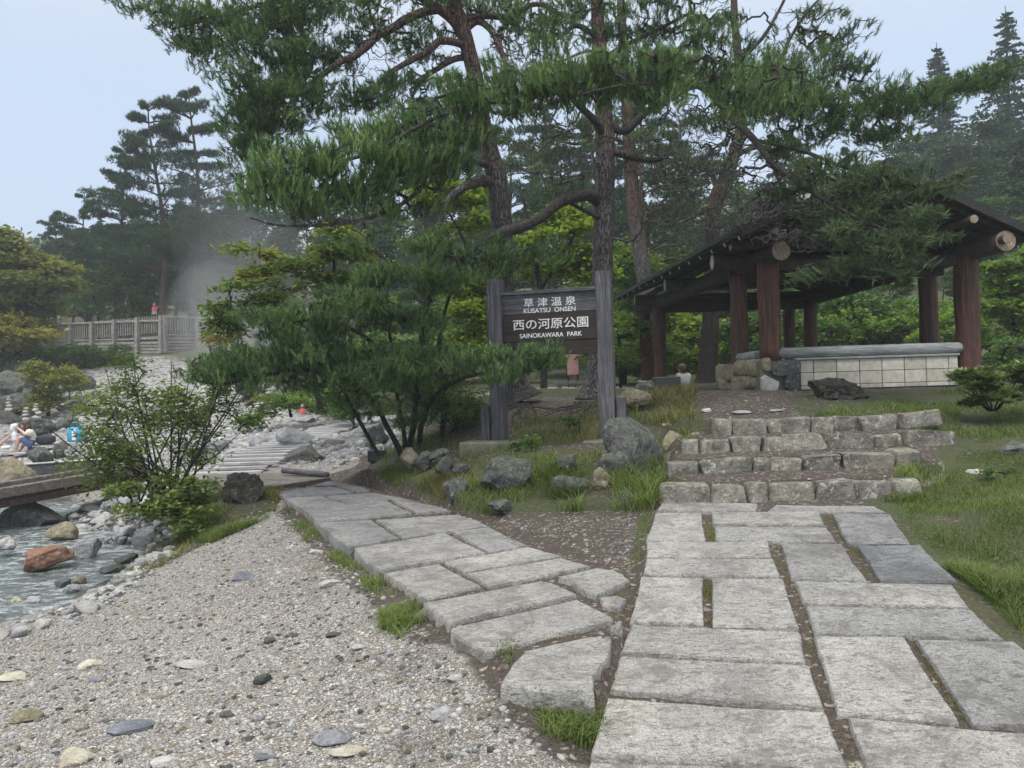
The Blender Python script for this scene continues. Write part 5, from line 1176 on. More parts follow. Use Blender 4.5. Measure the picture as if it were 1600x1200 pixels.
# woman, sitting side-on, looking down at what she holds
def woman():
    par = empty('person', P(28, 706, 20.3), 'seated woman with long brown hair, cream shirt and bare legs', 'person')
    D = 20.6; n = {}; ch = []
    n['pel'] = (px3(49, 694, D), .13); n['sp'] = (px3(48, 687, D), .12); n['ch'] = (px3(46, 679, D), .125); n['nk'] = (px3(43, 672.5, D), .055); n['hd'] = (px3(42, 668, D), .06)
    ch.append(['pel', 'sp', 'ch', 'nk', 'hd'])
    for s_, kx, ky, fx, fy, dd in (('l', 31, 682.5, 24, 705.5, -.16), ('r', 41, 682, 33, 704.5, .12)):
        n[s_+'hip'] = (px3(47, 694, D+dd*.7), .10); n[s_+'th'] = (px3((47+kx)/2, (693.5+ky)/2, D+dd), .082); n[s_+'kn'] = (px3(kx, ky, D+dd), .06); n[s_+'cf'] = (px3(kx*.65+fx*.35, ky*.65+fy*.35, D+dd), .055); n[s_+'an'] = (px3(fx, fy-1.5, D+dd), .034); n[s_+'ft'] = (px3(fx-4, fy, D+dd-.05), .03); n[s_+'to'] = (px3(fx-7, fy+.4, D+dd-.1), .02)
        ch.append(['pel', s_+'hip', s_+'th', s_+'kn', s_+'cf', s_+'an', s_+'ft', s_+'to'])
    for s_, dd in (('l', -.2), ('r', .17)):
        n[s_+'sh'] = (px3(46, 675.5, D+dd), .058); n[s_+'el'] = (px3(40, 679.5 if s_ == 'l' else 677, D+dd), .042); n[s_+'fo'] = (px3(34, 673.5, D+dd*.7), .034); n[s_+'wr'] = (px3(28.5, 669.5, D+dd*.35), .025)
        c = ['ch', s_+'sh', s_+'el', s_+'fo', s_+'wr']; ch.append(c)
        hand(n, ch, s_, n[s_+'wr'][0], (-.8, .0, .35), (0, 1, 0), .95)
    bd = skin_body('body', n, ch, M_skin, par, 'pel', 2)
    cloth(bd, n, {'sp', 'ch', 'lsh', 'rsh'}, 'shirt', M_cream, par, .03); cloth(bd, n, {'pel', 'lhip', 'rhip', 'lth', 'rth'}, 'shorts', M_denim, par, .018)
    head(px3(40.5, 663.5, D), .125, (-.8, -.15, -.35), M_skin, M_hairbrown, par)
    hs_ = {'a': (px3(42, 662, D), .118), 'b': (px3(43.5, 668, D), .12), 'c': (px3(44, 674, D), .10), 'd': (px3(42.5, 679, D), .05)}
    skin_body('long_hair', hs_, [['a', 'b', 'c', 'd']], M_hairbrown, par, 'a')
    p = px3(22, 668, D); V, Fc = softbox(p, (.14, .12, .17), .8, 3); o = mesh_np('white_cloth', V, Fc, M_white, None, True, loc=p); props(o, 'white cloth held up by the seated woman', 'cloth')
    a = smoothline([px3(23, 671, D), px3(23.5, 680, D), px3(25, 690, D), px3(23, 694, D)], 5); MB().tube(a, [.05]*4+[.09]*6+[.05]*6, 10).build('towel', M_white, None, True)
    tw_ = sc.objects['towel']; props(tw_, 'pale blue-white towel hanging from the woman\'s hands', 'towel')
woman()
def second():
    par = empty('person', P(-20, 708, 20.4), 'person mostly out of frame with only leg and arm showing', 'person')
    D = 20.3; n = {}; ch = []
    n['pel'] = (px3(-28, 692, D), .13); n['sp'] = (px3(-27, 684, D), .12); n['ch'] = (px3(-26, 676, D), .13); n['nk'] = (px3(-24, 668, D), .055); n['hd'] = (px3(-23, 664, D), .06); ch.append(['pel', 'sp', 'ch', 'nk', 'hd'])
    for s_, dd in (('l', -.15), ('r', .15)):
        n[s_+'hip'] = (px3(-26, 692, D+dd*.7), .10); n[s_+'th'] = (px3(-12, 694, D+dd), .08); n[s_+'kn'] = (px3(0, 694, D+dd), .06); n[s_+'cf'] = (px3(6, 689 if s_ == 'l' else 694, D+dd), .05); n[s_+'an'] = (px3(14, 683 if s_ == 'l' else 702, D+dd), .034); ch.append(['pel', s_+'hip', s_+'th', s_+'kn', s_+'cf', s_+'an'])
        n[s_+'sh'] = (px3(-25, 672, D+dd*1.3), .058); n[s_+'el'] = (px3(-12, 682, D+dd*1.5), .042); n[s_+'wr'] = (px3(0, 678, D+dd*1.2), .026); c = ['ch', s_+'sh', s_+'el', s_+'wr']; ch.append(c); hand(n, ch, s_, n[s_+'wr'][0], (1, 0, .2), (0, 1, 0), .95)
    n['lft'] = (px3(18, 679, D-.15), .03); ch[1].append('lft'); ch[1]
    bd = skin_body('body', n, ch, M_skin, par, 'pel', 2)
    cloth(bd, n, {'sp', 'ch', 'lsh', 'rsh', 'pel', 'lhip', 'rhip'}, 'clothes', M_navy, par, .025)
    head(px3(-22, 657, D), .125, (.9, -.1, -.2), M_skin, M_hairbrown, par)
    V, Fc = softbox(px3(9, 699, 20.1), (.26, .12, .10), .7, 5); mesh_np('shoe', V, Fc, M_white, par, True)
second()
def sitter():
    D = 22.5; par = empty('person', P(1070, 612, D), 'person in grey shirt and brown cap sitting with back turned', 'person'); n = {}; ch = []
    n['pel'] = (px3(1071, 606, D), .15); n['sp'] = (px3(1071, 598, D), .13); n['ch'] = (px3(1069, 590, D-.02), .14); n['nk'] = (px3(1067, 582.5, D-.03), .055); n['hd'] = (px3(1066.5, 579, D-.03), .06); ch.append(['pel', 'sp', 'ch', 'nk', 'hd'])
    for s_, dx in (('l', -1), ('r', 1)):
        n[s_+'hip'] = (px3(1071+dx*4, 607, D+.05), .10); n[s_+'kn'] = (px3(1070+dx*7, 604, D+.5), .07); n[s_+'an'] = (px3(1070+dx*7, 615, D+.55), .04); n[s_+'ft'] = (px3(1070+dx*7, 616, D+.75), .035); ch.append(['pel', s_+'hip', s_+'kn', s_+'an', s_+'ft'])
        n[s_+'sh'] = (px3(1068+dx*8.5, 586.5, D), .062); n[s_+'el'] = (px3(1069+dx*10, 597, D+.1), .045); n[s_+'wr'] = (px3(1069+dx*6, 601, D+.35), .028); c = ['ch', s_+'sh', s_+'el', s_+'wr']; ch.append(c); hand(n, ch, s_, n[s_+'wr'][0], (0, 1, 0), (1, 0, 0), 1)
    bd = skin_body('body', n, ch, M_skin, par, 'pel', 2)
    cloth(bd, n, {'sp', 'ch', 'lsh', 'rsh', 'lel', 'rel'}, 'shirt', M_greycloth, par, .025); cloth(bd, n, {'pel', 'lhip', 'rhip', 'lkn', 'rkn', 'lan', 'ran'}, 'trousers', M_navy, par, .018)
    head(px3(1066, 576, D-.03), .125, (-.7, .75, -.1), M_skin, M_hairbrown, par, cap=True)
    V, Fc = rockV((.8, .5, .35), 777, 3); p = px3(1071, 613.5, D+.1); props(mesh_np('seat_stone', V+p, Fc, M_rockdark, None, True, np.full(len(V), .4), loc=p), 'low stone the capped person is sitting on', 'stone')
sitter()

pebbles([(430,735),(470,700),(560,670),(620,650),(640,690),(600,712),(520,735)], 900, .04, .25, 'scree', 'stones between the walkway and the mound', (M_rockwhite, M_rockgrey), 26)

pebbles([(90,955),(150,925),(250,850),(265,868),(180,940),(110,975)], 1600, .02, .09, 'gravel', 'wet pebbles on the near stream edge', (M_rockgrey, M_rockdark, M_rockwhite), 12)
cobbles([(120,945),(175,905),(235,860),(250,870),(185,935),(130,962)], 45, .07, .2, 'river_cobble', 'wet cobble lying on the dark mud of the near bank', 'cobbles on the near mud bank')
# ================================================================== VEGETATION TOOLS
def grow(nodes, radii0, targets, tip=.0028, K=5, expo=.5, sag=0.0, maxr=.02, wob=.05, rs=None):
    """join every target to the nearest point of what has grown so far; radii follow the number of tips carried"""
    r_ = rs or rng
    nodes = np.asarray(nodes, float); targets = np.asarray(targets, float); n0 = len(nodes); nt_ = len(targets)
    d0 = np.full(nt_, 1e9)
    for s in range(0, nt_, 2000): d0[s:s+2000] = np.sqrt(((targets[s:s+2000, None, :]-nodes[None])**2).sum(-1)).min(1)
    order = np.argsort(d0); ALL = np.zeros((n0+nt_*(K-1), 3)); ALL[:n0] = nodes; owner = np.full(len(ALL), -1); oidx = np.zeros(len(ALL), int); cnt = n0
    paths = np.zeros((nt_, K, 3)); parent = np.full(nt_, -1); pk = np.zeros(nt_, int)
    for q, ti in enumerate(order):
        t = targets[ti]; A = ALL[:cnt]; dd = ((A-t)**2).sum(1); j = int(dd.argmin()); p = A[j]; ln = math.sqrt(dd[j])
        s = np.linspace(0, 1, K)[:, None]; pa = p*(1-s)+t*s; pa[1:-1] += r_.normal(0, wob*ln, (K-2, 3)); pa[:, 2] -= (sag*ln*np.sin(s[:, 0]*math.pi))
        paths[ti] = pa; parent[ti] = owner[j]; pk[ti] = oidx[j]
        ALL[cnt:cnt+K-1] = pa[1:]; owner[cnt:cnt+K-1] = ti; oidx[cnt:cnt+K-1] = np.arange(1, K); cnt += K-1
    count = np.ones((nt_, K)); 
    for ti in order[::-1]:
        pr = parent[ti]
        if pr >= 0: count[pr, :pk[ti]+1] += count[ti, 0]
    rad = np.minimum(tip*count**expo, maxr)
    dirs = paths[:, -1]-paths[:, -2]; dirs /= np.linalg.norm(dirs, axis=1)[:, None]+1e-9
    return paths, rad, dirs
def unit(v): return v/(np.linalg.norm(v, axis=-1, keepdims=True)+1e-9)
def needles(pos, dirs, tint, per=34, ln=.09, wd=.0052, shoot=.13, r_=None, spread=.75):
    """bundles of thin needles round each shoot; returns V, F, tint"""
    r_ = r_ or rng; n = len(pos); dirs = unit(dirs)
    ref = np.where(np.abs(dirs[:, 2:3]) < .9, np.array([0, 0, 1.0]), np.array([1.0, 0, 0])); a = unit(np.cross(dirs, ref)); b = np.cross(dirs, a)
    ph = r_.uniform(0, 6.283, (n, per, 1)); s = r_.random((n, per, 1)); sp_ = (spread*(1-.45*s))*r_.uniform(.6, 1.25, (n, per, 1))
    rad = np.cos(ph)*a[:, None]+np.sin(ph)*b[:, None]; base = pos[:, None]-dirs[:, None]*shoot*(1-s)
    nd = unit(dirs[:, None]*np.cos(sp_)+rad*np.sin(sp_)); L_ = ln*r_.uniform(.75, 1.2, (n, per, 1)); tip = base+nd*L_; tip[..., 2] -= (.08*L_[..., 0])
    w_ = unit(np.cross(nd, rad+.3*r_.normal(size=rad.shape)))*wd*.5
    V = np.stack([base-w_, base+w_, tip], 2).reshape(-1, 3); T = np.repeat(tint, per*3)+np.repeat((r_.normal(0, .08, (n, per))+.16*(s[..., 0]-.5)).ravel(), 3)
    return V, np.arange(len(V)).reshape(-1, 3), T
def leafcloud(pos, tint, m=10, rc=.15, size=.06, aspect=.6, up=.6, r_=None, droop=0, flat=.5):
    """m leaves (pointed quads) round every position"""
    r_ = r_ or rng; n = len(pos); off = r_.normal(size=(n, m, 3))*rc*.6; off[..., 2] *= flat; c = pos[:, None]+off
    u = r_.normal(size=(n, m, 3)); u[..., 2] = u[..., 2]*.4-droop; u = unit(u); nr = r_.normal(size=(n, m, 3))*(1-up); nr[..., 2] += up; w_ = unit(np.cross(u, nr)); s = size*r_.uniform(.6, 1.3, (n, m, 1))
    V = np.stack([c-u*s*.5, c+w_*s*aspect*.5-u*s*.05, c+u*s*.5, c-w_*s*aspect*.5-u*s*.05], 2).reshape(-1, 3)
    T = np.repeat(tint, m*4)+np.repeat(r_.normal(0, .09, n*m), 4)
    return V, np.arange(len(V)).reshape(-1, 4), T
def limb(pts, rad, name, mat, parent, sides=12, n=7, wob=.01, flare=False):
    """pts as (px,py,d) in the photograph, rad in photograph pixels at that depth"""
    W = np.array([P(*p) for p in pts]); rr = np.array([r/F*p[2] for r, p in zip(rad, pts)])
    L_, r2 = smoothline(W, n, rr); L_ = L_+wob*np.c_[fbm(L_*1.7, 2, 1), fbm(L_*1.7, 2, 2), 0*L_[:, 0]]
    V, Fs = tube(L_, r2, sides); nv = len(L_)*sides
    c = np.repeat(L_, sides, 0); k = 1+.10*fbm(V*np.array([9, 9, 2.5]), 3, 7)+.05*fbm(V*np.array([25, 25, 6]), 2, 8); V = c+(V-c)*k[:, None]
    o = mesh_np(name, V, Fs, mat, parent, True); return o, L_, r2
MULT = 1.5
def pads(spec, r_=None, sub=.30, hgt=.10):
    """spec rows (cx,cy,rx,ry,d,rd,n): foliage masses in the photograph at their depth. Shoots sit on small domed pads."""
    r_ = r_ or rng; T = []; G = []; O = []
    for (cx, cy, rx, ry, d, rd, n) in spec:
        c = P(cx, cy, d); RX = rx/F*d; RY = ry/F*d; per = 26; ns = max(1, int(n*MULT)//per)
        q = unit(r_.normal(size=(ns, 3)))*r_.uniform(0, 1, (ns, 1))**.42; cen = c+q*np.array([RX, rd, RY])
        for k in range(ns):
            m = per; a = r_.uniform(0, 6.283, m); rr = np.sqrt(r_.random(m)); rs = sub*r_.uniform(.7, 1.25)
            x = np.cos(a)*rr*rs; y = np.sin(a)*rr*rs*.9; z = hgt*(1-rr**2)+r_.normal(0, .03, m)
            p = cen[k]+np.c_[x, y, z]; T.append(p); o = np.c_[np.cos(a)*rr, np.sin(a)*rr, np.full(m, .0)]+.45*unit(cen[k:k+1]-c)*np.array([1, 1, 0]); O.append(o)
            G.append(np.full(m, np.clip(.42+r_.normal(0, .14), 0, 1)))
    return np.concatenate(T), np.concatenate(G), np.concatenate(O)
def pine(name, label, trunks, limbs, spec, bare=(), mat=None, bark=None, per=34, ln=.09, wd=.0052, twigmat=None, sub=.30, hgt=.10, upw=.9, group=None, seed=1, sag=.06, limbmat=None, tipr=.0026, mult=1.0):
    """a near pine: trunk, named limbs, twigs and needle crown"""
    r_ = np.random.default_rng(seed); b0 = P(*trunks[0][0][0]); par = empty(name, b0, label, 'tree', group); nodes = []
    for k, (pts, rad) in enumerate(trunks):
        o, L_, rr = limb(pts, rad, 'trunk', bark or M_bark, par, 16); nodes.append(L_[len(L_)//4:])
    for (pts, rad) in limbs:
        o, L_, rr = limb(pts, rad, 'limb', limbmat or bark or M_bark, par, 9); L2 = smoothline(L_, 3); nodes.append(L2)
    nodes = np.concatenate(nodes); T, G, O = pads([(*q[:6], q[6]*mult) for q in spec], r_, sub, hgt)
    nT = len(T)
    if len(bare): B, _, _ = pads(bare, r_, .35, .0)
    else: B = np.zeros((0, 3))
    allT = np.vstack([T, B]) if len(B) else T
    paths, rad, dirs = grow(nodes, None, allT, tip=tipr, K=5, sag=sag, rs=r_)
    V, q = tubes_batch(paths[:nT], rad[:nT], 4); mesh_np('twigs', V, q, twigmat or M_twig, par, True)['kind'] = 'stuff' if 0 else 'thing'
    if len(B): V, q = tubes_batch(paths[nT:], np.maximum(rad[nT:], .0035), 4); mesh_np('dead_twigs', V, q, M_twiggrey, par, True)
    dd = unit(dirs[:nT]*.45+O*.55+np.array([0, 0, upw])+r_.normal(0, .32, (nT, 3)))
    V, f, t = needles(T, dd, G+r_.normal(0, .17, nT), int(per*.78), ln, wd*1.35, .13, r_, .58)
    mesh_np('crown', V, f, mat or M_needle, par, False, t)
    return par

# ------------------------------------------------------------------ the near pines
pine('pine_tree', 'big red pine with leaning forked trunk behind the left sign post',
 [([(812,628,12.4),(803,604,12.4),(792,560,12.35),(787,500,12.3),(785,430,12.2),(784,370,12.1),(782,320,12.0),(775,275,11.9),(764,235,11.8),(754,195,11.7),(748,155,11.6),(740,110,11.5),(727,60,11.4),(714,15,11.3),(700,-40,11.2),(690,-110,11.2)], [38,24,19,18,17,17,17,16.5,15,14,13,12,12,11,9,7])],
 [([(722,55,11.4),(706,30,11.3),(676,8,11.2),(635,-12,11.1),(580,-5,11)], [9,8,7,5,4]),
  ([(716,20,11.3),(676,15,11.2),(635,30,11.1),(612,45,11),(590,56,10.9),(571,74,10.8),(552,88,10.7),(530,98,10.6),(500,120,10.5),(474,139,10.4),(440,152,10.3),(400,175,10.2)], [7,7,7,6.5,6,6,5.5,5,4.5,4,3,2]),
  ([(728,72,11.4),(710,66,11.3),(687,64,11.2),(669,79,11.1),(642,94,11),(612,112,10.9),(594,130,10.8),(570,170,10.6)], [6,6,6,5,5,4,3,2]),
  ([(732,90,11.5),(710,92,11.4),(680,109,11.3),(655,130,11.2),(640,160,11.0)], [5,5,4,3,2]),
  ([(728,45,11.4),(745,33,11.5),(762,42,11.5),(776,62,11.4),(789,96,11.3),(800,130,11)], [6,6,5,5,4,2]),
  ([(724,30,11.4),(760,24,11.5),(792,27,11.5),(815,18,11.5),(830,8,11.5),(850,8,11.6),(875,22,11.7),(912,28,11.8)], [6,6,5,5,4,4,4,3]),
  ([(776,285,11.9),(755,283,11.7),(730,290,11.4),(710,304,11.2),(692,320,11.1),(680,334,11)], [9,8,7,6,4,2.5]),
  ([(770,262,11.9),(730,250,11.2),(700,262,10.6),(669,285,10),(640,310,9.5),(612,328,9.1),(560,345,8.7),(500,352,8.4),(436,352,8.1),(390,340,8)], [5,4.5,4,3.8,3.5,3.2,3,2.6,2,1.2]),
  ([(690,-60,11.2),(600,-40,11),(480,-10,10.8),(360,20,10.6),(270,45,10.5)], [6,5,4,3,2]),
  ([(760,220,11.7),(720,215,10.6),(650,225,9.6),(580,240,8.9),(500,262,8.5),(440,280,8.4)], [4,4,3.5,3,2.5,1.5])],
 [(230,8,60,16,10.6,.6,80),(300,35,75,34,10.6,.7,230),(390,30,80,42,10.6,.8,330),(480,30,70,40,10.8,.8,300),(330,80,45,28,10.4,.5,110),(430,100,70,48,10.4,.7,360),(560,20,70,32,11,.7,190),
  (520,90,50,35,10.9,.6,130),(395,150,40,34,10.3,.5,170),(385,205,32,40,10.2,.5,170),(430,180,50,50,10.3,.6,250),(480,165,60,40,10.4,.6,200),(400,245,36,26,10.1,.4,90),(560,150,60,34,10.6,.6,130),(640,20,60,25,11.2,.7,90),(660,140,60,28,11,.5,90),(800,20,60,26,11.5,.7,120),(860,50,50,26,11.6,.7,110),(610,60,60,30,11.3,.6,80),(700,-10,60,20,11.2,.5,90),(660,60,50,30,11.2,.6,70),(820,60,50,26,11.7,.6,90),(760,10,60,20,11.6,.6,110),(600,140,50,24,10.8,.5,80)],
 seed=11, per=34, mult=1.35, bare=[(670,120,60,50,11,.7,110),(590,90,60,50,10.8,.6,90),(800,70,60,50,11.6,.7,90),(700,180,50,30,11,.6,60),(500,345,90,16,8.4,.3,70),(620,330,60,20,9,.3,50)], mat=M_needle, limbmat=M_bark)
pine('pine_tree', 'straight pine trunk rising behind the right sign post with bright low boughs',
 [([(928,626,12.9),(931,600,12.9),(936,560,12.9),(941,500,12.8),(942,430,12.8),(942,380,12.75),(944,320,12.7),(946,262,12.6),(945,215,12.6),(943,170,12.6),(939,110,12.5),(936,60,12.5),(933,0,12.5),(931,-80,12.4)], [30,20,17,16,16,16,16,15.5,15,14,12,11,10,8])],
 [([(940,322,12.7),(922,306,12.5),(898,308,12.3),(870,320,12.1),(842,342,11.9),(812,356,11.8),(788,362,11.75),(764,376,11.7)], [9,9,9,8.5,8,8,9,6]),
  ([(946,345,12.7),(925,335,12.5),(905,325,12.4),(890,318,12.3)], [4,3.5,3,2.5]),
  ([(944,215,12.6),(930,190,12.3),(905,165,12),(885,148,11.6),(850,142,10.8),(800,150,9.8),(740,165,9.1),(690,180,8.7),(640,205,8.5),(590,235,8.4)], [6,6,5,5,5,4.5,4,3.5,3,2]),
  ([(950,235,12.6),(970,240,12.5),(990,246,12.5),(1022,250,12.5),(1053,238,12.6)], [6,6,6,5,3]),
  ([(948,150,12.6),(975,130,12),(1010,125,11.4),(1050,125,10.8),(1100,130,10.4)], [6,5.5,5,4,2.5]),
  ([(948,190,12.6),(975,205,12.6),(1010,175,12.6),(1050,150,12.4),(1088,133,12.2),(1118,155,11.7),(1145,186,11.3),(1180,220,10.9),(1206,254,10.6),(1240,280,10.3),(1272,302,10.1),(1320,330,9.8),(1362,350,9.6),(1420,374,9.4),(1464,390,9.3)], [7,6,6,6,6,6,6,5.5,5,4.2,3.5,3,2.5,2,1.2]),
  ([(1145,186,11.3),(1200,170,11.4),(1270,165,11.5),(1340,165,11.6),(1420,150,11.6),(1500,128,11.6),(1580,105,11.6),(1640,95,11.6)], [5,4.5,4,3.5,3,2.6,2.2,1.5]),
  ([(1100,135,12),(1150,100,12),(1190,60,12.1),(1215,20,12.2),(1240,-30,12.2)], [4,3.5,3,2.5,2]),
  ([(1215,110,12),(1235,60,12),(1265,15,12),(1300,-20,12)], [2.8,2.4,2,1.5]),
  ([(1206,254,10.6),(1230,310,10.4),(1265,360,10.0),(1320,410,9.7),(1370,435,9.5)], [3.5,3,2.6,2,1.3]),
  ([(1180,220,10.9),(1250,235,10.6),(1330,265,10.2),(1400,285,10),(1470,283,9.8),(1530,262,9.8)], [3.5,3,2.5,2.2,1.8,1]),
  ([(936,60,12.5),(900,40,12.4),(870,60,12.2),(840,50,12)], [5,4,3,2]),
  ([(938,95,12.5),(980,70,12.5),(1020,50,12.4),(1080,20,12.3)], [5,4,3,2])],
 [(960,60,60,24,12.6,.6,110),(1040,10,70,24,12.4,.7,130),(1000,30,70,34,12.4,.7,150),(1080,35,70,34,12.2,.7,120),(1140,20,30,24,12.2,.6,40),(1085,90,75,34,11.6,.8,200),(1180,120,80,40,11.5,.8,260),(1215,160,90,42,11.4,.8,290),(1275,190,70,34,11.3,.7,220),(1290,120,70,36,11.8,.7,150),
  (1300,60,60,48,12,.6,110),(1250,30,40,36,12.1,.5,50),(1345,100,30,30,11.8,.4,40),(1355,190,70,26,11.5,.6,180),(1420,165,60,24,11.5,.6,180),(1480,140,55,20,11.6,.5,170),(1550,120,55,20,11.6,.5,170),(1370,150,45,18,11.5,.5,90),(1400,215,50,16,11.4,.5,90),
  (900,20,70,30,12.3,.7,120),(1225,235,50,26,10.9,.5,60),(1310,270,60,28,10.2,.5,70)],
 bare=[(1130,240,120,75,11.6,.8,520),(1200,300,80,65,10.8,.6,430),(1240,365,65,50,10.2,.4,260),(1060,230,70,70,12.3,.7,260),(1170,370,60,30,10.6,.4,80),(1180,60,70,60,12.1,.4,70),(1020,290,80,60,12.5,.8,220),(860,240,90,50,12,.7,300),(1040,330,60,50,12.4,.6,110),(1100,320,60,50,11.8,.6,130)],
 seed=12, per=30, mat=M_needle, bark=M_bark, limbmat=M_twig, mult=1.5)
# low boughs, mostly with light painted into the needles, parts of the same two pines
def bough(parent, limbs, spec, mat, seed, per=40, ln=.095, wd=.0052, upw=1.15, bare=(), sub=.26, tipr=.003, hgt=.07, twig=None, sag=.10, nm='bough_needles'):
    r_ = np.random.default_rng(seed); nodes = []
    for (pts, rad) in limbs: o, L_, rr = limb(pts, rad, 'limb', M_twig, parent, 7, wob=.02); nodes.append(smoothline(L_, 2))
    T, G, O = pads([(*q[:6], q[6]*.62) for q in spec], r_, sub, hgt); paths, rad, dirs = grow(np.concatenate(nodes), None, T, tip=tipr, sag=sag, rs=r_)
    V, q = tubes_batch(paths, rad, 4); mesh_np('twigs', V, q, twig or M_twig, parent, True)
    nT = len(T); V, f, t = needles(T, unit(dirs*.4+O*.45+np.array([0, 0, upw])+r_.normal(0, .30, (nT, 3))), G+r_.normal(0, .19, nT), int(per*.72), ln*1.05, wd*1.4, .15, r_, .50)
    mesh_np(nm, V, f, mat, parent, False, t)
trs = [o for o in sc.objects if o.name.startswith('pine_tree')]
T1, T2 = trs[0], trs[1]
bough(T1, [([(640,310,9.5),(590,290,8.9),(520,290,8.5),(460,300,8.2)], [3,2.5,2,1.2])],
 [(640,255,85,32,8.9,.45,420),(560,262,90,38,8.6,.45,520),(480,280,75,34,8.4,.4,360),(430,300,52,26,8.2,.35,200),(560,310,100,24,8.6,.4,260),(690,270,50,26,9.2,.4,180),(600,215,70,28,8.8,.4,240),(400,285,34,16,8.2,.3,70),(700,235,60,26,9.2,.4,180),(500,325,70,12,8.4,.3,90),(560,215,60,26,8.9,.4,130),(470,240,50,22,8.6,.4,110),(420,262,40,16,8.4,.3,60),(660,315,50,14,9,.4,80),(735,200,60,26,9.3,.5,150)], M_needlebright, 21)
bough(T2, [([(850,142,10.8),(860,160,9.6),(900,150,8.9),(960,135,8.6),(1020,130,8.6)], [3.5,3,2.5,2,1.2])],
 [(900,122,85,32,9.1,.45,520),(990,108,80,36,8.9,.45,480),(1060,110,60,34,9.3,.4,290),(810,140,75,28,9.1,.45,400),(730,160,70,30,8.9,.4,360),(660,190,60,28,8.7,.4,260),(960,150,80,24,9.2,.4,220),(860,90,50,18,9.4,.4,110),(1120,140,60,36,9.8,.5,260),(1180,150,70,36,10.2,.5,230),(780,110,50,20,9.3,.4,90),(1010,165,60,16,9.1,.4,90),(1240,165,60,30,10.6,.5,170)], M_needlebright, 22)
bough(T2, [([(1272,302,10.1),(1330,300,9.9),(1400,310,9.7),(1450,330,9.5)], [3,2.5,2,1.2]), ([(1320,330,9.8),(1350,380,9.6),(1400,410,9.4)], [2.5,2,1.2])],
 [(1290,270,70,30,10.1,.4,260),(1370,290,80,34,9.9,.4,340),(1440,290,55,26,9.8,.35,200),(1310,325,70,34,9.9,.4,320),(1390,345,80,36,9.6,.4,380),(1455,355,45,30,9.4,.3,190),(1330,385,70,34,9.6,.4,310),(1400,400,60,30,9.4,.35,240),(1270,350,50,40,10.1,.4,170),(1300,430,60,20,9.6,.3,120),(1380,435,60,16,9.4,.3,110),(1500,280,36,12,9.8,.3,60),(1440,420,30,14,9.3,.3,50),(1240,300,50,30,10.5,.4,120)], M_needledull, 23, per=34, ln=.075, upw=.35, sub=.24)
# the low spreading pine left of the sign ------------------------------------
low = pine('pine_tree', 'low spreading pine shrub with many thin stems left of the sign',
 [([(628,712,10.6),(618,690,10.6),(604,665,10.6),(592,640,10.5),(570,612,10.3),(545,596,10.1)], [5,4.5,4,3.6,3,2.4])],
 [([(592,712,10.4),(580,690,10.4),(560,655,10.3),(545,625,10.2),(530,600,10)], [3.5,3,3,2.6,2]),
  ([(634,712,10.7),(632,680,10.7),(626,650,10.7),(618,600,10.6),(612,540,10.6),(600,480,10.5),(590,430,10.6)], [4.2,3.8,3.4,3,2.6,2.2,1.5]),
  ([(690,690,11),(694,640,11),(690,590,10.9),(688,530,10.9),(700,470,10.9),(720,420,10.9)], [4.2,4,3.6,3.2,2.6,1.8]),
  ([(655,700,10.8),(660,660,10.7),(680,620,10.4),(720,592,10),(770,582,9.7),(820,578,9.5),(870,572,9.5)], [4.5,4,4,3.5,3,2.4,1.3]),
  ([(570,612,10.3),(520,585,9.8),(460,578,9.4),(400,590,9.2),(340,600,9.1),(295,592,9)], [4,3.5,3,2.5,2,1.2]),
  ([(612,560,10.6),(560,520,10.1),(500,500,9.8),(440,505,9.6)], [3.5,3,2.5,1.6]),
  ([(640,700,10.7),(650,640,10.6),(655,560,10.5),(668,480,10.5),(672,430,10.7)], [5,4.5,4,3,2]),
  ([(672,470,10.5),(660,482,10.3),(645,492,10.2),(630,500,10.1)], [5,5,4.5,4])],
 [(345,575,60,28,9.1,.45,330),(410,560,75,36,9.3,.5,520),(480,545,75,40,9.6,.5,540),(550,560,75,40,9.8,.5,540),(620,570,65,38,10.1,.5,460),(690,560,55,34,10.2,.45,340),(430,505,70,26,9.5,.45,290),(510,495,70,36,9.8,.5,400),
  (590,495,65,40,10.2,.5,420),(660,500,50,30,10.3,.45,230),(560,440,70,36,10.3,.5,340),(640,430,70,34,10.5,.5,360),(710,440,60,28,10.7,.5,270),(780,410,70,24,10.9,.45,280),(850,400,50,16,11,.4,120),(740,395,60,22,10.9,.4,200),(500,590,90,16,9.7,.4,200),(400,600,80,12,9.2,.35,110),(640,600,80,20,10.2,.4,240),(600,385,60,28,10.8,.5,200),(690,385,60,22,10.9,.5,150),
  (745,555,50,22,9.6,.35,180),(810,562,50,20,9.5,.3,220),(850,556,34,18,9.5,.3,140),(770,585,60,14,9.6,.3,120),(590,640,60,16,10.3,.4,90),(690,635,44,22,10.6,.4,110),(650,650,40,20,10.7,.3,70),(470,610,60,12,9.7,.3,80),(540,625,50,14,10,.35,90),(620,670,34,14,10.5,.3,50)],
 seed=31, mult=.60, per=36, mat=M_needlebright, ln=.085, bark=M_barkdark, sub=.25, hgt=.08, upw=1.1, tipr=.003)
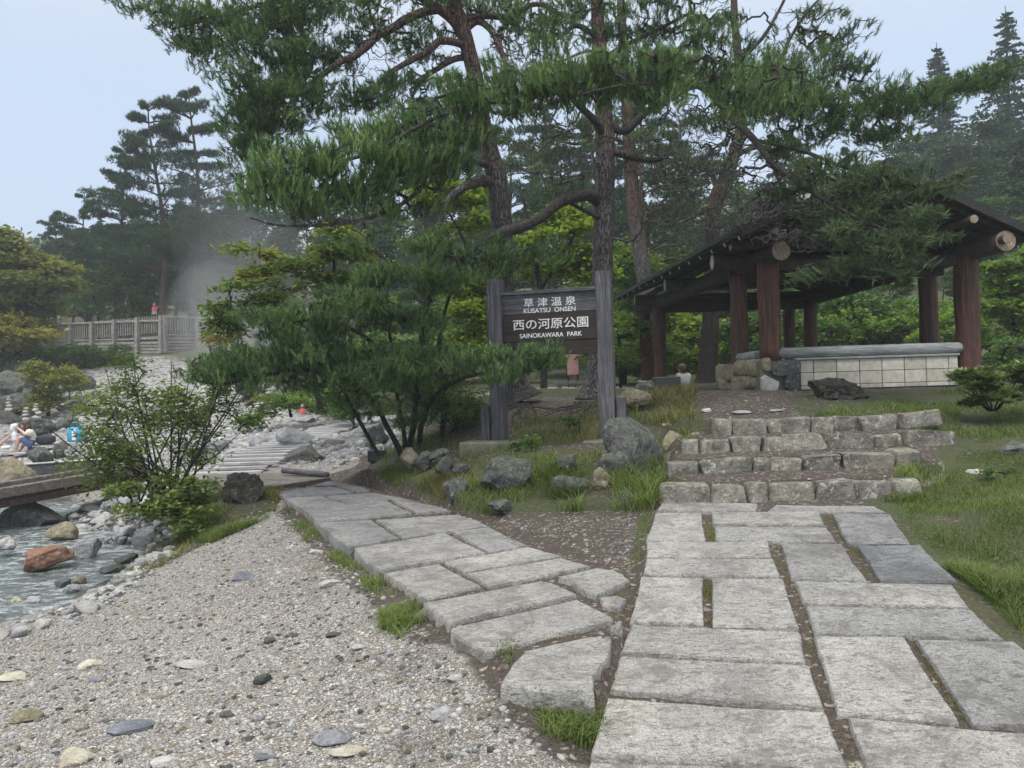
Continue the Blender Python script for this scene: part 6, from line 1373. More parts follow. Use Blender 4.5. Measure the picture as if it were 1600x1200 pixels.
# two slimmer pines behind ---------------------------------------------------
pine('pine_tree', 'slim grey pine trunk between the sign and the shelter roof',
 [([(1022,606,21.2),(1018,540,21.2),(1012,470,21.2),(1008,440,21.2),(1001,400,21.2),(994,350,21.2),(988,300,21.2),(985,250,21.2),(981,190,21.2),(976,120,21.2),(972,40,21.2),(968,-60,21.2)], [15,14,13,12.5,12,11.5,11,10,9,8,7,5])],
 [([(992,335,21.2),(1015,345,21.0),(1045,352,20.8),(1080,340,20.6),(1110,325,20.4)], [3,3,2.6,2,1.2]), ([(985,280,21.2),(1010,268,21.0),(1040,275,20.8)], [3,2.5,1.5]), ([(984,230,21.2),(950,215,21.4),(900,225,21.6),(860,215,21.7)], [3,3,2.5,1.5]), ([(978,150,21.2),(1030,140,21.0),(1090,150,21.0)], [3,2.5,1.5]), ([(974,90,21.2),(920,80,21.4),(870,100,21.4)], [3,2.5,1.5])],
 [(1040,240,70,40,20.8,1.0,187),(900,215,70,34,21.5,1.0,176),(860,260,60,30,21.6,1.0,132),(1090,190,60,34,21.0,1.0,132),(1020,150,80,30,21.2,1.0,132),(890,120,60,30,21.4,1.0,110),(1060,300,50,24,20.7,1.0,77),(1000,210,60,40,21.2,1.0,132),(870,310,60,26,21.4,1.0,121),(930,180,50,34,21.5,1.0,99),(1110,260,50,40,21.2,1.0,132),(820,230,50,34,21.8,1.0,99),(720,250,50,34,22.0,1.0,88),(1140,330,40,30,21.2,1.0,88),(830,170,50,24,21.6,1.0,77),(1150,210,60,36,21.4,1.0,99)],
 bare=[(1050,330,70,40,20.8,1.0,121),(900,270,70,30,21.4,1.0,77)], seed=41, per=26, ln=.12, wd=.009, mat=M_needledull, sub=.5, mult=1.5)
pine('pine_tree', 'reddish pine with shade painted on its foot, rising behind the shelter eave',
 [([(1100,614,23),(1104,590,23),(1108,540,23),(1111,480,23),(1113,420,23),(1114,385,23),(1113,345,23),(1122,305,23),(1134,278,23),(1146,245,23),(1158,200,23),(1160,140,23),(1150,60,23),(1145,-40,23)], [24,16,14,13,12.5,12,12,12,11,10,9,8,6,5])],
 [([(1124,300,23),(1110,270,23),(1085,250,23),(1060,245,23)], [5,4,3,2]), ([(1146,245,23),(1180,230,23),(1220,235,23),(1260,225,23)], [4,4,3,2]), ([(1158,180,23),(1190,160,23),(1230,150,23)], [4,3,2])],
 [(1250,225,70,30,23,1,120),(1215,150,70,30,23,1,100),(1060,240,60,26,23,1,80),(1180,70,60,30,23,1,60)],
 bare=[(1180,300,60,40,22.6,.8,90)], seed=42, per=22, ln=.12, wd=.009, mat=M_needledull, bark=M_barkred, sub=.45)
bk = [o for o in sc.objects if o.name == 'pine_tree.004']
if bk:
    for c in bk[0].children:
        if c.name.startswith('trunk'): c.data.materials[0] = M_barkred
# roots at the foot of the big pines
rt = MB(); r_ = np.random.default_rng(5)
root_o = empty('surface_roots', P(860, 625, 12), 'tangle of exposed pine roots on the bare mound', 'roots')
for k in range(26):
    bx = (812, 926)[k % 2]; g = ground(bx+r_.normal(0, 12), 628+r_.uniform(0, 5), 8, 20); a = r_.uniform(-2.7, -.4); pts = []
    for s in np.linspace(0, 1, 9):
        x = g[0]+math.cos(a)*s*1.3+.08*math.sin(s*7+k); y = g[1]+math.sin(a)*s*1.2; pts.append((x, y, Hs(x, y)+.012-.02*s))
    V, Fs = tube(pts, np.linspace(.028, .007, 9), 6); mesh_np('root', V, Fs, M_twig, root_o, True)

# ------------------------------------------------------------------ broadleaf trees placed by the photograph
def broad(name, label, stems, spec, mat, m=12, rc=.16, size=.09, aspect=.55, seed=1, bark=None, cat='tree', up=.6, group=None, tipr=.004, flat=.5, sub=.35, droop=.1, hgt=.05, per_node=True):
    r_ = np.random.default_rng(seed); par = empty(name, P(*stems[0][0][0]), label, cat, group); nodes = []
    for i, (pts, rad) in enumerate(stems):
        o, L_, rr = limb(pts, rad, 'trunk' if i == 0 else 'limb', bark or M_barkdark, par, 8); nodes.append(smoothline(L_, 2))
    T, G, O = pads([(*q[:6], q[6]/MULT*1.15) for q in spec], r_, sub, hgt); paths, rad, dirs = grow(np.concatenate(nodes), None, T, tip=tipr, rs=r_, sag=-.05)
    V, q = tubes_batch(paths, rad, 4); mesh_np('twigs', V, q, bark or M_barkdark, par, True)
    V, f, t = leafcloud(T, G, m, rc, size, aspect, up, r_, droop, flat); mesh_np('crown', V, f, mat, par, False, t); return par
broad('maple_tree', 'turning maple with orange-tipped leaves beyond the low pine', [([(500,640,14),(490,590,14),(470,530,14),(450,490,14),(430,450,14),(415,400,14)], [5,4.5,4,3.5,2.5,1.5]), ([(470,530,14),(430,510,13.8),(390,480,13.6),(360,470,13.6)], [3,2.5,2,1]), ([(480,560,14),(500,500,14.2),(520,440,14.3),(520,390,14.4)], [3.5,3,2.5,1.5])],
 [(405,395,34,14,14,.3,60),(395,420,30,14,13.8,.3,60),(440,415,40,14,14,.3,80),(385,460,36,22,13.6,.35,110),(360,490,28,26,13.5,.3,110),(345,515,20,22,13.5,.25,80),(480,430,46,24,14.2,.4,120),(520,400,34,24,14.3,.4,110),(540,370,34,16,14.4,.4,80),(440,480,40,16,13.9,.3,60),(425,505,50,12,13.8,.3,70),(560,420,50,30,14.5,.5,120)], M_mapleorange, 9, .13, .11, .42, 51, tipr=.004)
broad('maple_tree', 'bright yellow-green maple glowing between the two big pines', [([(850,612,17),(850,560,17),(852,500,17),(840,430,17),(830,360,17),(815,300,17)], [6,5.5,5,4,3,2]), ([(846,450,17),(880,400,17),(900,360,17)], [3,2.5,1.5]), ([(850,500,17),(790,450,17),(740,400,17),(700,330,17)], [3,2.5,2,1.4])],
 [(880,370,50,26,17,.6,170),(900,420,34,40,17,.6,200),(870,340,60,14,17,.5,90),(725,300,46,24,17,.5,120),(680,300,34,18,17,.5,70),(840,420,50,30,17.2,.6,130),(735,500,34,36,16.5,.5,170),(745,455,34,26,16.5,.5,110),(720,540,24,20,16.5,.4,70),(890,470,40,24,17.4,.5,110),(720,350,46,18,17,.5,90)], M_mapleyellow, 13, .2, .13, .6, 52, tipr=.005)
broad('maple_tree', 'yellow-green undergrowth maple left of the shelter posts', [([(975,612,24),(975,570,24),(980,520,24),(985,470,24),(990,430,24)], [5,4.5,4,3,2]), ([(980,520,24),(1010,480,24),(1030,440,24)], [3,2.5,1.5])],
 [(985,450,40,40,24,1,220),(975,520,34,40,24,1,220),(1000,560,60,34,24,1,260),(980,400,34,24,24,1,110)], M_maple, 12, .3, .17, .6, 53, tipr=.007, sub=.5)
broad('maple_tree', 'lime-green maple seen through the shelter between its left posts', [([(1085,612,28),(1085,570,28),(1080,520,28),(1090,470,28)], [5,4,3,2])],
 [(1075,520,50,36,28,1.2,360),(1080,560,55,34,28,1.2,380),(1130,540,40,50,28,1.2,300),(1090,590,60,20,28,1,200),(1060,430,50,40,30,1.2,200)], M_mapleyellow, 12, .36, .19, .6, 54, tipr=.008, sub=.55)
broad('maple_tree', 'pale-leaved bushy tree seen through the middle of the shelter', [([(1360,600,26),(1355,560,26),(1345,520,26),(1350,470,26)], [6,5,4,2]), ([(1355,540,26),(1390,500,26),(1420,470,26)], [3,2.5,1.5])],
 [(1330,490,60,30,26,1.2,260),(1400,480,50,40,26,1.2,280),(1310,530,60,30,26,1,260),(1390,540,60,30,26,1,280),(1290,480,40,26,27,1,130)], M_leafdark, 12, .34, .18, .55, 55, tipr=.007, sub=.55)
broad('maple_tree', 'layered light-green maple at the right edge behind the shelter', [([(1590,580,18),(1585,520,18),(1570,470,18),(1555,440,18)], [8,7,5,3]), ([(1580,500,18),(1610,460,18),(1640,430,18)], [4,3,2])],
 [(1570,430,45,18,18,.7,200),(1600,460,45,18,18,.7,200),(1560,480,40,14,18,.6,130),(1610,500,50,20,18,.7,180),(1620,400,40,20,18,.7,120)], M_maple, 14, .24, .13, .6, 56, tipr=.006, flat=.3)
broad('maple_tree', 'olive-yellow maple at the far left edge above the boulders', [([(20,600,33),(30,540,33),(40,480,33),(30,420,33),(20,380,33)], [7,6,5,4,2]), ([(35,500,33),(70,460,33),(110,440,33)], [4,3,2]), ([(30,480,33),(-10,440,33)], [4,2])],
 [(20,420,50,40,33,1.6,380),(60,440,44,34,33,1.6,300),(10,480,50,34,33,1.6,320),(40,530,60,26,32,1.3,260),(-30,450,40,60,33,1.6,200),(15,385,30,18,33,1.2,110)], M_mapleolive, 12, .42, .24, .55, 57, tipr=.01, sub=.7, flat=.45, hgt=.2)
broad('maple_shrub', 'yellow-green feathery shrub beside the stump post', [([(75,650,26.5),(78,620,26.5),(80,590,26.5),(82,570,26.5)], [3,2.5,2,1.2])],
 [(80,578,26,20,26.5,.7,130),(85,604,38,20,26.5,.8,170),(78,630,34,20,26.4,.8,150),(95,592,24,14,26.3,.5,70)], M_mapleolive, 12, .26, .13, .5, 58, cat='shrub', tipr=.005, sub=.3, flat=.6, hgt=.2)
broad('shrub', 'dark green shrub row below the far terrace railing', [([(110,600,36),(110,580,36),(112,560,36)], [3,2.5,2])],
 [(120,560,50,22,36,1,240),(90,575,40,20,35,1,190),(150,560,34,12,36,.8,90),(45,560,50,20,36,1,200),(185,560,16,9,36,.5,40)], M_leafdark, 12, .4, .22, .5, 59, cat='shrub', tipr=.008, sub=.5)
broad('shrub', 'dark leafy shrub sprawling under the low pine beside the mound', [([(690,700,11.2),(692,670,11.2),(700,640,11.2)], [3,2.6,2]), ([(690,690,11.2),(720,660,11.2)], [2.5,1.5])],
 [(690,650,50,34,11.2,.4,200),(730,640,34,26,11.3,.35,100),(660,620,40,30,11,.4,110),(700,615,40,20,11.2,.4,100)], M_leafdark, 16, .16, .05, .4, 60, cat='shrub', tipr=.003)
broad('shrub', 'light shrub by the small red-bibbed statue', [([(455,652,20),(452,640,20),(450,625,20)], [2.5,2,1.5])],
 [(440,632,34,16,20,.6,120),(470,622,40,14,20.4,.6,120),(505,635,34,16,20,.6,100),(410,655,24,12,19.5,.5,70)], M_maple, 12, .2, .10, .5, 61, cat='shrub', tipr=.004)
# bush in the foreground at left: fan of thin stems
stems = []
r_ = np.random.default_rng(77)
for k in range(30):
    x0 = 268+r_.normal(0, 24); ang = r_.uniform(-1.05, .85); ln = r_.uniform(140, 240)*(1-.2*abs(ang)); x1 = x0+math.sin(ang)*ln; y1 = 770-math.cos(ang)*ln; d = 9.5+r_.normal(0, .12); d1 = d+r_.normal(0, .5)
    stems.append(([(x0, 782+r_.normal(0, 5), d), ((x0*2+x1)/3+math.sin(ang)*-8, 770-(770-y1)*.3, d*.7+d1*.3), ((x0+x1*2)/3, 770-(770-y1)*.66, (d+2*d1)/3), (x1, y1, d1)], [1.7, 1.4, 1.0, .5]))
broad('leafy_bush', 'tall airy bush with fan of thin stems by the footbridge', stems,
 [(290,625,60,30,9.6,.4,70),(215,635,60,36,9.4,.4,100),(270,665,90,36,9.6,.5,160),(335,665,60,34,9.6,.4,90),(195,690,60,34,9.4,.4,120),(290,705,70,34,9.5,.45,110),(165,725,46,28,9.2,.35,90),(235,735,60,26,9.2,.4,80),(225,590,46,26,9.6,.4,40),(345,615,36,30,9.7,.4,36),(380,640,34,22,9.7,.3,34),(150,670,30,30,9.4,.3,30),(180,610,30,20,9.5,.3,16),(150,760,30,16,9.2,.3,40),(190,770,36,16,9.2,.3,40),(270,745,50,24,9.6,.4,50)],
 M_bushleaf, 9, .11, .060, .42, 62, cat='bush', tipr=.0020, sub=.2, up=.35, bark=M_barkdark, hgt=.16, flat=.9)
broad('low_plant', 'broad-leaved green plant at the foot of the airy bush', [([(275,815,8.6),(278,800,8.6),(282,780,8.6)], [2,1.6,1]), ([(275,812,8.6),(250,790,8.5)], [1.6,1])],
 [(285,775,40,20,8.6,.3,80),(300,800,30,22,8.6,.3,70),(250,800,34,20,8.5,.3,70),(220,790,30,16,8.5,.3,50),(200,765,40,12,8.7,.3,50)], M_bushleaf, 7, .09, .075, .5, 63, cat='plant', tipr=.002, sub=.18)
# rhododendron at right
stems = []
for k in range(7):
    a = -1.1+k*.36+r_.normal(0, .1); stems.append(([(1550+k*2-6,642,9.2+r_.normal(0, .05)), (1548+math.sin(a)*34, 618, 9.2+r_.normal(0, .15)), (1548+math.sin(a)*56, 640-60*math.cos(a)**.7, 9.2+r_.normal(0, .3))], [1.5, 1.2, .8]))
def rhodo():
    rr_ = np.random.default_rng(3); par = empty('rhododendron', P(1548, 642, 9.2), 'leathery-leaved rhododendron with rosettes at the right edge', 'shrub'); nodes = []
    for i, (pts, rad) in enumerate(stems):
        o, L_, q = limb(pts, rad, 'stem', M_barkdark, par, 7); nodes.append(smoothline(L_, 2))
    T, G, O = pads([(1548,582,62,26,9.2,.45,100),(1505,602,28,24,9.1,.35,44),(1595,604,34,30,9.2,.4,70),(1545,616,60,16,8.95,.3,60),(1515,628,26,10,9.0,.2,22),(1585,630,26,10,9.0,.2,22)], rr_, .16, .04)
    paths, rad, dirs = grow(np.concatenate(nodes), None, T, tip=.003, rs=rr_); V, q = tubes_batch(paths, rad, 4); mesh_np('twigs', V, q, M_barkdark, par, True)
    n, m = len(T), 11; ph = rr_.uniform(0, 6.28, (n, 1))+np.arange(m)[None]*6.283/m; el = rr_.uniform(.0, .75, (n, m)); u = np.stack([np.cos(ph)*np.cos(el), np.sin(ph)*np.cos(el), np.sin(el)], -1); wv_ = unit(np.cross(u, np.array([0, 0, 1.0]))); s = .125*rr_.uniform(.7, 1.15, (n, m, 1)); b = np.broadcast_to(T[:, None], u.shape)
    V = np.stack([b, b+u*s*.5+wv_*s*.14, b+u*s-np.array([0, 0, .01]), b+u*s*.5-wv_*s*.14], 2).reshape(-1, 3); tt_ = np.repeat(G, m*4)+np.repeat(rr_.normal(0, .12, n*m), 4)
    mesh_np('leaves', V, np.arange(len(V)).reshape(-1, 4), M_rhodo, par, False, tt_)
rhodo()
# ================================================================== BACKGROUND TREES (built once, copied)
def protoset():
    out = {}
    def reg(key, parts): out[key] = parts
    def conifer(seed, h=15, rad=2.6, nb=46, droop=.25, dens=26, leaf=.30):
        r_ = np.random.default_rng(seed); T = []; G = []; segs = []
        for i in range(nb):
            f = i/nb; z = h*(.10+.88*f); n = 5
            for a in r_.uniform(0, 6.283, n):
                L_ = rad*(1-f)**.75*r_.uniform(.65, 1.15)+.15; s = np.linspace(0, 1, 5); x = np.cos(a)*L_*s; y = np.sin(a)*L_*s; zz = z+L_*(.15*s-droop*s**2)
                segs.append(np.c_[x, y, zz]); m = int(dens*L_/rad)+3; q = r_.uniform(.2, 1.0, m); c = np.c_[np.cos(a)*L_*q, np.sin(a)*L_*q, z+L_*(.15*q-droop*q**2)]; sd = np.array([-math.sin(a), math.cos(a), 0]); c = c+sd*(r_.uniform(-1, 1, (m, 1))*.32*L_*(1.1-q[:, None])); T.append(c); G.append(np.full(m, np.clip(.45+.25*(r_.random()-.5), 0, 1)))
        T = np.concatenate(T); G = np.concatenate(G); V, f_, t = leafcloud(T, G, 4, leaf*.5, leaf, .42, .55, r_, .35, .35)
        tr, tf = tube([(0, 0, z) for z in np.linspace(-1, h, 12)], np.linspace(.24, .02, 12), 8); P_ = np.array(segs); bv, bf = tubes_batch(P_, np.tile(np.linspace(.035, .008, 5), (len(P_), 1)), 3)
        return [('trunk', tr, tf, M_barkdark, None), ('branches', bv, bf, M_barkdark, None), ('crown', V, f_, M_conifer, t)]
    def padpine(seed, h=16, nb=15, rad=4.2, lean=.0):
        r_ = np.random.default_rng(seed); T = []; G = []; segs = []; tp = lambda z: np.array([lean*z+.25*math.sin(z*.45+seed), .2*math.sin(z*.5), z])
        for i in range(nb):
            f = (i+.5)/nb; z = h*(.30+.69*f)
            for a in r_.uniform(0, 6.283, 3 if f < .9 else 2):
                L_ = rad*(1-f**1.6*.80)*r_.uniform(.5, 1.1); b0 = tp(z); s = np.linspace(0, 1, 6); pth = b0+np.c_[np.cos(a)*L_*s, np.sin(a)*L_*s, L_*(.20*s+.02*np.sin(s*6))]; segs.append(pth)
                for q in (.45, .7, .95):
                    c = b0+np.array([math.cos(a)*L_*q, math.sin(a)*L_*q, L_*.2*q+.12]); m = 26; aa = r_.uniform(0, 6.28, m); rr = np.sqrt(r_.random(m))*L_*.27; T.append(c+np.c_[np.cos(aa)*rr, np.sin(aa)*rr, .16*(1-(rr/(L_*.27))**2)+r_.normal(0, .04, m)]); G.append(np.full(m, np.clip(.45+.3*(r_.random()-.5), 0, 1)))
        T = np.concatenate(T); G = np.concatenate(G); n = len(T); dd = unit(r_.normal(0, .5, (n, 3))+np.array([0, 0, .9])); V, f_, t = needles(T, dd, G, 13, .26, .035, .25, r_, .95)
        zs = np.linspace(-1, h, 16); tr, tf = tube([tp(z) for z in zs], np.linspace(.24, .03, 16), 8); P_ = np.array(segs); bv, bf = tubes_batch(P_, np.tile(np.linspace(.06, .012, 6), (len(P_), 1)), 4)
        return [('trunk', tr, tf, M_bark, None), ('branches', bv, bf, M_bark, None), ('crown', V, f_, M_farpine, t)]
    def leafy(seed, h=9, rad=3.2, mat=None, n=900, leaf=.26, trunkr=.16, m=7):
        r_ = np.random.default_rng(seed); cl = 26; cen = unit(r_.normal(size=(cl, 3)))*r_.uniform(.35, 1, (cl, 1))**.6*np.array([rad, rad, h*.36])+np.array([0, 0, h*.62]); T = []; G = []
        for c in cen:
            k = n//cl; rr = rad*.36*r_.uniform(.7, 1.2); q = unit(r_.normal(size=(k, 3)))*r_.uniform(.5, 1, (k, 1)); q[:, 2] = q[:, 2]*.45+.1; T.append(c+q*rr); G.append(np.full(k, np.clip(.45+.35*(r_.random()-.5), 0, 1)))
        T = np.concatenate(T); G = np.concatenate(G); V, f_, t = leafcloud(T, G, m, leaf*1.1, leaf, .6, .55, r_, .1, .4)
        zs = np.linspace(-.6, h*.75, 10); tl = np.array([(.3*math.sin(z*.4+seed), .2*math.cos(z*.5), z) for z in zs]); tr, tf = tube(tl, np.linspace(trunkr, .05, 10), 8)
        pth, rd, _ = grow(smoothline(tl[3:], 3), None, cen, tip=.03, rs=r_, maxr=.12); bv, bf = tubes_batch(pth, rd, 5)
        return [('trunk', tr, tf, M_barkdark, None), ('limbs', bv, bf, M_barkdark, None), ('crown', V, f_, mat, t)]
    for k in range(3): reg(f'con{k}', conifer(200+k, 15+k, 2.7+.3*k))
    for k in range(4): reg(f'pin{k}', padpine(300+k, 15+k*.5, 14+k, 4.4, .02*(k-1.5)))
    for k, mt in enumerate((M_leafdark, M_maple, M_conifer, M_mapleyellow, M_mapleolive)): reg(f'lea{k}', leafy(400+k, 9, 3.0, mt, 1000))
    reg('brush0', leafy(450, 2.4, 1.5, M_leafdark, 420, .17, .04)); reg('brush1', leafy(451, 2.4, 1.5, M_maple, 420, .16, .04))
    return out
PS = protoset(); PM = {}
def plant(key, x, y, s, label, cat='tree', group=None, name='forest_tree', rz=None, sink=.15, sz=1.0):
    z = Hs(x, y)-sink; o = empty(name, (x, y, z), label, cat, group); o.rotation_euler = (0, 0, rng.uniform(0, 6.28) if rz is None else rz); o.scale = (s, s, s*sz)
    if key not in PM:
        lst = []
        for (nm, V, f, mt, t) in PS[key]:
            q = mesh_np(nm, V, f, mt, None, nm != 'crown', t); lst.append((nm, q.data)); bpy.data.objects.remove(q)
        PM[key] = lst
    for nm, me in PM[key]:
        c = bpy.data.objects.new(nm, me); COL.objects.link(c); c.parent = o
    return o
def at(px, d): p = P(px, 600, d); return p[0], p[1]
def put(key, px, d, ytop, label, **k):
    """tree whose foot is at picture column px, depth d, and whose top reaches picture row ytop"""
    x, y = at(px, d); zt = P(px, ytop, d)[2]; h = {'con0': 15, 'con1': 16, 'con2': 17, 'pin0': 15, 'pin1': 15.5, 'pin2': 16, 'pin3': 16.5}.get(key, 9.2); h = 2.6 if key.startswith('brush') else h
    z = Hs(x, y)-.15; s = max(.25, (zt-z)/h); return plant(key, x, y, s, label, **k)
put('pin0', 262, 41, 160, 'tall misty pine with drooping leader above the far terrace', name='pine_tree', rz=.4)
put('pin1', 312, 43, 138, 'slender taller pine right of the drooping one', name='pine_tree', rz=2)
put('pin2', 135, 44, 300, 'smaller layered pine at the left end of the pine row', name='pine_tree', rz=1)
put('pin3', 200, 43, 235, 'layered pine stepping down toward the left sky', name='pine_tree', rz=5.2)
put('pin1', 303, 44, 285, 'dark broad pine leaning over the right end of the far terrace', name='pine_tree', rz=3.3)
put('pin2', 375, 47, 300, 'pine half lost in steam right of the far terrace', name='pine_tree', rz=4)
put('pin0', 90, 50, 330, 'faint low pine behind the left maples', name='pine_tree', rz=2.4)
for i, (px, d, yt, k) in enumerate([(60,41,420,'lea4'),(160,43,400,'lea0'),(205,44,420,'lea1'),(250,44,430,'lea0'),(345,46,400,'lea2'),(-20,40,400,'lea4'),(400,46,430,'lea2'),(-80,42,380,'lea4'),(300,48,380,'lea2')]):
    put(k, px, d, yt, 'rounded broadleaf tree in the wooded bank behind the terrace', group='trees behind the far terrace')
for (px, d, yt, k) in [(40,58,385,'lea2'),(90,56,370,'lea2'),(140,58,350,'lea2'),(185,55,340,'lea2'),(230,58,330,'lea2'),(275,54,330,'lea2'),(325,58,320,'lea2'),(370,55,320,'lea2'),(415,60,310,'lea2'),(115,50,410,'lea2'),(215,50,400,'lea2'),(350,51,390,'lea2'),(0,56,390,'lea2'),(165,64,330,'con1'),(290,66,300,'con0')]:
    put(k, px, d, yt, 'dim dark tree on the hillside behind the misty pines', group='dark trees on the left hillside')
for i, (px, d, yt, k) in enumerate([(440,58,330,'con0'),(480,55,300,'lea2'),(520,60,280,'con1'),(560,52,330,'lea2'),(600,58,250,'con2'),(640,50,300,'lea0'),(680,56,230,'con0'),(720,48,260,'lea2'),(760,54,200,'con1'),(800,46,300,'lea0'),(840,52,220,'con2'),(880,46,280,'lea2'),(920,52,230,'con0'),(960,44,300,'lea0'),(1000,50,250,'con1'),(1040,44,300,'lea0'),(1075,52,250,'con2'),(1120,44,280,'lea0'),(1160,50,250,'con0'),(1200,46,280,'lea2'),(400,64,300,'con2'),(460,70,290,'con1')]):
    put(k, px, d, yt, 'hazy tree in the far wood across the middle', group='far trees across the middle')
for i, (px, d, yt, k) in enumerate([(430,34,480,'lea2'),(480,33,470,'lea0'),(540,34,440,'lea0'),(600,33,440,'lea1'),(660,34,430,'lea0'),(720,33,440,'lea1'),(775,34,420,'lea0'),(830,31,430,'lea1'),(880,33,420,'lea0'),(930,30,420,'lea1'),(990,33,400,'lea0'),(1050,34,400,'lea1'),(1140,33,400,'lea0'),(1190,34,420,'lea1'),(1240,32,430,'lea0'),(1290,34,420,'lea2'),(1340,33,430,'lea0'),(1400,34,440,'lea2')]):
    put(k, px, d, yt, 'leafy green tree at the edge of the wood behind the shelter', group='leafy trees at the wood edge')
for i, (px, d, yt, k) in enumerate([(1240,48,300,'con1'),(1290,50,330,'con0'),(1340,46,300,'con2'),(1385,50,250,'lea2'),(1420,44,230,'lea2'),(1440,55,200,'lea2'),(1530,44,230,'pin1'),(1560,52,170,'lea2'),(1640,48,120,'pin2'),(1600,44,200,'lea2'),(1500,50,210,'lea2'),(1620,36,230,'lea2'),(1560,36,290,'lea0'),(1500,38,300,'lea2'),(1450,38,340,'lea0'),(1520,30,380,'lea2'),(1590,29,330,'lea0'),(1650,30,250,'lea2'),(1700,34,150,'con2'),(1480,32,420,'lea0'),(1760,40,80,'con1'),(1700,24,350,'lea1')]):
    put(k, px, d, yt, 'misty tree on the wooded slope right of the shelter', group='trees on the right slope')
put('con0', 1482, 60, 66, 'spire-topped conifer standing clear on the right skyline', name='conifer_tree')
put('con2', 1592, 54, 8, 'tall conifer cut by the top right corner', name='conifer_tree')
for (k, px, d, yt, lab) in (('pin3',870,31,150,'shaded pine between the two big trunks'),('pin0',1020,29,130,'shaded pine right of the straight trunk'),('pin1',690,34,190,'shaded pine left of the leaning trunk'),('pin2',1080,36,190,'farther shaded pine left of the shelter peak'),('con2',610,38,240,'dark conifer behind the low pine'),('pin2',1245,38,215,'shaded pine behind the shelter roof'),('pin0',1340,42,230,'pine behind the shelter ridge'),('pin1',800,40,200,'far shaded pine behind the leaning trunk'),('pin3',950,40,180,'far shaded pine behind the straight trunk'),('pin0',540,46,290,'misty pine above the turning maple')):
    put(k, px, d, yt, lab, name='pine_tree')
r_ = np.random.default_rng(9)
for px, d in [(700,24),(760,26),(820,25),(880,26),(935,22),(970,20),(1010,22),(1060,25),(1120,26),(1170,24),(1220,25),(1270,24),(1320,25),(1380,24),(1430,25),(1480,22),(1540,22),(1580,19),(1610,16),(1650,18),(1470,27),(1520,26),(650,22),(640,17),(600,26),(560,24),(540,28)]:
    x, y = at(px+r_.normal(0, 8), d+r_.normal(0, .6)); 
    if 3.2 < x < 7.8 and y < 21 or abs(x-5) < 2.0 and y < 26: continue
    plant('brush%d' % (r_.random() > .5), x, y, r_.uniform(.5, .95), 'low leafy bush in the undergrowth behind the mound and shelter', 'bush', 'undergrowth bushes', 'undergrowth_bush')
hedge = [(60,30,.5),(20,34,.8),(105,29,.5),(-40,31,.9),(190,37,.4),(500,23,.5),(545,22,.6),(360,26,.5),(420,28,.6),(560,19,.5)]
for px, d, s in hedge:
    x, y = at(px, d); plant('brush%d' % (r_.random() > .6), x, y, s, 'low bush on the stony left bank', 'bush', 'bushes on the left bank', 'bank_bush')

# ================================================================== GRASS (uncountable)
def grass(polys, n, hmin, hmax, wd, mat, label, bend=.5, name='grass', clump=None, maxd=16, bias=1.0, seed=1, seg=3, lo=None, hi=None):
    r_ = np.random.default_rng(seed); C = []
    for poly in polys:
        poly = np.array(poly, float); crn = np.array([ground(x, y, 2.2, 40)[:2] for x, y in poly]); l_, h_ = crn.min(0), crn.max(0); want = n//len(polys); got = []; t = 0
        while len(got) < want and t < 40:
            t += 1; q = r_.uniform(l_, h_, (want*3, 2))
            if clump: q = q[vnoise(np.c_[q*clump, q[:, :1]*0], seed) > r_.uniform(-.5, .35, len(q))]
            if not len(q): continue
            q = np.c_[q, H(q[:, 0], q[:, 1])]; a, b = proj(q); ok = inpoly(a, b, poly) & (q[:, 1] > 1.6) & (q[:, 1] < maxd); got += list(q[ok])
        C += got[:want]
    C = np.array(C); m = len(C); a = r_.uniform(0, 6.283, m); h = r_.uniform(hmin, hmax, m)*(.6+.8*(.5+.5*vnoise(np.c_[C[:, :2]*2.3, C[:, 2]*0], seed+3))); be = h*r_.uniform(.2, 1, m)*bend*2
    dr = np.c_[np.cos(a), np.sin(a), 0*a]; sd = np.c_[-np.sin(a), np.cos(a), 0*a]; rows = []
    for k in range(seg):
        s = k/seg; c = C+dr*(be*s*s)[:, None]+np.array([0, 0, 1.0])*(h*(s-.25*bend*s*s))[:, None]; w_ = wd*(1-s*.75)*r_.uniform(.9, 1.1); rows += [c-sd*w_/2, c+sd*w_/2]
    rows.append(C+dr*be[:, None]+np.array([0, 0, 1.0])*(h*(1-.25*bend*1.3))[:, None]); V = np.stack(rows, 1); k_ = V.shape[1]; V = V.reshape(-1, 3); base = np.arange(m)[:, None]*k_; Fs = []
    tri = []
    for k in range(seg-1): i = 2*k; tri += [[i, i+1, i+3], [i, i+3, i+2]]
    i = 2*(seg-1); tri.append([i, i+1, i+2]); Fa = (base[:, None, :]+np.array(tri)[None]).reshape(-1, 3)
    tt_ = np.repeat(np.clip(.42+.25*vnoise(np.c_[C[:, :2]*1.7, C[:, 2]*0], seed+9)+r_.normal(0, .16, m), 0, 1), k_)
    props(mesh_np(name, V, Fa, mat, None, False, tt_), label, None, None, 'stuff')
grass([[(1385,790),(1480,745),(1500,700),(1620,650),(1620,1020),(1560,960)]], 26000, .008, .026, .004, M_grass, 'short mossy lawn right of the slab path', .5, maxd=10, clump=2.4, seed=2)
grass([[(1400,785),(1600,740),(1620,1010),(1590,990),(1500,880)]], 2600, .03, .08, .005, M_grass, 'tufts standing in the right lawn', .6, maxd=9, clump=3.5, seed=3)
grass([[(1240,655),(1480,612),(1600,600),(1600,700),(1480,680),(1440,645)]], 7000, .03, .10, .006, M_grass, 'grass on the bank beside the steps', .6, maxd=13, clump=2, seed=4)
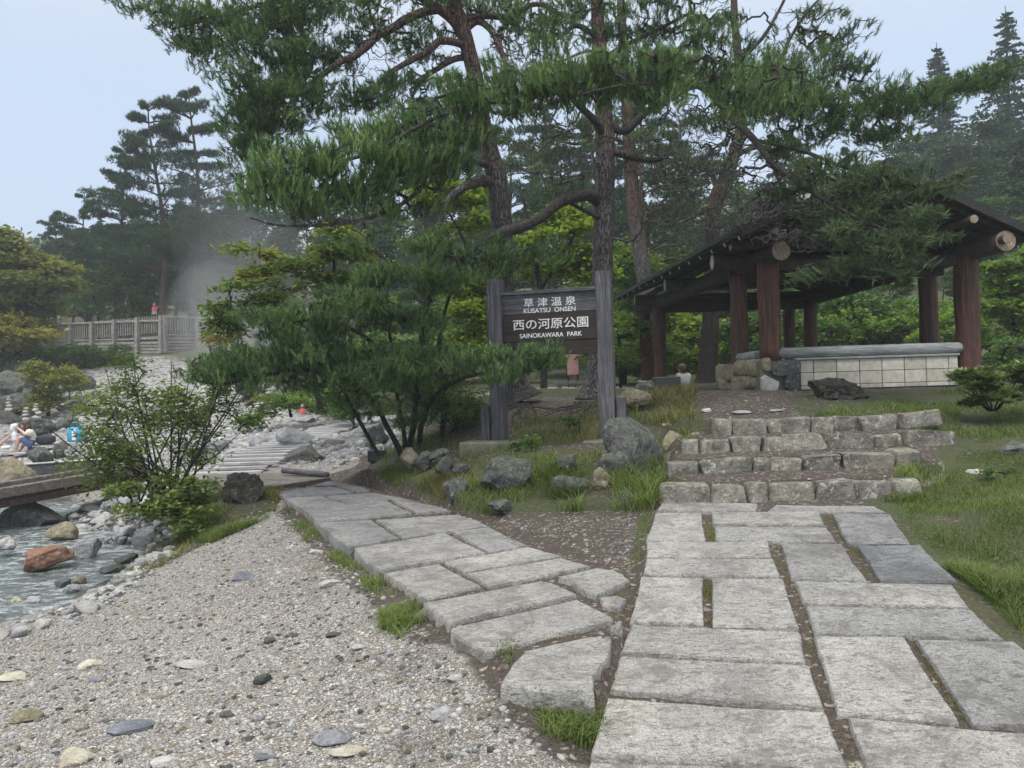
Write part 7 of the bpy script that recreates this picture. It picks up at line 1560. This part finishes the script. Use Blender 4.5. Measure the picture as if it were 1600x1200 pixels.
grass([[(1560,925),(1595,900),(1640,960),(1640,1010),(1590,985)], [(1470,890),(1540,900),(1560,950),(1500,905)]], 2200, .05, .14, .006, M_grass, 'long grass at the lower right path edge', .7, maxd=6, seed=5)
grass([[(580,742),(640,722),(700,722),(745,745),(735,800),(640,775)], [(735,760),(830,735),(1010,750),(1015,792),(880,800),(745,808)], [(700,690),(860,690),(940,690),(950,735),(720,735)]], 7000, .04, .15, .006, M_grass, 'grass round the rocks of the mound', .8, maxd=12, clump=1.8, seed=6)
grass([[(950,745),(1035,700),(1040,760),(1020,800),(960,800)], [(855,735),(900,740),(910,800),(860,800)]], 2200, .15, .34, .008, M_grass, 'long arching grass by the largest boulder', 1.0, maxd=11, clump=3, seed=7)
grass([[(985,630),(1090,600),(1080,690),(1040,670),(990,660)]], 2200, .10, .30, .008, M_drygrass, 'tall pale grass below the slate block', .9, maxd=14, clump=2.5, seed=8)
grass([[(640,760),(700,740),(735,765),(700,785)], [(820,655),(940,655),(940,690),(850,700)]], 2200, .06, .2, .006, M_drygrass, 'dry grass among the mound rocks', .9, maxd=12, seed=9)
grass([[(800,640),(1000,630),(1000,690),(800,690)], [(560,690),(700,670),(700,720),(600,740)]], 3000, .05, .14, .007, M_grass, 'thin grass on the shaded mound', .8, maxd=14, clump=1.5, seed=10)
grass([[(160,935),(290,868),(300,850),(420,790),(440,760),(330,768),(250,800),(240,850)], [(400,765),(440,765),(430,800),(380,800)]], 7000, .03, .11, .006, M_drygrass, 'sparse olive grass on the stream bank', .8, maxd=12, clump=1.6, seed=11)
grass([[(300,800),(430,775),(420,810),(330,850),(270,850)]], 3500, .04, .12, .006, M_grass, 'grass at the foot of the airy bush', .8, maxd=12, clump=1.6, seed=12)
grass([[(500,862),(545,850),(600,905),(560,915)], [(560,905),(600,905),(660,955),(600,975)], [(430,790),(470,785),(510,840),(480,850)], [(600,960),(680,975),(690,1000),(640,1010),(590,980)]], 2600, .03, .10, .005, M_grass, 'grass creeping along the left slab edge', .9, maxd=9, clump=4, seed=13)
grass([[(765,1010),(810,1000),(800,1045),(770,1040)]], 170, .03, .08, .004, M_grass, 'grass tuft in the joint before the end slab', .9, maxd=9, seed=14)
grass([[(835,1100),(930,1085),(945,1140),(925,1175),(850,1150)]], 560, .04, .13, .005, M_grass, 'grass clump growing below the end slab', 1.0, maxd=9, seed=15)
grass([[(1000,800),(1022,790),(1010,860),(990,900),(985,880)]], 500, .02, .06, .005, M_grass, 'grass along the left edge of the broad path', .8, maxd=9, seed=16)
grass([[(1380,785),(1400,740),(1480,700),(1500,740),(1460,790)], [(1400,640),(1500,640),(1500,700),(1440,690)]], 2600, .03, .11, .006, M_grass, 'grass creeping over the right ends of the steps', .8, maxd=11, clump=3, seed=18)
grass([zl([(1100,725),(1400,665),(1480,640),(1490,620),(985,745)]), zl([(1340,515),(1420,520),(1500,600),(1530,640),(1580,560),(1560,500)]), zl([(690,530),(1200,435),(1250,440),(700,545)])], 1500, .004, .016, .004, M_drygrass, 'moss in the joints of the left path', .5, maxd=9, clump=4, seed=19)
# moss and chips in the joints
joints = [zr([(820,100),(860,95),(900,190),(935,218),(1045,360),(1000,362),(905,212),(865,170)]), zr([(615,200),(662,205),(745,450),(790,565),(880,865),(960,1085),(905,1085),(840,870),(770,680),(745,545),(640,270)]), zr([(1145,580),(1185,585),(1400,910),(1360,900)]), zr([(372,100),(398,100),(412,208),(380,208)]), zr([(366,350),(398,350),(398,535),(368,530)])]
grass(joints, 4200, .004, .014, .004, M_drygrass, 'moss and tiny grass in the path joints', .5, maxd=9, clump=5, seed=17)
# mound plants
for (px, py, d, sz, mt, lab, sd) in ((830,695,9.4,34,M_maple,'bright green seedling plant in front of the sign',1), (905,660,10.2,30,M_leafdark,'dark seedling on the mound near the right post',2), (810,700,9.6,22,M_leafdark,'small leafy plant over the left footing',3), (1080,688,8.6,14,M_maple,'little bright plant by the flat-topped pale rock',4), (1570,745,6.9,30,M_leafdark,'low green plant on the lawn at the right edge',5), (655,1000,4.35,16,M_leafdark,'seedling with long leaves beneath the left slab edge',6), (905,1120,3.35,24,M_leafdark,'green herb in the grass clump below the end slab',7), (1345,668,8.9,16,M_leafdark,'small weed by the top step',8)):
    broad('small_plant', lab, [([(px, py+sz*.7, d), (px+1, py+sz*.2, d), (px-1, py-sz*.3, d)], [1.2, 1, .6])], [(px, py, sz, sz*.55, d, .12, 52)], mt, 5, .05*d/9, .05*d/9, .45, 70+sd, cat='plant', tipr=.0014, sub=.08*d/9, hgt=.02)

# ================================================================== AIR
def steam(c, size, dens, name='steam', seed=1):
    V, Fc = ico(4); V = V*(1+.3*fbm(V*1.4+seed, 3, seed))[:, None]*np.asarray(size); m = bpy.data.materials.new('steam'); m.use_nodes = True; t = m.node_tree; t.nodes.clear(); o_ = t.nodes.new('ShaderNodeOutputMaterial'); v = t.nodes.new('ShaderNodeVolumePrincipled'); v.inputs['Density'].default_value = dens; v.inputs['Color'].default_value = (.95, .96, .98, 1); t.links.new(v.outputs[0], o_.inputs['Volume'])
    props(mesh_np(name, V+np.asarray(c), Fc, m, None, True, loc=c), 'drifting steam from the hot spring', None, None, 'stuff')
for c_, s_, dn in ((P(338, 500, 37), (2.2, 2.0, 2.6), .05), (P(400, 440, 38), (3.2, 2.5, 3.6), .018), (P(345, 400, 39), (2.6, 2.5, 4.5), .014), (P(430, 560, 30), (3.0, 2.5, 1.6), .05), (P(470, 700, 14.5), (1.4, 1.0, .5), .06)): steam(c_, s_, dn, seed=int(abs(c_[0]*7)))
for c_, s_, dn in (((-62, 72, 5), (34, 14, 9), .03), ((-20, 88, 9), (44, 15, 12), .02), ((38, 96, 14), (40, 16, 16), .01)): steam(c_, s_, dn, 'mist_bank', int(c_[1]))
HAZE = .0014
hm = bpy.data.materials.new('haze'); hm.use_nodes = True; t = hm.node_tree; t.nodes.clear(); o_ = t.nodes.new('ShaderNodeOutputMaterial'); v = t.nodes.new('ShaderNodeVolumePrincipled'); v.inputs['Density'].default_value = HAZE; v.inputs['Color'].default_value = (.86, .92, 1.0, 1); v.inputs['Anisotropy'].default_value = .1; t.links.new(v.outputs[0], o_.inputs['Volume'])
zlo, zhi = GV[:, 2].min()-1.0, 46.0
xa, xb, ya_, yb_ = gx[0]-3, gx[-1]+3, gy[0]-3, gy[-1]+3
hz = MB().box(((xa+xb)/2, (ya_+yb_)/2, (zlo+zhi)/2), (xb-xa, yb_-ya_, zhi-zlo)).build('haze', hm, None, False, loc=(0, 0, 0)); props(hz, 'mountain mist thinning the far trees', None, None, 'stuff')
